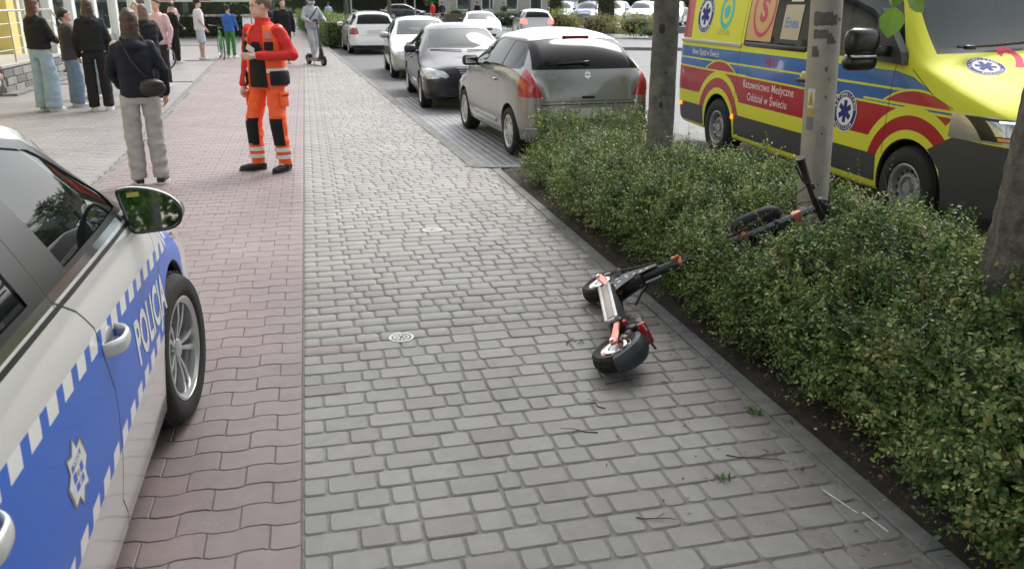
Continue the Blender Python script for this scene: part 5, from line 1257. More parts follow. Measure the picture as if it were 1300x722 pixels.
# ================================================================== SCOOTERS
m_orange = mat('anodised_orange', (.62, .17, .10), .4, .35, .5, var=.15, scale=30)
m_scd = mat('scooter_black', (.022, .022, .024), .4, .1, var=.2, scale=30, bump=.1)
m_alu = mat('scooter_alu', (.45, .44, .42), .38, .85, var=.15, scale=20)
m_fend = mat('scooter_fender', (.10, .115, .13), .38, 0, .3, var=.25, scale=15)
m_grip = mat('grip_tape', (.035, .033, .032), .95, bump=.6, bscale=900)
m_pink = mat('rim_print', (.7, .22, .17), .45)
def scooter(name, label, M4, group=None, lying=False, bag=True, steer=0.):
    e = empty(name, label, 'scooter', group=group); e.matrix_world = M4; bpy.context.view_layer.update()
    r, hw = .128, .043; xr, xf = -.50, .50
    def O(n, bm, m, sm=True, par=None): return bobj(n, bm, m, par or e, sm, 40)
    for x in (xr, xf):
        w = empty('wheel', loc=(x, 0, r)); w.parent = e
        bm = bmesh.new(); lathe(bm, [(.080, -hw*.7), (.092, -hw*.95), (.112, -hw), (.123, -hw*.72), (r, -hw*.3), (r, hw*.3), (.123, hw*.72), (.112, hw), (.092, hw*.95), (.080, hw*.7)], (0, 0, 0), 'Y', 36)
        for k in range(26):      # knobbly tread
            t = 2*math.pi*k/26
            for yy, o in ((-hw*.62, 0), (-.0, .12), (hw*.62, 0)):
                rr = r+.001 if abs(yy) < .01 else r-.006
                box(bm, (math.sin(t+o)*rr, yy, math.cos(t+o)*rr), (.017, hw*.42, .009), Matrix.Rotation(t+o, 3, 'Y'), bev=.0)
        O('tyre', bm, m_tyre, True, w)
        bm = bmesh.new(); lathe(bm, [(.082, -hw*.72), (.078, -hw*.75), (.070, -hw*.5), (.068, hw*.5), (.078, hw*.75), (.082, hw*.72)], (0, 0, 0), 'Y', 32)
        for sg in (1, -1):
            for k in range(6):
                t = math.pi/3*k; c = Vector((math.sin(t)*.05, sg*hw*.45, math.cos(t)*.05)); box(bm, c, (.02, .012, .05), Matrix.Rotation(t, 3, 'Y'), bev=.004)
        lathe(bm, [(.0, -hw*.8), (.034, -hw*.8), (.036, -hw*.4), (.036, hw*.4), (.034, hw*.8), (.0, hw*.8)], (0, 0, 0), 'Y', 24); O('rim', bm, m_alu, True, w)
        bm = bmesh.new(); lathe(bm, [(.040, hw*.86), (.060, hw*.88), (.062, hw*.82), (.040, hw*.80)], (0, 0, 0), 'Y', 28)
        O('brake_disc', bm, m_chr, True, w)
        bm = bmesh.new(); tube(bm, [(.079*math.cos(t), hw*.78, .079*math.sin(t)) for t in np.linspace(0, 2*math.pi, 36, endpoint=False)], .0022, 5, closed=True); O('rim_stripe', bm, m_pink, True, w)
        bm = bmesh.new(); tube(bm, [(.05+.01, hw*.9, .03), (.06, hw*.95, .055), (.03, hw*.95, .07)], .011, 6); O('brake_caliper', bm, m_alu, True, w)
    # deck: aluminium tray, grip top, side extrusions
    bm = bmesh.new(); box(bm, (0, 0, .150), (.54, .17, .085), bev=.014); box(bm, (0, 0, .178), (.545, .19, .022), bev=.006); box(bm, (0, 0, .122), (.545, .182, .018), bev=.005); O('deck', bm, m_alu)
    bm = bmesh.new(); box(bm, (0, 0, .1945), (.50, .165, .005), bev=.002); O('grip_pad', bm, m_grip)
    bm = bmesh.new(); box(bm, (0, .086, .150), (.50, .006, .034), bev=.002); O('side_strip', bm, mat('deck_strip', (.30, .24, .21), .4, .5))
    bm = bmesh.new(); box(bm, (-.275, 0, .168), (.045, .16, .07), bev=.014); O('end_cap', bm, m_scd)
    bm = bmesh.new(); box(bm, (.275, 0, .168), (.045, .16, .07), bev=.014); O('end_cap', bm, m_scd)
    # swing arms with coil shocks
    for x, s in ((xr, -1), (xf, 1)):
        for sg in (1, -1):
            bm = bmesh.new(); q = [(s*.285, .155), (s*.30, .185), (s*.44, .165), (s*.525, .15), (s*.53, .115), (s*.49, .11), (s*.42, .13)]
            prism(bm, q, sg*.058, sg*.072, 'XZ'); bmesh.ops.bevel(bm, geom=bm.edges[:], offset=.004, segments=1, affect='EDGES'); a = O('swing_arm', bm, m_orange)
            bm = bmesh.new(); cone(bm, (x, sg*.05, r), (x, sg*.082, r), .011, .011, 8); O('axle_nut', bm, m_chr, True, a)
        bm = bmesh.new(); a, b = Vector((s*.29, 0, .225)), Vector((s*.42, 0, .165)); tube(bm, [a, b], .010, 8); O('shock', bm, m_chr)
        pts = []; d = (b-a); u, v, dd = frame(d)
        for i in range(64): t = i/63; pts.append(a+d*(.1+.8*t)+(u*math.cos(t*40)+v*math.sin(t*40))*.019)
        bm = bmesh.new(); tube(bm, pts, .0035, 5); O('spring', bm, m_orange if s > 0 else m_alu)
    # fenders
    def fender(cx, a0, a1, wdt, m, name='fender'):
        bm = bmesh.new(); rows = []
        for i in range(15):
            a = a0+(a1-a0)*i/14; rr = .150; fl = wdt*(1-.25*abs(i/7-1)**2)
            rows.append([bm.verts.new((cx+math.sin(a)*(rr-o), y, r+math.cos(a)*(rr-o))) for y, o in ((-fl, .035), (-fl*.93, .012), (-fl*.5, 0), (0, -.004), (fl*.5, 0), (fl*.93, .012), (fl, .035))])
        for A, B in zip(rows[:-1], rows[1:]):
            for k in range(6): bm.faces.new((A[k], A[k+1], B[k+1], B[k]))
        g = bmesh.ops.solidify(bm, geom=bm.faces[:], thickness=.003); return O(name, bm, m)
    f = fender(xr, -1.75, .45, .056, m_fend)
    fender(xf, -.5, .75, .058, m_scd)
    # rear carrier plate with the tail lamp
    bm = bmesh.new(); tube(bm, [(-.29, .05, .2), (-.40, .055, .285), (-.52, .05, .30), (-.56, 0, .295), (-.52, -.05, .30), (-.40, -.055, .285), (-.29, -.05, .2)], .006, 6); O('fender_stay', bm, m_scd)
    bm = bmesh.new(); box(bm, (-.36, 0, .275), (.10, .11, .04), bev=.012); box(bm, (-.31, 0, .23), (.05, .05, .09), bev=.01); l = O('lamp_base', bm, m_scd)
    bm = bmesh.new(); box(bm, (-.415, 0, .283), (.028, .125, .045), bev=.012); O('tail_lamp', bm, mat('scooter_tail_red', (.55, .01, .015), .15, coat=1.), True, l)
    bm = bmesh.new(); box(bm, (-.30, .05, .205), (.03, .03, .02), bev=.006); O('reflector', bm, mat('reflector_red', (.45, .02, .06), .3))
    # folding neck: perforated side plates, clamp, stem
    N0 = Vector((.33, 0, .20)); K = .17; rake = -.17 if lying else -.15; top = Vector((.36+rake, 0, 1.36 if lying else 1.20)); base = Vector((.36, 0, .33)); d = (top-base).normalized()
    for sg in (1, -1):
        q = [(.22, .19), (.30, .155), (.43, .19), (.44, .25), (.385, .40), (.355, .47), (.325, .47), (.315, .33), (.26, .24)]
        bm = bmesh.new(); prism(bm, q, sg*.036, sg*.043, 'XZ'); bmesh.ops.bevel(bm, geom=bm.edges[:], offset=.002, segments=1, affect='EDGES'); pl = O('neck_plate', bm, m_scd, False)
        for (hx, hz, hr) in ((.30, .20, .011), (.335, .235, .012), (.355, .285, .011), (.352, .33, .010), (.348, .37, .009), (.343, .41, .008), (.39, .225, .010), (.385, .28, .008)):
            bm = bmesh.new(); cone(bm, (hx, sg*.0425, hz), (hx, sg*.0445, hz), hr, hr, 10); O('drilled_hole', bm, m_alu, False, pl)
    bm = bmesh.new(); tube(bm, [(.31, -.036, .34), (.34, 0, .335), (.31, .036, .34)], .02, 10); box(bm, (.34, 0, .30), (.07, .075, .14), bev=.015); O('hinge', bm, m_scd)
    bm = bmesh.new(); tube(bm, [base-d*.03, base+d*.22], [.030, .027], 16); tube(bm, [base+d*.22, base+d*.27], .033, 16); st = O('lower_stem', bm, m_scd)
    bm = bmesh.new(); cone(bm, base+d*.265, base+d*.285, .034, .034, 16); box(bm, base+d*.25+Vector((.0, .038, 0)), (.03, .02, .05), bev=.005); O('clamp', bm, m_orange, True, st)
    bm = bmesh.new(); tube(bm, [base+d*.28, top], [.0235, .021], 16); O('stem', bm, mat('stem_slate', (.06, .075, .095), .35, .4, .5))
    # handlebar across the top
    bm = bmesh.new(); P = [top+Vector((-.03, sg, .02)) for sg in ()]
    tube(bm, [top+Vector((-.035, -.30, .02)), top+Vector((-.01, -.14, .015)), top+Vector((0, 0, .01)), top+Vector((-.01, .14, .015)), top+Vector((-.035, .30, .02))], .0155, 10); hb = O('handlebar', bm, m_scd)
    for sg in (1, -1):
        a = top+Vector((-.014, sg*.165, .016)); b = top+Vector((-.037, sg*.305, .02))
        bm = bmesh.new(); tube(bm, [a, a.lerp(b, .05), a.lerp(b, .5), a.lerp(b, .95), b], [.025, .021, .021, .022, .026], 12); O('grip', bm, m_scd, True, hb)
        bm = bmesh.new(); tube(bm, [top+Vector((.0, sg*.12, .015)), top+Vector((.05, sg*.16, .005)), top+Vector((.04, sg*.26, .0))], [.009, .007, .006], 7); O('brake_lever', bm, m_scd, True, hb)
        bm = bmesh.new(); box(bm, top+Vector((-.005, sg*.125, .02)), (.035, .035, .04), bev=.008); O('clamp', bm, m_scd, True, hb)
    bm = bmesh.new(); box(bm, top+Vector((-.03, -.01, .045)), (.085, .13, .034), bev=.016); O('display', bm, m_scd, True)
    bm = bmesh.new(); box(bm, top+Vector((-.035, -.01, .0633)), (.055, .09, .003), bev=.001); O('screen', bm, mat('screen_dark', (.02, .03, .03), .08, coat=1.))
    bm = bmesh.new(); box(bm, top-d*.05+Vector((.03, 0, 0)), (.05, .045, .05), bev=.01); cone(bm, top-d*.05+Vector((.055, 0, 0)), top-d*.05+Vector((.075, 0, 0)), .022, .02, 14); O('headlamp', bm, m_scd)
    bm = bmesh.new(); tube(bm, [top-d*.12+Vector((.02, 0, 0)), top-d*.13+Vector((.06, 0, -.01)), top-d*.16+Vector((.065, 0, -.01)), top-d*.17+Vector((.03, 0, 0))], .006, 6); box(bm, top-d*.10+Vector((.0, 0, 0)), (.05, .05, .05), bev=.006); O('hook', bm, m_orange)
    for i, (y0, bow) in enumerate(((.05, .11), (-.04, .09), (.015, .13))):      # brake and throttle cables
        bm = bmesh.new(); p = [top+Vector((.02, y0*2.6, .01)), top-d*.05+Vector((bow, y0*1.6, -.01)), top-d*.25+Vector((.05, y0*.5, 0)), base+d*.35+Vector((.034, y0*.3, 0)), base+d*.05+Vector((.05, y0, 0)), Vector((.42, y0+.03, .24)), Vector((.48, .06, .17))]
        s = []
        for j in range(len(p)-1):
            for t in np.linspace(0, 1, 6, endpoint=False): s.append(p[j].lerp(p[j+1], t))
        for _ in range(5): s = [s[0]]+[(s[k-1]+s[k]*2+s[k+1])/4 for k in range(1, len(s)-1)]+[s[-1]]
        tube(bm, s, .0035, 6); O('cable', bm, m_scd)
    if bag:
        bm = bmesh.new(); c = top-d*.30+Vector((.085, 0, 0)); rings = []
        Rm = Matrix.Rotation(-.16, 3, 'Y')
        for i in range(13):
            t = i/12*2-1; w = (1-abs(t)**3.5)**.5*.5+.0001
            rings.append([bm.verts.new(c+Rm@Vector((math.copysign(abs(math.cos(a))**.7, math.cos(a))*.075*(w*1.3+.1)+0, math.copysign(abs(math.sin(a))**.7, math.sin(a))*.095*(w*1.3+.3), t*.155))) for a in [2*math.pi*k/24 for k in range(24)]])
        for A, B in zip(rings[:-1], rings[1:]):
            for k in range(24): bm.faces.new((A[k], A[(k+1) % 24], B[(k+1) % 24], B[k]))
        bm.faces.new(rings[0][::-1]); bm.faces.new(rings[-1]); bg_ = O('front_bag', bm, mat('bag_black', (.012, .011, .016), .6, spec=.25, bump=.15, bscale=200))
        for k in (0.0, .10):
            bm = bmesh.new(); tube(bm, [c+Rm@Vector(((.05+k*.3)*1.12*math.cos(a)*1.1, .088*1.05*math.sin(a), .05-k)) for a in np.linspace(-1.4, 1.4, 16)], .003, 5); O('piping', bm, m_plas, True, bg_)
        for zz in (.10, -.08):
            bm = bmesh.new(); box(bm, c+Rm@Vector((-.085, 0, zz)), (.06, .055, .022), bev=.004); O('strap', bm, m_orange if zz < 0 else m_scd, True, bg_)
    bm = bmesh.new(); tube(bm, [(.05, -.09, .15), (.10, -.12, .09), (.17, -.14, -.0)] if not lying else [(.10, -.08, .145), (-.0, -.095, .13), (-.10, -.10, .12)], [.009, .008, .007], 7); O('kickstand', bm, m_scd)
    return e
f = Vector((.26, .9656, 0)).normalized(); u = Vector((.871, -.186, .454)); u = (u-f*u.dot(f)).normalized(); yv = u.cross(f)
org = Vector((1.495, 4.01, .104))-u*.128
M4 = Matrix([[f[i], yv[i], u[i], org[i]] for i in range(3)]+[[0, 0, 0, 1]])
sc = scooter('electric_scooter', 'black electric scooter with orange swing arms lying on its side, stem in the hedge', M4, lying=True)
bm = bmesh.new(); mi_ = M4.inverted(); tube(bm, [mi_ @ Vector(p) for p in ((1.93, 4.47, .15), (1.84, 4.42, .07), (1.79, 4.38, .012))], [.009, .008, .007], 8); bobj('side_stand', bm, m_scd, sc, True)
# ================================================================== PEOPLE
def fabric(name, col, var=.12, rough=.85, bs=12, sheen=0., bump=.35): return mat(name, col, rough, var=var, scale=7, bump=bump, bscale=bs, sheen=sheen)
m_skin = mat('skin', (.58, .36, .27), .5, var=.08, scale=20)
m_skin2 = mat('skin_fair', (.66, .43, .34), .5, var=.08, scale=20)
c_black = fabric('cloth_black', (.007, .007, .009)); c_navy = fabric('cloth_navy', (.009, .011, .02)); c_grey = fabric('cloth_light_grey', (.40, .38, .365))
c_jean = fabric('denim_light', (.29, .39, .47)); c_jean2 = fabric('denim_mid', (.18, .25, .33)); c_brown = fabric('cloth_brown', (.06, .05, .05))
c_orange = mat('hi_vis_orange', (.95, .13, .03), .7, var=.06, scale=6, bump=.35, bscale=12, emit=(.8, .07, .02), estr=.0)
c_red = fabric('cloth_red', (.62, .03, .025)); c_white = fabric('cloth_white', (.75, .75, .75)); c_ltblue = fabric('cloth_pale_blue', (.45, .58, .66))
c_blue = fabric('cloth_blue', (.04, .13, .45)); c_lime = fabric('cloth_green_pattern', (.05, .22, .05)); c_pink = fabric('cloth_pink', (.62, .42, .44)); c_char = fabric('cloth_charcoal', (.016, .016, .019))
m_refl = mat('reflective_band', (.72, .74, .72), .35, .1)
m_shoe_w = mat('shoe_white', (.62, .62, .60), .6); m_shoe_b = mat('boot_black', (.018, .018, .018), .4)
h_brown = mat('hair_brown', (.085, .05, .034), .45, col2=(.035, .02, .014), scale=30); h_red = mat('hair_auburn', (.12, .05, .03), .5, col2=(.05, .02, .014), scale=30); h_dark = mat('hair_dark', (.025, .018, .014), .5, var=.3, scale=30); h_fair = mat('hair_fair', (.20, .13, .08), .5, var=.25, scale=30); h_ash = mat('hair_ash', (.17, .12, .09), .55, var=.25, scale=30)
def ell_ring(c, rx, ry, n=20, sq=2.2, rz=0.):
    o = []
    for k in range(n):
        a = 2*math.pi*k/n; x = math.copysign(abs(math.cos(a))**(2/sq), math.cos(a))*rx; y = math.copysign(abs(math.sin(a))**(2/sq), math.sin(a))*ry
        o.append(Vector((c[0]+x*math.cos(rz)-y*math.sin(rz), c[1]+x*math.sin(rz)+y*math.cos(rz), c[2])))
    return o
def loft(bm, rings):
    R_ = [[bm.verts.new(p) for p in r] for r in rings]; n = len(R_[0])
    for A, B in zip(R_[:-1], R_[1:]):
        for k in range(n): bm.faces.new((A[k], A[(k+1) % n], B[(k+1) % n], B[k]))
    bm.faces.new(R_[0][::-1]); bm.faces.new(R_[-1])
def rc(bm, a, b, ra, rb, seg=12):
    cone(bm, a, b, ra, rb, seg); sphere(bm, a, ra, seg); sphere(bm, b, rb, seg)
def chain(bm, P, R0, seg=12):
    for i in range(len(P)-1): rc(bm, P[i], P[i+1], R0[i], R0[i+1], seg)
def remesh(name, bm, vox, m, parent, sm=4, wr=0., ws=9., loc=None, cut=None, dec=1.0):
    """fuse overlapping closed pieces into one continuous surface"""
    bmesh.ops.recalc_face_normals(bm, faces=bm.faces[:]); me = bpy.data.meshes.new('r'); bm.to_mesh(me); bm.free()
    o = bpy.data.objects.new('r', me); COL.objects.link(o)
    q = o.modifiers.new('r', 'REMESH'); q.mode = 'VOXEL'; q.voxel_size = vox
    q = o.modifiers.new('s', 'SMOOTH'); q.iterations = sm; q.factor = .5
    dg = bpy.context.evaluated_depsgraph_get(); m2 = bpy.data.meshes.new_from_object(o.evaluated_get(dg)); bpy.data.objects.remove(o); bpy.data.meshes.remove(me)
    if wr:
        n = len(m2.vertices); co = np.empty(n*3, np.float32); m2.vertices.foreach_get('co', co); no = np.empty(n*3, np.float32); m2.vertex_normals.foreach_get('vector', no)
        co = co.reshape(-1, 3); no = no.reshape(-1, 3)
        s = np.array([mnoise.noise(Vector((p[0]*ws*.8, p[1]*ws*.8, p[2]*ws*1.5)))+.5*mnoise.noise(Vector((p[0]*ws*2+5, p[1]*ws*2, p[2]*ws*2.6))) for p in co.tolist()])
        m2.vertices.foreach_set('co', (co+no*(s*wr)[:, None]).ravel().astype(np.float32))
    smooth_me(m2); m2.name = name; return link(name, m2, parent, m)
def person(label, loc, rz, h=1.75, vox=.013, arms=None, legs=None, jacket=None, jlen=.86, jw=1., trousers=None, wide=0., flare=0., shoes=None, hair=None, skin=m_skin, hood=False, bag=False, cap=None, group=None, shorts=None, shirt_short=False,
           head_yaw=0., head_tilt=0., helmet=None, hood_up=False, female=False, lean=0., hands=True, wrinkle=.007, body_only=False, extra=None):
    e = empty('person', label, 'person', loc, rz, group); s = h/1.75
    V = lambda x, y, z: Vector((x*s, (y+lean*(z-.95))*s, z*s))
    sw = (.165 if female else .195); hw = .105 if female else .095
    arms = arms or {}; legs = legs or {}
    # joints: x right, y forward
    HIP = {1: V(hw*.95, 0, .93), -1: V(-hw*.95, 0, .93)}; L = {}; A = {}
    for sd in (1, -1):
        lg = legs.get(sd, {}); an = lg.get('a', (sd*.11, 0)); kn = lg.get('k', ((an[0]+sd*hw)/2, (an[1])/2+.03))
        L[sd] = (HIP[sd], Vector((kn[0]*s, kn[1]*s, lg.get('kz', .50)*s)), Vector((an[0]*s, an[1]*s, (.085+lg.get('up', 0))*s)), lg.get('t', sd*.25))
        ar = arms.get(sd, {}); el = ar.get('e', (sd*(sw+.075), -.03, 1.13)); wr_ = ar.get('w', (sd*(sw+.07), .05, .88))
        A[sd] = (V(sd*sw, 0, 1.415), V(*el), V(*wr_))
    neck = V(0, .0, 1.47); head = V(0, .015, 1.635); Rh = Matrix.Rotation(head_yaw, 3, 'Z') @ Matrix.Rotation(head_tilt, 3, 'X')
    Hv = lambda x, y, z: head+Rh@(Vector((x, y, z))*s)
    # ---- body: one continuous surface
    bm = bmesh.new()
    loft(bm, [ell_ring(V(0, 0, z), rx*s, ry*s, 18) for z, rx, ry in ((.84, .12, .085), (.93, .155, .105), (1.05, .13, .09), (1.2, .14, .095), (1.34, .155, .10), (1.42, .13, .08), (1.47, .06, .06))])
    rc(bm, V(0, -.005, 1.42), Hv(0, -.01, -.06), .056*s, .052*s)
    sphere(bm, Hv(0, -.012, .03), (.076*s, .096*s, .098*s), 18, rot=Rh); sphere(bm, Hv(0, .018, -.045), (.060*s, .072*s, .078*s), 16, rot=Rh)
    sphere(bm, Hv(0, .082, -.088), .022*s, 8); sphere(bm, Hv(0, .098, -.02), (.011*s, .016*s, .024*s), 8, rot=Rh); sphere(bm, Hv(0, .086, .028), (.05*s, .014*s, .012*s), 10, rot=Rh)
    for sd in (1, -1): sphere(bm, Hv(sd*.077, -.01, -.005), (.010*s, .020*s, .030*s), 8, rot=Rh)
    rc(bm, Hv(-.018, .086, -.058), Hv(.018, .086, -.058), .009*s, .009*s, 6)
    for sd in (1, -1):
        a, b, c = A[sd]; chain(bm, [a, b, c], [.048*s, .038*s, .026*s]); d = (c-b).normalized()
        u = Vector((0, 0, 1)).cross(d); u = u.normalized() if u.length > .1 else Vector((0, 1, 0)); u = d.cross(Vector((sd, 0, 0))).normalized() if abs(d.z) > .6 else u*-sd
        cup = u.cross(d).normalized(); curl = arms.get(sd, {}).get('curl', .5)
        rc(bm, c+d*.02*s, c+d*.075*s, .024*s, .030*s, 8); rc(bm, c+d*.03*s+u*.012*s, c+d*.08*s+u*.016*s, .018*s, .016*s, 6); rc(bm, c+d*.03*s-u*.012*s, c+d*.08*s-u*.016*s, .018*s, .016*s, 6)
        ins = Vector((-sd, .2, 0)); ins = (ins-d*ins.dot(d)).normalized(); up_ = d.cross(ins).normalized()
        for i, (o, ln) in enumerate(((-.030, .070), (-.010, .082), (.010, .078), (.028, .062))):
            k0 = c+d*.085*s+up_*o*s; k1 = k0+(d+ins*curl*.6).normalized()*ln*.5*s; k2 = k1+(d*(1-curl)+ins*(curl+.15)).normalized()*ln*.5*s
            chain(bm, [k0, k1, k2], [.0105*s, .0095*s, .008*s], 6)
        k0 = c+d*.03*s-up_*.028*s; chain(bm, [k0, k0+(d*.6-up_*.9+ins*.3).normalized()*.035*s, k0+(d*.9-up_*.8+ins*.6).normalized()*.062*s], [.013*s, .011*s, .009*s], 6)
        hp, kn, an, t = L[sd]; chain(bm, [hp, kn, an], [.078*s, .050*s, .036*s]); sphere(bm, kn.lerp(an, .3)+Vector((0, -.02*s, 0)), (.045*s, .05*s, .09*s), 10)
        rc(bm, an, an+Vector((math.sin(t)*.1, math.cos(t)*.1, -.045))*s, .034*s, .028*s, 8)
    body = remesh('body', bm, vox if not body_only else vox, skin, e, 3)
    # eyes, brows, lips
    if vox < .012:
        for sd in (1, -1):
            bm = bmesh.new(); sphere(bm, Hv(sd*.031, .083, .010), (.012*s, .006*s, .007*s), 10, rot=Rh); bobj('eye', bm, mat('eye_white', (.6, .58, .55), .3), e, True)
            bm = bmesh.new(); sphere(bm, Hv(sd*.031, .0885, .010), .0048*s, 8); bobj('iris', bm, m_dark, e, True)
            bm = bmesh.new(); rc(bm, Hv(sd*.016, .092, .030), Hv(sd*.045, .082, .033), .0035*s, .003*s, 6); bobj('eyebrow', bm, h_ash, e, True)
        bm = bmesh.new(); sphere(bm, Hv(0, .092, -.058), (.022*s, .006*s, .007*s), 10, rot=Rh); bobj('lips', bm, mat('lips', (.42, .18, .15), .5), e, True)
    # ---- legs / trousers
    gm = trousers or shorts
    if gm:
        bm = bmesh.new(); kz = .55 if shorts else None
        loft(bm, [ell_ring(V(0, y, z), rx*s, ry*s, 20) for z, rx, ry, y in ((.84, .14+wide*.3, .105+wide*.2, 0), (.92, .172, .118, -.005), (1.0, .150, .108, 0), (1.06, .140, .102, 0))])
        for sd in (1, -1):
            hp, kn, an, t = L[sd]; ank = an+Vector((0, 0, -.02*s)); rr = []
            for i in range(11):
                f_ = i/10
                p = hp.lerp(kn, f_*2) if f_ < .5 else kn.lerp(ank, f_*2-1)
                if shorts and p.z < .50*s: break
                r0 = (.096*(1-f_)+.056*f_)+wide*min(1, f_*2.2)+flare*max(0, f_-.4)
                rr.append([Vector((p.x+q.x*s, p.y+q.y*s-.0, p.z)) for q in ell_ring((0, 0, 0), r0*.95, r0*1.08, 16, 2.2)])
            loft(bm, rr)
        remesh('trousers' if trousers else 'shorts', bm, vox, gm, e, 4, wrinkle*1.3, 8.)
    # ---- shoes
    for sd in (1, -1):
        hp, kn, an, t = L[sd]; bm = bmesh.new(); d = Vector((math.sin(t), math.cos(t), 0)); z0 = an.z-.085*s
        b = Vector((an.x, an.y, z0)); rc(bm, b-d*.045*s+Vector((0, 0, .045*s)), b+d*.075*s+Vector((0, 0, .036*s)), .043*s, .040*s, 12); rc(bm, b+d*.07*s+Vector((0, 0, .036*s)), b+d*.165*s+Vector((0, 0, .030*s)), .042*s, .030*s, 12)
        if shoes is m_shoe_b: rc(bm, b+Vector((0, 0, .05*s)), b+Vector((0, 0, .19*s)), .050*s, .064*s, 12)
        sd_ = d.cross(Vector((0, 0, 1)))
        bmesh.ops.transform(bm, matrix=Matrix.Identity(4), verts=bm.verts[:])
        for v in bm.verts: v.co.z = max(v.co.z, z0+.004)
        so_ = remesh('shoe', bm, .009, shoes or m_shoe_w, e, 2)
        bm = bmesh.new(); q = []
        for k in range(18):
            a = 2*math.pi*k/18; q.append(b+d*(.06+math.cos(a)*.142)*s+sd_*math.sin(a)*.047*s*(1-.12*math.cos(a)))
        loft(bm, [[Vector((p.x, p.y, z0)) for p in q], [Vector((p.x, p.y, z0+.024*s)) for p in q]]); bobj('sole', bm, m_shoe_w if shoes is not m_shoe_b else m_blk, so_, True)
    # ---- jacket / top
    if jacket:
        bm = bmesh.new(); zb = jlen; k = jw*(.93 if female else 1.)
        loft(bm, [ell_ring(V(0, y, z), rx*s*k, ry*s*k, 22, 2.4) for z, rx, ry, y in ((zb, .176, .130, 0), (zb+.03, .190, .142, 0), (1.05, .180, .135, .0), (1.2, .182, .138, .0), (1.33, .196, .132, 0), (1.41, .180, .110, -.005), (1.455, .11, .09, -.005), (1.49, .072, .072, 0))])
        for sd in (1, -1):
            a, b, c = A[sd]; q = c.lerp(b, .02)
            if shirt_short: chain(bm, [a, a.lerp(b, .75)], [.070*s*k, .066*s*k])
            else: chain(bm, [a+Vector((-sd*.012*s, 0, -.01*s)), b, q], [.066*s*k, .057*s*k, .043*s*k]); 
        if hood: sphere(bm, V(0, -.085, 1.41), (.115*s, .06*s, .07*s), 14); rc(bm, V(-.075, -.04, 1.47), V(.075, -.04, 1.47), .045*s, .045*s)
        if hood_up: sphere(bm, Hv(0, -.03, .03), (.105*s, .115*s, .125*s), 16)
        remesh('jacket', bm, vox, jacket, e, 4, wrinkle, 8.)
    # ---- hair
    if hair:
        hm, st = hair; bm = bmesh.new()
        sphere(bm, Hv(0, -.022, .040), (.084*s, .098*s, .098*s), 18, rot=Rh)
        if st == 'long':
            sphere(bm, Hv(0, -.045, -.03), (.086*s, .075*s, .12*s), 16, rot=Rh)
            loft(bm, [ell_ring(Hv(0, y, z), rx*s, ry*s, 16) for z, rx, ry, y in ((.02, .085, .07, -.04), (-.10, .092, .055, -.055), (-.20, .098, .040, -.075), (-.30, .090, .028, -.09), (-.36, .06, .018, -.09))])
        elif st == 'tail': rc(bm, Hv(0, -.11, .04), Hv(0, -.15, -.12), .03*s, .016*s)
        o = remesh('hair', bm, .011, hm, e, 2, .006, 26.)
        # cut away the part that would cover the face
        bm = bmesh.new(); bm.from_mesh(o.data); Ri = Rh.inverted()
        dl = []
        for f_ in bm.faces:
            p = Ri@(f_.calc_center_median()-head)/s
            if p.y > (.030 if st != 'short' else .045) and p.z < .062: dl.append(f_)
            elif st == 'short' and p.z < -.02 and p.y > -.05: dl.append(f_)
        bmesh.ops.delete(bm, geom=dl, context='FACES'); bm.to_mesh(o.data); bm.free()
    if cap:
        bm = bmesh.new(); sphere(bm, Hv(0, -.018, .055), (.088*s, .102*s, .085*s), 16, rot=Rh); o = [Hv(math.sin(a)*.075, .06+math.cos(a)*.09, .062) for a in np.linspace(-1.5, 1.5, 10)]
        v = [bm.verts.new(p) for p in o]; v2 = [bm.verts.new(p+Vector((0, 0, .008))) for p in o]; bm.faces.new(v); bm.faces.new(v2[::-1]); bobj('cap', bm, cap, e, True)
    if helmet:
        bm = bmesh.new(); sphere(bm, Hv(0, -.005, .035), (.125*s, .145*s, .140*s), 24, rot=Rh); rc(bm, Hv(-.06, .06, -.07), Hv(.06, .06, -.07), .05*s, .05*s); rc(bm, Hv(-.05, .07, -.07), Hv(.05, .07, -.07), .05*s, .05*s)
        hl = remesh('helmet', bm, .010, helmet, e, 2); bm = bmesh.new(); sphere(bm, Hv(0, .045, .015), (.105*s, .105*s, .048*s), 20, rot=Rh); bobj('visor', bm, mat('visor', (.03, .035, .04), .08, coat=1.), hl, True)
    if bag:
        bm = bmesh.new(); p0, p1 = V(-.11, -.10, 1.44), V(.16, -.19, 1.02); tube(bm, [V(-.12, .04, 1.46), V(-.10, -.09, 1.47), V(-.02, -.155, 1.28), V(.10, -.165, 1.10)], .011, 6); b_ = bobj('bag_strap', bm, m_blk, e, True)
        bm = bmesh.new(); sphere(bm, V(.15, -.19, 1.00), (.13*s, .055*s, .085*s), 16); sphere(bm, V(.15, -.19, 1.045), (.115*s, .06*s, .05*s), 16); remesh('shoulder_bag', bm, .011, m_shoe_b, e, 2)
    if extra: extra(e, V, Hv, A, L, s)
    return e
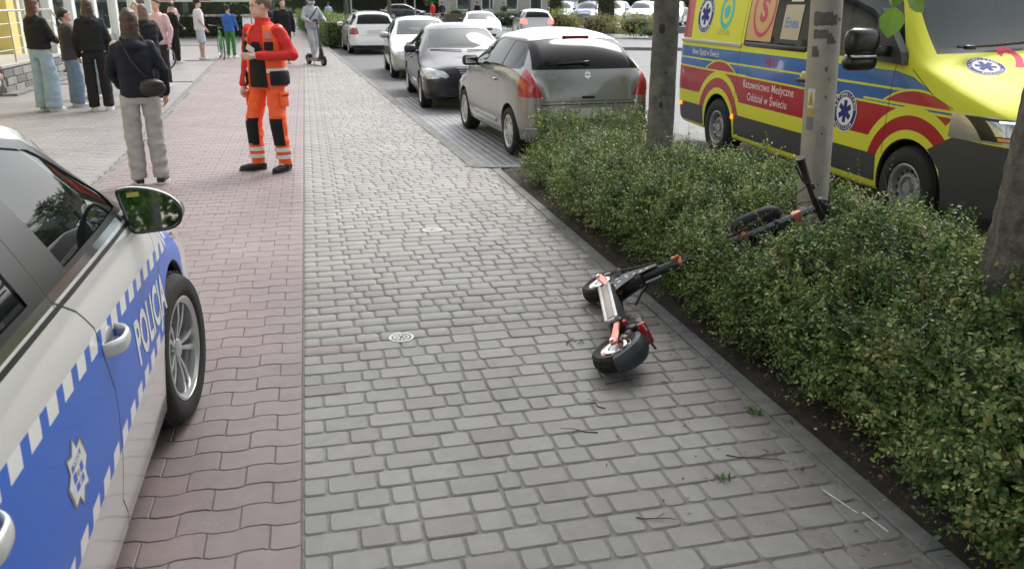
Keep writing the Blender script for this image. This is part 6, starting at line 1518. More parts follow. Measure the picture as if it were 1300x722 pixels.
# --- paramedic -----------------------------------------------------
def paramedic_extra(e, V, Hv, A, L, s):
    # open orange vest over a red fleece, with pockets
    def shell(name, m, rows, closed=False, th=.012):
        bm = bmesh.new(); R_ = []
        for z, a0, a1, rx, ry in rows: R_.append([bm.verts.new(V(math.sin(a)*rx, math.cos(a)*ry, z+0*a)) for a in np.linspace(a0, a1, 20)])
        for A_, B_ in zip(R_[:-1], R_[1:]):
            for k in range(19): bm.faces.new((A_[k], A_[k+1], B_[k+1], B_[k]))
        bmesh.ops.recalc_face_normals(bm, faces=bm.faces[:]); bmesh.ops.solidify(bm, geom=bm.faces[:], thickness=th); return bobj(name, bm, m, e, True, 50)
    g = .50
    vest = shell('vest', c_orange, [(.86, .62, 6.283-.62, .212, .170), (.90, .60, 6.283-.60, .214, .172), (1.05, .55, 6.283-.55, .205, .165), (1.2, g, 6.283-g, .204, .165), (1.32, .48, 6.283-.48, .205, .158), (1.40, .5, 6.283-.5, .172, .135), (1.46, .55, 6.283-.55, .115, .105)])
    shell('reflective_stripe', m_refl, [(1.00, .56, 6.283-.56, .216, .176), (1.045, .56, 6.283-.56, .214, .174)], th=.003)
    shell('waist_pocket', c_navy, [(.88, .72, 2.0, .226, .186), (.895, .70, 2.05, .236, .196), (.99, .70, 2.05, .234, .192), (1.02, .72, 2.0, .222, .182)], th=.02)
    shell('pocket_stripe', m_refl, [(.905, .70, 2.05, .240, .200), (.955, .70, 2.05, .240, .199)], th=.004)
    shell('waist_pocket', c_navy, [(.88, -2.0, -.72, .226, .186), (.895, -2.05, -.70, .236, .196), (.99, -2.05, -.70, .234, .192), (1.02, -2.0, -.72, .222, .182)], th=.02)
    shell('chest_pocket', c_navy, [(1.18, .55, 1.1, .218, .180), (1.20, .53, 1.12, .226, .190), (1.29, .53, 1.12, .226, .186), (1.31, .55, 1.1, .216, .172)], th=.012)
    shell('chest_pocket', c_navy, [(1.22, -1.0, -.55, .218, .180), (1.30, -1.0, -.55, .220, .178)], th=.012)
    shell('name_patch', m_navy, [(1.345, .52, .85, .216, .166), (1.375, .52, .85, .212, .160)], th=.006); shell('chest_badge', mat('badge_red_white', (.5, .2, .22), .5), [(1.33, -.95, -.6, .217, .170), (1.39, -.9, -.6, .204, .156)], th=.005)
    # black shirt panel in front
    shell('shirt_front', c_black, [(.86, -.55, .55, .190, .160), (1.0, -.50, .50, .188, .158), (1.2, -.42, .42, .190, .158), (1.30, -.22, .22, .196, .150)], th=.01)
    bm = bmesh.new(); loft(bm, [ell_ring(V(0, 0, z), r*s, r*s*1.02, 18) for z, r in ((1.43, .088), (1.47, .074), (1.525, .072), (1.528, .060), (1.48, .060))]); bobj('collar', bm, c_red, e, True)
    # card and phone in the breast
    bm = bmesh.new(); box(bm, V(.03, .185, 1.235), (.10, .012, .055), Matrix.Rotation(-.5, 3, 'Y'), bev=.003); bobj('card', bm, mat('card_white', (.65, .7, .75), .4), e)
    # trousers: knee patches, reflective bands, cargo pocket
    for sd in (1, -1):
        hp, kn, an, t = L[sd]; d = (an-kn).normalized()
        bm = bmesh.new(); c0 = kn+Vector((0, .0, .10*s)); 
        rows = []
        for f_, r in ((-.05, .086), (.0, .085), (.06, .083), (.14, .079), (.23, .077)):
            c = kn+(d*f_*s if f_ > 0 else (kn-hp).normalized()*f_*s); rows.append([bm.verts.new(c+Vector((math.sin(a)*r*s*1.0, math.cos(a)*r*s*1.12, 0))) for a in np.linspace(-1.15, 1.15, 14)])
        for A_, B_ in zip(rows[:-1], rows[1:]):
            for k in range(13): bm.faces.new((A_[k], A_[k+1], B_[k+1], B_[k]))
        bmesh.ops.recalc_face_normals(bm, faces=bm.faces[:]); bmesh.ops.solidify(bm, geom=bm.faces[:], thickness=.006); bobj('knee_patch', bm, c_black, e, True)
        for f0, f1 in ((.60, .70), (.78, .88)):
            bm = bmesh.new(); rows = []
            for f_ in (f0, f1): c = kn.lerp(an, f_); rows.append([bm.verts.new(c+Vector((math.sin(a)*.083*s, math.cos(a)*.090*s, 0))) for a in np.linspace(0, 2*math.pi, 20, endpoint=False)])
            for k in range(20): bm.faces.new((rows[0][k], rows[0][(k+1) % 20], rows[1][(k+1) % 20], rows[1][k]))
            bobj('reflective_band', bm, m_refl, e, True)
        bm = bmesh.new(); q = hp.lerp(kn, .45)+Vector((sd*.098*s, .0, 0)); box(bm, q, (.02, .12, .15), bev=.008); box(bm, q+Vector((sd*.008, 0, .06)), (.018, .13, .03), bev=.006); bobj('cargo_pocket', bm, c_orange, e, True)
        bm = bmesh.new(); box(bm, q+Vector((sd*.02, 0, .04)), (.004, .11, .006)); bobj('zip', bm, m_blk, e)
    bm = bmesh.new(); box(bm, V(.18, .05, .87), (.03, .05, .12), bev=.008); bobj('radio', bm, m_blk, e, True)
person('paramedic in orange trousers and open orange vest over a red fleece, hand at chest', (-.43, 9.33, 0), 2.50, 1.80, .0085,
       arms={-1: dict(e=(-.31, -.03, 1.17), w=(-.10, .235, 1.17), curl=.3), 1: dict(e=(.27, -.04, 1.14), w=(.26, .06, .88))},
       legs={1: dict(a=(.17, .06), k=(.155, .08), t=.75), -1: dict(a=(-.13, .0), k=(-.13, .05), t=.05)},
       jacket=c_red, jlen=.88, trousers=c_orange, wide=.006, shoes=m_shoe_b, hair=(h_ash, 'short'), skin=m_skin2, head_yaw=-.75, head_tilt=-.10, wrinkle=.012, extra=paramedic_extra)
# --- group near the shop ---------------------------------------------
GP = 'young people standing on the plaza'
pi = math.pi
person('girl with black jacket, shoulder bag and pale grey wide trousers, seen from behind', (-1.62, 8.85, 0), .10, 1.65, .011, wrinkle=.012, female=True, jacket=c_navy, jlen=.90, jw=1.02, trousers=c_grey, wide=.018, flare=.015, hair=(h_brown, 'long'), hood=True, bag=True, shoes=m_shoe_b and mat('sandal_black', (.02, .02, .02), .5), group=GP,
       arms={1: dict(e=(.27, -.02, 1.16), w=(.25, .06, .92)), -1: dict(e=(-.25, .02, 1.16), w=(-.18, .16, 1.0))})
person('girl with very long auburn hair, black hoodie and loose light blue jeans', (-4.25, 15.5, 0), -.6, 1.78, .014, female=True, jacket=c_black, jlen=.98, jw=1.12, trousers=c_jean, wide=.035, flare=.05, hair=(h_red, 'long'), hood=True, group=GP, arms={1: dict(e=(.24, .06, 1.16), w=(.10, .27, 1.10)), -1: dict(e=(-.24, .06, 1.16), w=(-.08, .27, 1.10))})
person('girl in a brown jacket and mid blue jeans, arms folded, hair tied back', (-3.95, 16.1, 0), -1.1, 1.62, .014, female=True, jacket=c_brown, jlen=.84, jw=1.14, trousers=c_jean2, wide=.03, flare=.02, hair=(h_dark, 'tail'), group=GP, arms={1: dict(e=(.22, .08, 1.15), w=(-.02, .25, 1.16)), -1: dict(e=(-.22, .08, 1.15), w=(.04, .24, 1.10))})
person('girl all in black with straight brown hair, seen from behind', (-3.42, 15.4, 0), .15, 1.76, .014, female=True, jacket=c_black, jlen=.96, jw=1.15, trousers=c_black, wide=.02, flare=.02, hair=(h_brown, 'long'), hood=True, group=GP)
person('girl in a black puffy jacket with long light brown hair behind the shoulder bag girl', (-2.78, 16.5, 0), .35, 1.68, .014, female=True, jacket=c_black, jlen=.84, jw=1.3, trousers=c_char, wide=.01, hair=(h_ash, 'long'), group=GP, wrinkle=.014, arms={1: dict(e=(.26, .05, 1.16), w=(.12, .22, 1.05))})
person('fair-haired girl in a pale top standing between the black and the brown jacket', (-3.95, 17.6, 0), 2.8, 1.64, .018, female=True, jacket=fabric('cloth_beige', (.35, .31, .27)), jlen=.86, trousers=c_jean, wide=.02, hair=(h_fair, 'long'), group=GP)
person('short-haired boy in a white top behind the group', (-3.25, 18.6, 0), 2.9, 1.70, .018, jacket=c_white, jlen=.84, trousers=c_char, hair=(h_fair, 'short'), group=GP)
person('boy in a pink top behind the group, short brown hair', (-3.05, 19.8, 0), 2.6, 1.78, .018, jacket=c_pink, jlen=.84, trousers=c_char, hair=(h_brown, 'short'), group=GP)
person('boy in a black cap and white shirt glimpsed behind the black-clad girl', (-3.65, 20.8, 0), 3.0, 1.66, .018, jacket=c_white, jlen=.84, trousers=c_char, hair=(h_dark, 'short'), cap=c_black, group=GP)
person('boy in a black tracksuit and white trainers looking down', (-3.80, 27.2, 0), -.9, 1.70, .02, jacket=c_black, jlen=.84, trousers=c_black, hair=(h_dark, 'short'), head_tilt=-.5, arms={1: dict(e=(.24, .02, 1.15), w=(.18, .22, 1.05))})
person('boy in a white t-shirt, pale shorts and dark blue cap', (-3.22, 28.6, 0), -1.2, 1.80, .02, jacket=c_white, jlen=.86, jw=1.05, shirt_short=True, shorts=fabric('cloth_pale_shorts', (.52, .56, .66)), wide=.02, hair=(h_brown, 'short'), cap=c_navy, arms={1: dict(e=(.24, -.02, 1.15), w=(.24, .12, .92))})
person('child in a blue top and green patterned trousers beside a bicycle', (-2.42, 29.5, 0), -.4, 1.62, .02, jacket=c_blue, jlen=.88, trousers=c_lime, hair=(h_dark, 'short'), cap=c_navy, arms={1: dict(e=(.22, .08, 1.15), w=(.18, .28, 1.0)), -1: dict(e=(-.22, .08, 1.15), w=(-.18, .28, 1.0))})
person('boy in black with printed sweatshirt walking towards the camera, white shoes', (-.62, 26.2, 0), pi+.2, 1.80, .018, jacket=c_black, jlen=.86, jw=1.08, trousers=c_black, wide=.01, hair=(h_brown, 'short'), legs={1: dict(a=(.12, .18), t=.1), -1: dict(a=(-.10, -.16), t=-.1)})
person('boy in black jacket with his back turned, next to the printed sweatshirt', (-1.12, 27.0, 0), .3, 1.78, .018, jacket=c_char, jlen=.86, jw=1.05, trousers=c_black, hair=(h_dark, 'short'), cap=c_black, legs={1: dict(a=(.12, .12)), -1: dict(a=(-.10, -.10))})
# person at the left edge beyond the police car roof
person('person in a long pale blue jacket and black trousers, cut off at the left edge', (-2.92, 8.3, 0), -.9, 1.66, .014, jacket=c_ltblue, jlen=.60, jw=1.15, trousers=c_black, wide=.03, hair=(h_dark, 'short'), arms={1: dict(e=(.22, .12, 1.16), w=(.05, .25, 1.1)), -1: dict(e=(-.22, .12, 1.16), w=(-.05, .25, 1.15))})
# --- rider on the scooter ---------------------------------------------
rx, ry, rz = .22, 25.6, pi+.42
def rider_extra(e, V, Hv, A, L, s):
    bm = bmesh.new(); tube(bm, [V(-.15, .10, 1.42), V(-.02, .155, 1.28), V(.10, .15, 1.14), V(.17, .08, 1.05)], .018, 6); bobj('bag_strap', bm, m_blk, e, True)
M5 = Matrix.Translation((rx, ry, 0)) @ Matrix.Rotation(rz+pi/2, 4, 'Z')
scooter('electric_scooter', 'dark electric scooter standing upright under the helmeted rider', M5, bag=False)
mv = Matrix.Rotation(rz, 3, 'Z') @ Vector((0, -.12, 0))
person('rider in pale grey tracksuit and silver full-face helmet standing on a scooter', (rx+mv.x, ry+mv.y, .195), rz, 1.68, .017, jacket=fabric('cloth_grey_blue', (.36, .39, .43)), jlen=.84, jw=1.12, trousers=fabric('cloth_grey_blue2', (.40, .43, .47)), wide=.02, helmet=mat('helmet_silver', (.35, .36, .37), .3, .5, 1.), hood=True,
       arms={1: dict(e=(.32, .10, 1.14), w=(.27, .34, 1.08), curl=.9), -1: dict(e=(-.32, .10, 1.14), w=(-.27, .34, 1.08), curl=.9)}, legs={1: dict(a=(.05, .14), k=(.10, .12), t=0), -1: dict(a=(-.05, -.12), k=(-.09, 0), t=0)}, extra=rider_extra)
# ================================================================== SHOP, FAR THINGS
m_ycl = mat('plaster_yellow', (.66, .55, .20), .85, var=.06, scale=3, bump=.15, bscale=60)
m_crm = mat('plaster_cream', (.62, .62, .47), .85, var=.06, scale=3); m_wht = mat('frame_white', (.7, .71, .7), .5)
m_stone = mat('plinth_stone', (.24, .24, .22), .9, col2=(.12, .12, .11), scale=10, bump=.6, bscale=30)
m_wglass = glass_mat('shop_glass', (.45, .55, .55), .55); m_inox = mat('stainless', (.6, .6, .58), .25, .9)
def shop():
    e = empty('shop_building', 'yellow and cream shop building along the left of the plaza', 'building', (-7.25, 18, 0))
    o = Vector((-7.25, 18, 0)); X = 0.
    def P(n, m, x, y, z, s, par=e, bev=0):
        bm = bmesh.new(); box(bm, Vector((x, y, z))-o, s, bev=bev); return bobj(n, bm, m, par)
    P('wall', m_ycl, -11.3, 19.5, 3.2, (8, 9.0, 6.4)); P('wall', m_crm, -11.26, 36.0, 3.2, (8, 24.0, 6.4)); P('wall', m_ycl, -11.3, 9, 3.2, (8, 12, 6.4))
    P('roof', mat('roof_grey', (.12, .12, .12), .8), -11.3, 25, 6.5, (8.8, 45, .25)); 
    P('plinth', m_stone, -7.22, 30.6, .28, (.12, 34.5, .56))
    for y0, w in ((26.2, 1.5), (28.6, 1.6), (31.2, 1.8), (34.5, 2.2), (38.2, 2.2), (42.2, 2.4)):
        f = P('window', m_wht, -7.23, y0, 1.9, (.10, w, 2.4)); 
        for k in (-1, 1): P('pane', m_wglass, -7.17, y0+k*w*.235, 1.9, (.03, w*.42, 2.2), f)
    for y0 in (27.4, 29.9, 32.9, 36.4, 40.2, 44.2): P('pilaster', m_wht, -7.15, y0, 1.7, (.26, .42, 3.4))
    d = P('door', mat('door_brown', (.16, .09, .075), .5), -7.22, 24.3, 1.65, (.10, 1.3, 2.2)); P('pane', m_wglass, -7.16, 24.3, 1.75, (.03, 1.0, 1.8), d)
    for z_, c_ in ((1.2, (.5, .15, .12)), (1.75, (.6, .55, .3)), (2.2, (.5, .2, .15))): P('poster', mat('poster_'+str(z_).replace('.', ''), c_, .5, var=.5, scale=8), -7.135, 24.3+.2*math.sin(z_*9), z_, (.01, .5, .38), d)
    P('pilaster', m_ycl, -7.0, 22.9, 1.9, (.5, .55, 3.8)); P('pilaster', m_crm, -6.96, 23.45, 1.9, (.45, .22, 3.8))
shop()
def porch():
    e = empty('entrance_steps', 'stone-clad entrance platform with steps in front of the yellow wall', 'steps', (-6.4, 20.6, 0)); o = Vector((-6.4, 20.6, 0))
    def P(n, m, x, y, z, s, bev=.01):
        bm = bmesh.new(); box(bm, Vector((x, y, z))-o, s, bev=bev); return bobj(n, bm, m, e)
    P('platform', m_stone, -6.45, 20.4, .25, (1.4, 4.2, .5)); P('top_slab', mat('slab_pale', (.36, .35, .33), .8, var=.1), -6.45, 20.4, .53, (1.46, 4.3, .06))
    for i in range(3): P('step', mat('step_grey', (.30, .30, .29), .85, var=.15), -6.45, 22.75+i*.33, .40-i*.14, (1.5, .36, .10))
    for k in range(7):       # cladding stones on the front face
        for j in range(3):
            P('cladding_stone', mat('clad_%d' % ((k+j) % 3), ((.20, .20, .19), (.27, .26, .24), (.15, .15, .145))[(k+j) % 3], .9, var=.2), -5.735, 18.6+k*.6+(.15 if j % 2 else 0), .09+j*.155, (.03, .56, .14), .008)
    P('base_strip', m_kerb, -5.66, 20.4, .02, (.28, 4.4, .06))
porch()
def railing(label, pts, z0):
    e = empty('railing', label, 'railing', pts[0]); o = Vector(pts[0])
    bm = bmesh.new(); 
    for hz, r in ((1.0, .022),):
        tube(bm, [Vector(p)-o+Vector((0, 0, z0+hz)) for p in pts], r, 8)
    bobj('handrail', bm, m_inox, e, True)
    for hz in (.25, .5, .75):
        bm = bmesh.new(); tube(bm, [Vector(p)-o+Vector((0, 0, z0+hz)) for p in pts], .010, 6); bobj('rail', bm, m_inox, e, True)
    for a, b in zip(pts[:-1], pts[1:]):
        n = max(1, round((Vector(b)-Vector(a)).length/.95))
        for i in range(n+(1 if b is pts[-1] else 0)):
            p = Vector(a).lerp(Vector(b), i/n)-o; bm = bmesh.new(); tube(bm, [p+Vector((0, 0, 0)), p+Vector((0, 0, z0+1.0))], .018, 8); bobj('baluster', bm, m_inox, e, True)
railing('stainless steel railing along the front of the entrance platform', [(-5.8, 18.4, 0), (-5.8, 22.5, 0)], .56)
railing('stainless steel railing sloping down beside the entrance steps', [(-5.82, 22.55, .45), (-5.82, 23.8, -.05)], .1)
railing('stainless steel railing against the yellow shop wall', [(-7.0, 18.5, .0), (-7.0, 22.2, .0)], .56)
# drain channels across the plaza
for i, (y0, x0, x1, w) in enumerate(((20.7, -7, -2.6, .10), (28.3, -7, -2.8, .14), (38.5, -7, -3.0, .35))):
    bm = bmesh.new(); box(bm, ((x0+x1)/2, y0, .0), (x1-x0, w, .016), bev=.003); tag(bobj('drain', bm, m_dark if w < .3 else m_plas), 'dark drainage channel across the plaza, %s of three' % ('nearest', 'middle', 'farthest')[i], 'drain', 'drain channels')
# awning: broad market parasol, pale green-white valance
def awning():
    e = empty('market_awning', 'wide pale green and white awning at the far end of the plaza', 'awning', (-6.2, 49, 0))
    m = mat('awning_cloth', (.62, .70, .62), .8, var=.08); bm = bmesh.new()
    for a, b in (((-3.6, -2, 1.74), (0, 0, 2.9)),):
        c = bm.verts.new((0, 0, 2.9)); q = [bm.verts.new(p) for p in ((-3.6, -2.2, 1.98), (3.6, -2.2, 1.98), (3.6, 2.2, 1.98), (-3.6, 2.2, 1.98))]
        for k in range(4): bm.faces.new((q[k], q[(k+1) % 4], c))
    bobj('canopy', bm, m, e)
    for (x, y, sx, sy) in ((0, -2.2, 7.2, .02), (0, 2.2, 7.2, .02), (-3.6, 0, .02, 4.4), (3.6, 0, .02, 4.4)):
        bm = bmesh.new(); box(bm, (x, y, 1.86), (sx, sy, .26)); bobj('valance', bm, m, e)
    for x in (-2.2, -.5, 1.2): bm = bmesh.new(); box(bm, (x, -2.215, 1.86), (.9, .012, .15)); bobj('printed_strip', bm, mat('awning_red', (.45, .12, .15), .7), e)
    for x in (-3.5, 3.5):
        for y in (-2.1, 2.1): bm = bmesh.new(); tube(bm, [(x, y, 0), (x, y, 2.0)], .03, 8); bobj('post', bm, m_inox, e, True)
awning()
# ---- foliage masses in the distance
def bush(label, c, rad, n, seed, m, cat='bush', name='bush', group=None, leaf=.06, k=10):
    e = empty(name, label, cat, (c[0], c[1], 0), group=group); rs = np.random.RandomState(seed); rad = np.array(rad)
    d = unit(rs.normal(0, 1, (n, 3))); r = rs.uniform(.55, 1., n)**.5; lump = 1+.16*np.sin(d[:, 0]*5+seed)*np.cos(d[:, 1]*6)+.1*np.sin(d[:, 2]*9+seed*2)
    P = d*rad*(r*lump)[:, None]+np.array([0, 0, rad[2]*.92]); P = P[P[:, 2] > .03]; O = unit(P/rad)
    C, D, N, L, W, B, dd, l2 = sprays(P, O, rs, k, leaf*3.2, leaf, leaf*.6, up=.2); kp = C[:, 2] > 0
    o = leaves('foliage', C[kp], D[kp], N[kp], L[kp], W[kp], m, e, False, None)
    bm = bmesh.new(); sphere(bm, (0, 0, rad[2]*.88), tuple(rad*.62), 14); o2 = bobj('dark_core', bm, MATS['core_shade'], e, True)  # solid dark core, shade inside the bush set in its colour
    for i in range(5): bm = bmesh.new(); tube(bm, [(rad[0]*.2*math.cos(i*1.3), rad[1]*.2*math.sin(i*1.3), 0), (rad[0]*.5*math.cos(i*1.3), rad[1]*.5*math.sin(i*1.3), rad[2])], [.03, .015], 5); bobj('stem', bm, m_twig, e)
    return e
m_yl = leaf_mat('yellow_shrub_leaf', [(0, (.16, .20, .03)), (.5, (.34, .33, .05)), (1, (.48, .40, .08))]); m_gl = leaf_mat('green_shrub_leaf', [(0, (.04, .10, .03)), (.5, (.08, .17, .05)), (1, (.14, .24, .07))])
m_dk = leaf_mat('dark_shrub_leaf', [(0, (.03, .06, .018)), (.5, (.06, .10, .03)), (1, (.10, .15, .045))]); m_lm = leaf_mat('lime_hedge_leaf', [(0, (.08, .15, .02)), (.5, (.15, .24, .035)), (1, (.24, .32, .06))])
gy = 'shrubs on the island by the car park'
bush('large yellow-green shrub right of the dark planter, biggest of its bed', (17.0, 43.4), (1.35, 1.1, .62), 900, 1, m_yl, group=gy); bush('yellowish shrub with brownish top beside the trimmed dark column', (15.1, 44.6), (1.0, .9, .62), 650, 2, leaf_mat('brownish_shrub', [(0, (.15, .16, .04)), (1, (.32, .27, .09))]), group=gy)
bush('low blue-green shrub in front of the yellow ones, by the tree trunk', (17.4, 42.0), (1.0, .6, .28), 400, 3, m_gl, group=gy); bush('yellow-green shrub left of the dark planter, behind the hatchback roof', (14.1, 47.5), (.95, .9, .72), 600, 4, m_yl, group=gy)
bush('round green shrub next to the dark planter', (15.2, 48.8), (.6, .6, .62), 350, 5, m_gl, group=gy)
bush('low green bushes behind the white coupe', (13.3, 58), (2.2, 1.0, .75), 700, 6, m_gl)
def column_tree(label, x, y, r, h, seed):
    e = empty('clipped_conifer', label, 'conifer', (x, y, 0), group='clipped dark columns by the car park'); rs = np.random.RandomState(seed); n = 1100
    a = rs.uniform(0, 2*pi, n); z = rs.uniform(.1, h, n); rr = r*rs.uniform(.8, 1.02, n); P = np.stack([np.cos(a)*rr, np.sin(a)*rr, z], 1); O = np.stack([np.cos(a), np.sin(a), a*0], 1)
    C, D, N, L, W, B, d, l = sprays(P, O, rs, 9, .12, .06, .03, up=.8); leaves('foliage', C, D, N, L, W, m_dk, e, False, None)
    bm = bmesh.new(); cone(bm, (0, 0, 0), (0, 0, h*.98), r*.8, r*.75, 14); bobj('trunk', bm, MATS['core_shade'], e, True)  # dark cone filling the column, inner shade set in its colour
column_tree('dark clipped conifer column between the parked cars and yellow shrubs', 16.9, 48, .62, 3.2, 1); column_tree('dark clipped conifer column left of the turquoise car', 15.9, 55, .5, 3.0, 2)
def long_hedge(label, a, b, w, h, n, seed, m, leaf=.05, name='hedge'):
    a = np.array(a, float); b = np.array(b, float); e = empty(name, label, 'hedge', (a[0], a[1], 0)); rs = np.random.RandomState(seed); d = b-a; L_ = np.linalg.norm(d); d /= L_; s = np.array([-d[1], d[0]])
    t = rs.uniform(0, L_, n); ph = rs.uniform(0, 1, n); side = np.where(ph < .35, -1., np.where(ph < .7, 1., 0)); q = np.where(side == 0, rs.uniform(-w/2, w/2, n), side*w/2); z = np.where(side == 0, h, rs.uniform(.05, h, n))
    z = z*(1+.1*np.sin(t*2.1+seed)); P = np.stack([d[0]*t+s[0]*q, d[1]*t+s[1]*q, z], 1)+rs.normal(0, .05, (n, 3)); O = np.stack([s[0]*side, s[1]*side, (side == 0)*1.], 1)
    end = rs.rand(n) < .06; P[end, 0] = s[0]*rs.uniform(-w/2, w/2, end.sum()); P[end, 1] = s[1]*rs.uniform(-w/2, w/2, end.sum()); O[end] = [-d[0], -d[1], 0]
    C, D, N, LL, W, B, dd, l = sprays(P, unit(O), rs, 9, leaf*3, leaf, leaf*.6); leaves('leaves', C, D, N, LL, W, m, e, False, 'stuff')
    bm = bmesh.new(); ang = math.atan2(d[1], d[0]); box(bm, (d[0]*L_/2, d[1]*L_/2, h*.46), (L_, w*.8, h*.85), ang); bobj('dark_core', bm, MATS['core_shade'], e)  # dark box core, shade inside the hedge set in its colour
long_hedge('bright green clipped hedge along the pavement beyond the white estate car', (1.25, 36.0), (-.15, 66), 1.0, 1.05, 4200, 3, m_lm)
long_hedge('dark green hedge under the awning at the far end of the plaza', (-9.5, 47.0), (-3.2, 47.5), 1.2, 1.15, 2200, 4, m_dk, .06)
long_hedge('green hedge across the far end of the path', (-3.0, 72), (-1.0, 72), 1.0, 1.0, 700, 5, m_gl, .07)
def far_tree(label, x, y, h, r, seed, tr=.16, crn=True):
    e = empty('tree', label, 'tree', (x, y, 0), group='trees far along the path')
    trunk_mesh((0, 0, 0), (.1, 0, h*.55), tr, tr*.7, seed, parent=e)
    crown(e, (0, 0, h*.72), r, 90, seed, leaf=.26, skip=lambda C: C[:, 2] > 2.1, trunk_top=(.1, 0, h*.5), k=9)
for i, (lb, x, y, h, r) in enumerate((('tree with a pale trunk behind the boys in black', -1.7, 47, 7, 2.6), ('pale trunk standing in the lime hedge behind the rider', .15, 52, 7, 2.4), ('tree trunk behind the white estate car', 2.6, 58, 8, 3.),
     ('tree beyond the awning', -7.5, 60, 8, 3.4), ('tree beside the far crossing road', 6.5, 70, 8, 3.), ('tree in the far car park', 22, 66, 8, 3.2), ('tree behind the dark hatchback', 12, 108, 10, 4.5), ('tree left of the far building', 17, 92, 9, 3.5))):
    far_tree(lb, x, y, h, r, 20+i)
# wood closing the view
rs = np.random.RandomState(77); n = 5200; x = rs.uniform(-70, 110, n); y = 122+rs.uniform(-5, 8, n)+10*np.sin(x*.05); z = rs.uniform(.2, 1, n)**.8*(8+3*np.sin(x*.21)+2*np.sin(x*.53+1)); P = np.stack([x, y, z], 1); O = np.tile([0., -1, .4], (n, 1))
C, D, N, L, W, B, d, l = sprays(P, unit(O), rs, 14, 1.6, .75, .55)
tag(leaves('wood', C, D, N, L, W, leaf_mat('wood_leaf', [(0, (.05, .09, .025)), (.5, (.10, .16, .045)), (1, (.18, .25, .07))]), None, False, 'stuff'), 'dark green mass of trees closing the view at the far end')
bm = bmesh.new(); box(bm, (20, 136, 3.2), (190, 2, 6.4)); tag(bobj('wood_dark_backing', bm, mat('wood_shade', (.05, .055, .035), .95, var=.4, scale=.4)), 'dark backing box coloured as the shade inside the far wood', kind='stuff')  # plain box painted as the shade between the far trees
def block(label, x, y, w, d, h, m, rows=2, cols=6, rz=0., face=-1):
    e = empty('far_building', label, 'building', (x, y, 0), rz); bm = bmesh.new(); box(bm, (0, 0, h/2), (w, d, h)); bobj('wall', bm, m, e)
    bm = bmesh.new(); box(bm, (0, 0, h+.1), (w+.5, d+.5, .25)); bobj('roof', bm, MATS['roof_grey'], e)
    for j in range(rows):
        for i in range(cols):
            px = -w/2+(i+.5)*w/cols; pz = h*(j+.5)/rows; bm = bmesh.new(); box(bm, (px, face*d/2, pz), (w/cols*.5, .12, h/rows*.5)); f_ = bobj('window', bm, m_wht, e)
            bm = bmesh.new(); box(bm, (px, face*(d/2+.05), pz), (w/cols*.43, .06, h/rows*.42)); bobj('pane', bm, m_wglass, f_)
block('grey beige building beyond the crossing road', 23, 96, 16, 8, 7, mat('plaster_greige', (.34, .32, .29), .9, var=.05))
block('white residential block across the car park', 42, 30, 30, 10, 9, mat('plaster_white', (.62, .61, .57), .9, var=.05), 3, 9, pi/2-.1, 1)
block('cream house behind the camera side of the street', 14, -26, 22, 9, 8, mat('plaster_sand', (.55, .50, .38), .9, var=.05), 3, 6, pi, -1)
# trees behind the camera, seen in the mirror and in glass
for i, (x, y) in enumerate(((1.2, -9), (-3.5, -12), (5.5, -14))):
    e = empty('tree', ('tree behind the camera nearest the mirror line', 'tree behind the camera towards the shop side', 'tree behind the camera across the road')[i], 'tree', (x, y, 0), group='trees behind the camera')
    trunk_mesh((0, 0, 0), (0, 0, 4), .16, .12, 50+i, parent=e); crown(e, (0, 0, 4.6), 3.0, 150, 60+i, leaf=.2, trunk_top=(0, 0, 3.6), k=9)
# ---- far vehicles
GF = 'cars parked beyond the bay'
simple_car('parked_car', 'white coupe facing the camera behind the black saloon', 'car', (8.35, 43.0, -.08), -pi/2-.10, 'sedan', 4.6, 1.82, 1.40, 2.7, .85, p_white, 'alloy7', GF, None, detail=False, opts=dict(mir=m_blk))
simple_car('parked_car', 'silver estate car with its brake lamps lit', 'car', (11.75, 44.5, -.08), pi/2-.12, 'wagon', 4.5, 1.80, 1.47, 2.6, .9, p_silver2, 'alloy7', GF, m_glass_dk, lamps_on=True, detail=False, opts=dict(mir=p_silver2))
simple_car('parked_car', 'small dark green hatchback seen side-on at the far crossing', 'car', (8.7, 90, .1), 0., 'hatch', 4.2, 1.72, 1.46, 2.5, .85, p_dkgreen, 'alloy10', GF, m_glass_dk, detail=False, opts=dict(mir=p_dkgreen))
slab('parking_lot', [(14, 49.5), (60, 49.5), (60, 80), (16, 80)], -.08, .30, m_asph)['label'] = 'raised grey car park behind the shrubs'
GR = 'row of cars in the raised car park'
for i, (lb, x, y, p) in enumerate((('turquoise car behind the clipped conifers', 17.6, 56.5, mat('turquoise_paint', (.08, .42, .46), .3, .2, 1.)), ('dark blue car between the turquoise and white cars', 18.9, 55.0, mat('navy_paint', (.03, .07, .25), .3, .2, 1.)), ('white car nose-on right of the conifer column', 20.6, 55.0, p_white), ('silver blue car in the middle of the car park row', 22.2, 54.0, mat('silver_blue_paint', (.35, .42, .52), .3, .5, 1.)), ('white car with dark windows at the right end of the row', 23.6, 52.6, p_white))):
    simple_car('parked_car', lb, 'car', (x, y+1, .30), -pi/2-.55, 'hatch', 4.2, 1.76, 1.50, 2.55, .85, p, 'alloy7', GR, m_glass_dk, detail=False, opts=dict(mir=p))
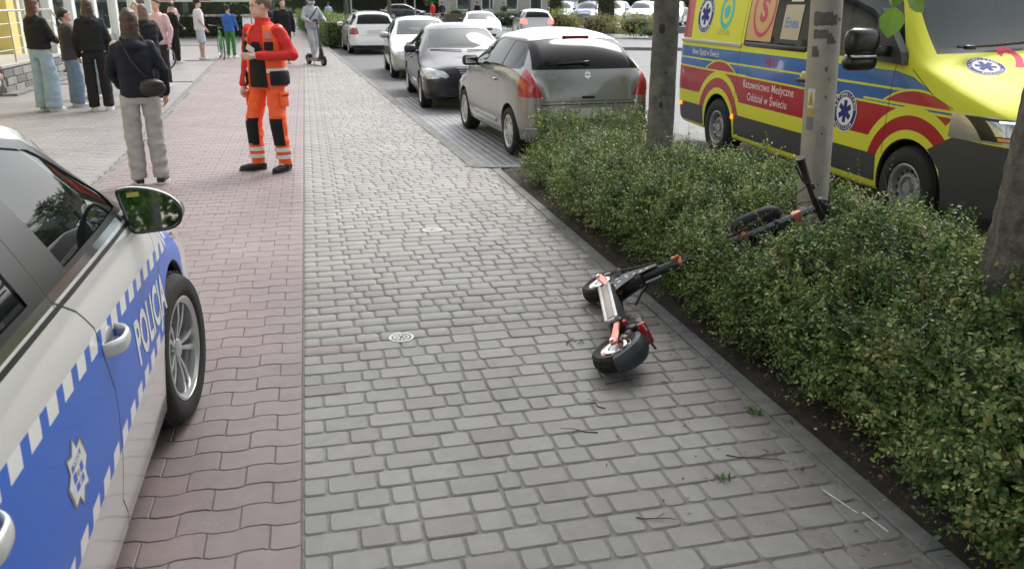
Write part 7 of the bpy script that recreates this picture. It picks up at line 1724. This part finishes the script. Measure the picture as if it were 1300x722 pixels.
# island kerb and planters
kerb('island_kerb', [(11.9, 32.6), (18, 29.8)], .18, -.2, .03, 1.0, 'kerb of the road island seen past the hatchback')
bm = bmesh.new(); box(bm, (15.9, 45.6, .34), (1.15, .7, .52), bev=.03); o = bobj('planter', bm, mat('planter_dark', (.035, .045, .06), .6)); tag(o, 'dark square planter box between the yellow shrubs', 'planter')
bm = bmesh.new(); box(bm, (12.2, 72, .4), (1.9, .8, .8), bev=.03); o = bobj('planter', bm, mat('planter_brown', (.12, .09, .07), .8)); tag(o, 'brown planter with green plants near the red-coated person', 'planter')
bush('green plants growing in the brown planter', (12.2, 72), (1.0, .5, .75), 350, 12, m_gl)
for i, (lb, x, y, hh) in enumerate((('thin grey lamp post behind the white estate car', 3.05, 60, 5.), ('slim grey post left of the red-coated person', 9.3, 76, 4.), ('slim grey post beside the far building', 15.5, 74, 5.))):
    bm = bmesh.new(); tube(bm, [(x, y, 0), (x, y, hh)], .06, 10); tube(bm, [(x, y, hh), (x+.3, y, hh+.2), (x+.8, y, hh+.25)], .04, 8); box(bm, (x+.95, y, hh+.24), (.5, .2, .08), bev=.02); tag(bobj('street_lamp', bm, mat('lamp_grey', (.35, .38, .40), .5, .3), None, True), lb, 'street lamp')
# ---- bicycles
def bicycle(label, loc, rz, colour):
    e = empty('bicycle', label, 'bicycle', loc, rz, group='bicycles'); fr = mat(colour[0], colour[1], .35, .2, .6)
    for x in (-.52, .52):
        w = empty('wheel', loc=(x, 0, .34)); w.parent = e
        bm = bmesh.new(); tube(bm, [(.33*math.cos(t), 0, .33*math.sin(t)) for t in np.linspace(0, 2*pi, 32, endpoint=False)], .018, 6, closed=True); bobj('tyre', bm, m_tyre, w, True)
        bm = bmesh.new(); tube(bm, [(.305*math.cos(t), 0, .305*math.sin(t)) for t in np.linspace(0, 2*pi, 32, endpoint=False)], .010, 5, closed=True)
        for k in range(14): t = 2*pi*k/14; tube(bm, [(0, 0, 0), (.30*math.cos(t), 0, .30*math.sin(t))], .002, 3)
        bobj('rim', bm, m_steel, w, True)
    J = dict(rw=(-.52, 0, .34), bb=(-.08, 0, .30), st=(-.22, 0, .80), hd=(.30, 0, .84), hb=(.33, 0, .70), fw=(.52, 0, .34), hs=(.27, 0, .98)); bm = bmesh.new()
    for a, b, r in (('bb', 'st', .016), ('st', 'hd', .016), ('bb', 'hb', .019), ('hd', 'hb', .02), ('rw', 'bb', .011), ('rw', 'st', .010), ('hb', 'fw', .014), ('hd', 'hs', .014)): tube(bm, [J[a], J[b]], r, 7)
    bobj('frame', bm, fr, e, True); bm = bmesh.new(); tube(bm, [(.22, -.3, 1.02), (.29, -.12, 1.0), (.29, .12, 1.0), (.22, .3, 1.02)], .012, 7); bobj('handlebar', bm, m_blk, e, True)
    bm = bmesh.new(); tube(bm, [(-.22, 0, .8), (-.25, 0, .92)], .013, 6); box(bm, (-.25, 0, .94), (.25, .13, .05), bev=.02); bobj('saddle', bm, m_blk, e, True)
    bm = bmesh.new(); lathe(bm, [(.09, -.03), (.09, -.036), (.0, -.036)], J['bb'], 'Y', 18); tube(bm, [(-.08, -.05, .30), (.05, -.06, .20)], .01, 5); tube(bm, [(-.08, .05, .30), (-.21, .06, .40)], .01, 5); bobj('crankset', bm, m_steel, e, True)
bicycle('black bicycle whose wheel shows behind the girl in the puffy jacket', (-4.25, 24.2, 0), .25, ('bike_black', (.02, .02, .02)))
bicycle('bicycle standing beside the child in blue', (-2.7, 29.3, 0), pi/2+.2, ('bike_green', (.06, .35, .05)))
bicycle('white bicycle left of the red-coated person', (10.2, 74.5, 0), 0.1, ('bike_white', (.6, .6, .6))); bicycle('white bicycle right of the red-coated person', (11.5, 74.8, 0), -.1, ('bike_white', (.6, .6, .6)))
# far pedestrians
person('person in a red coat and grey trousers beside parked bicycles', (10.7, 75, 0), .6, 1.72, .03, jacket=c_red, jlen=.72, trousers=c_grey, hair=(h_dark, 'short'))
person('person in dark clothes next to the red coat', (11.6, 75.6, 0), .2, 1.74, .03, jacket=c_char, trousers=c_black, hair=(h_dark, 'short'))
person('person in black in front of the far building, left one', (14.5, 74.5, 0), .2, 1.76, .03, jacket=c_black, trousers=c_black, hair=(h_dark, 'short'), group='people in black at the far building')
person('person in black in front of the far building, right one', (16.9, 74.8, 0), -.3, 1.72, .03, jacket=c_black, trousers=c_char, hair=(h_dark, 'short'), group='people in black at the far building')
person('person in pink and white clothes under the awning edge', (-5.6, 40.5, 0), .7, 1.76, .022, female=True, jacket=c_pink, jlen=.7, jw=1.1, shorts=c_pink, hair=(h_brown, 'short'), cap=c_pink)
person('person in pale blue far along the path, by the trees', (1.6, 62, 0), .3, 1.7, .03, jacket=c_ltblue, trousers=c_jean, hair=(h_dark, 'short'))
# ================================================================== SMALL THINGS ON THE GROUND
def marker(label, x, y, r):
    e = empty('survey_marker', label, 'marker', (x, y, 0), group='round white markers painted on the paving'); m = mat('marker_white', (.62, .62, .61), .7, var=.12, scale=60); dk = MATS['grey_black_plastic']
    def ring(n, r0, r1, z, mm):
        bm = bmesh.new()
        for P in ring_polys(r0, r1, 28): bm.faces.new([bm.verts.new((a, b, z)) for a, b in P])
        bmesh.ops.remove_doubles(bm, verts=bm.verts, dist=1e-6); bmesh.ops.solidify(bm, geom=bm.faces[:], thickness=.0015); bobj(n, bm, mm, e)
    ring('outer_ring', r*.80, r, .0035, m); ring('inner_ring', r*.52, r*.64, .0035, m); ring('centre_stud', .002, r*.13, .005, dk)
    for k in range(8):
        a = 2*pi*k/8; bm = bmesh.new(); box(bm, (math.cos(a)*r*.33, math.sin(a)*r*.33, .0025), (r*.36, r*.11, .0018), a); bobj('spoke', bm, m, e)
marker('nearer round white marker with spokes on the grey pavement', .38, 4.22, .068); marker('farther round white marker on the grey pavement', .86, 6.42, .075)
def scatter():
    rs = random.Random(11); V = []; F = []
    mats_ = [mat('dry_leaf', (.13, .075, .04), .8), mat('dry_leaf_pale', (.28, .22, .13), .8), mat('twig_dark', (.04, .03, .025), .9), mat('green_bit', (.07, .14, .03), .7), mat('petal', (.5, .46, .42), .8), mat('berry', (.4, .03, .05), .5)]
    bms = [bmesh.new() for _ in mats_]
    for i in range(2600):                       # litter on the soil
        x = rs.uniform(1.955, 2.5); y = rs.uniform(1.2, 8.6); k = rs.choices((0, 1, 2, 3, 4), (9, 5, 6, 2, 1))[0]; z = .022+rs.uniform(0, .014); s = rs.uniform(.004, .014); a = rs.uniform(0, 6.3); t = rs.uniform(-.5, .5)
        u = Vector((math.cos(a), math.sin(a), t*.5)); v = Vector((-math.sin(a), math.cos(a), t)); c = Vector((x, y, z))
        if k == 2: u *= 3; v *= .15
        b = bms[k]; q = [b.verts.new(c+u*s), b.verts.new(c+v*s*.5+Vector((0, 0, .003))), b.verts.new(c-u*s), b.verts.new(c-v*s*.5)]; b.faces.new(q)
    for i in range(420):                        # blown onto the paving, mostly near the kerb
        x = 1.93-abs(rs.gauss(0, .35)); y = rs.uniform(1.5, 7.5)
        if x < -.1: continue
        k = rs.choices((0, 1, 2, 3, 4), (3, 2, 4, 2, 3))[0]; s = rs.uniform(.003, .010); a = rs.uniform(0, 6.3); u = Vector((math.cos(a), math.sin(a), .1)); v = Vector((-math.sin(a), math.cos(a), .2)); c = Vector((x, y, .0045))
        if k == 2: u *= 2.5; v *= .2
        b = bms[k]; b.faces.new([b.verts.new(c+u*s), b.verts.new(c+v*s*.5+Vector((0, 0, .003))), b.verts.new(c-u*s), b.verts.new(c-v*s*.5)])
    names = ('brown dry leaves littering the soil and kerb', 'pale dry leaf scraps under the hedge edge', 'short dark twigs scattered by the kerb', 'green leaf scraps on soil and paving', 'small pale petals on the paving')
    for b, m, lb in zip(bms[:5], mats_, names): tag(bobj('litter', b, m), lb, None, kind='stuff')
    bms[5].free()
    for i, (x, y) in enumerate(((1.27, 2.55), (1.14, 2.43), (1.02, 2.71))):
        bm = bmesh.new(); sphere(bm, (x, y, .006), .004, 8); tag(bobj('berry', bm, mats_[5], None, True), ('red berry on the paving nearest the small weed', 'red berry on the paving left of the twig', 'red berry on the paving farthest from the kerb')[i], 'berry', 'red berries on the paving')
    for i, (x, y, L_, a) in enumerate(((1.07, 2.33, .16, -.35), (1.0, 3.0, .14, 2.7), (1.62, 2.62, .26, -.45), (1.25, 3.95, .12, .9), (1.35, 3.42, .2, .1), (1.15, 3.22, .1, 1.9))):
        bm = bmesh.new(); p = [Vector((x+math.cos(a)*L_*t+.01*math.sin(t*9), y+math.sin(a)*L_*t+.008*math.sin(t*13), .006+.004*math.sin(t*5))) for t in (-.5, -.25, 0, .25, .5)]; tube(bm, p, [.0024, .0022, .002, .0016, .001], 5); q = p[2]; tube(bm, [q, q+Vector((math.cos(a+.8), math.sin(a+.8), .1))*L_*.25], .0015, 4)
        tag(bobj('twig', bm, mats_[2], None, True), ('dark twig near the bottom edge of the photo', 'forked twig left of the small weed', 'long twig lying across the kerb stones', 'short twig just left of the scooter', 'twig on the paving below the scooter', 'small bent twig between the berries and scooter')[i], 'twig', 'twigs fallen on the paving')
    m_w = MATS['green_shrub_leaf']; r2 = np.random.RandomState(3)
    for i, (x, y, n, s) in enumerate(((1.42, 2.52, 26, .035), (1.81, 2.98, 34, .04), (1.90, 2.86, 14, .025), (1.74, 2.5, 12, .02), (1.30, 3.92, 12, .03))):
        P = np.tile([x, y, .002], (n, 1))+r2.normal(0, s*.35, (n, 3))*[1, 1, 0]; D = unit(r2.normal(0, 1, (n, 3))*[1, 1, .3]+[0, 0, .5]); N = unit(r2.normal(0, .4, (n, 3))+[0, 0, 1])
        o = leaves('weed', P, D, N, r2.uniform(.4, 1, n)*s, r2.uniform(.3, .5, n)*s*.5, m_w, None, True, None); tag(o, ('small weed in a joint left of the chalk marks', 'larger weed tuft against the kerb', 'tiny weed on the kerb edge', 'tiny weed sprig near the kerb by the chalk', 'green sprig on the paving beside the scooter deck')[i], 'weed', 'weeds in the paving joints')
    ch = mat('chalk', (.62, .64, .66), .9, var=.3, scale=80)
    for i, (x0, y0, x1, y1) in enumerate(((1.745, 2.36, 1.78, 2.20), (1.80, 2.20, 1.815, 2.08))):
        bm = bmesh.new(); d = Vector((x1-x0, y1-y0, 0)); L_ = d.length; box(bm, ((x0+x1)/2, (y0+y1)/2, .0035), (L_, .006, .0012), math.atan2(d.y, d.x)); tag(bobj('chalk_mark', bm, ch), ('upper white chalk stroke near the kerb', 'lower white chalk stroke near the kerb')[i], 'chalk mark', 'chalk strokes')
scatter()
# moss and sand pressed into the joints near the kerb
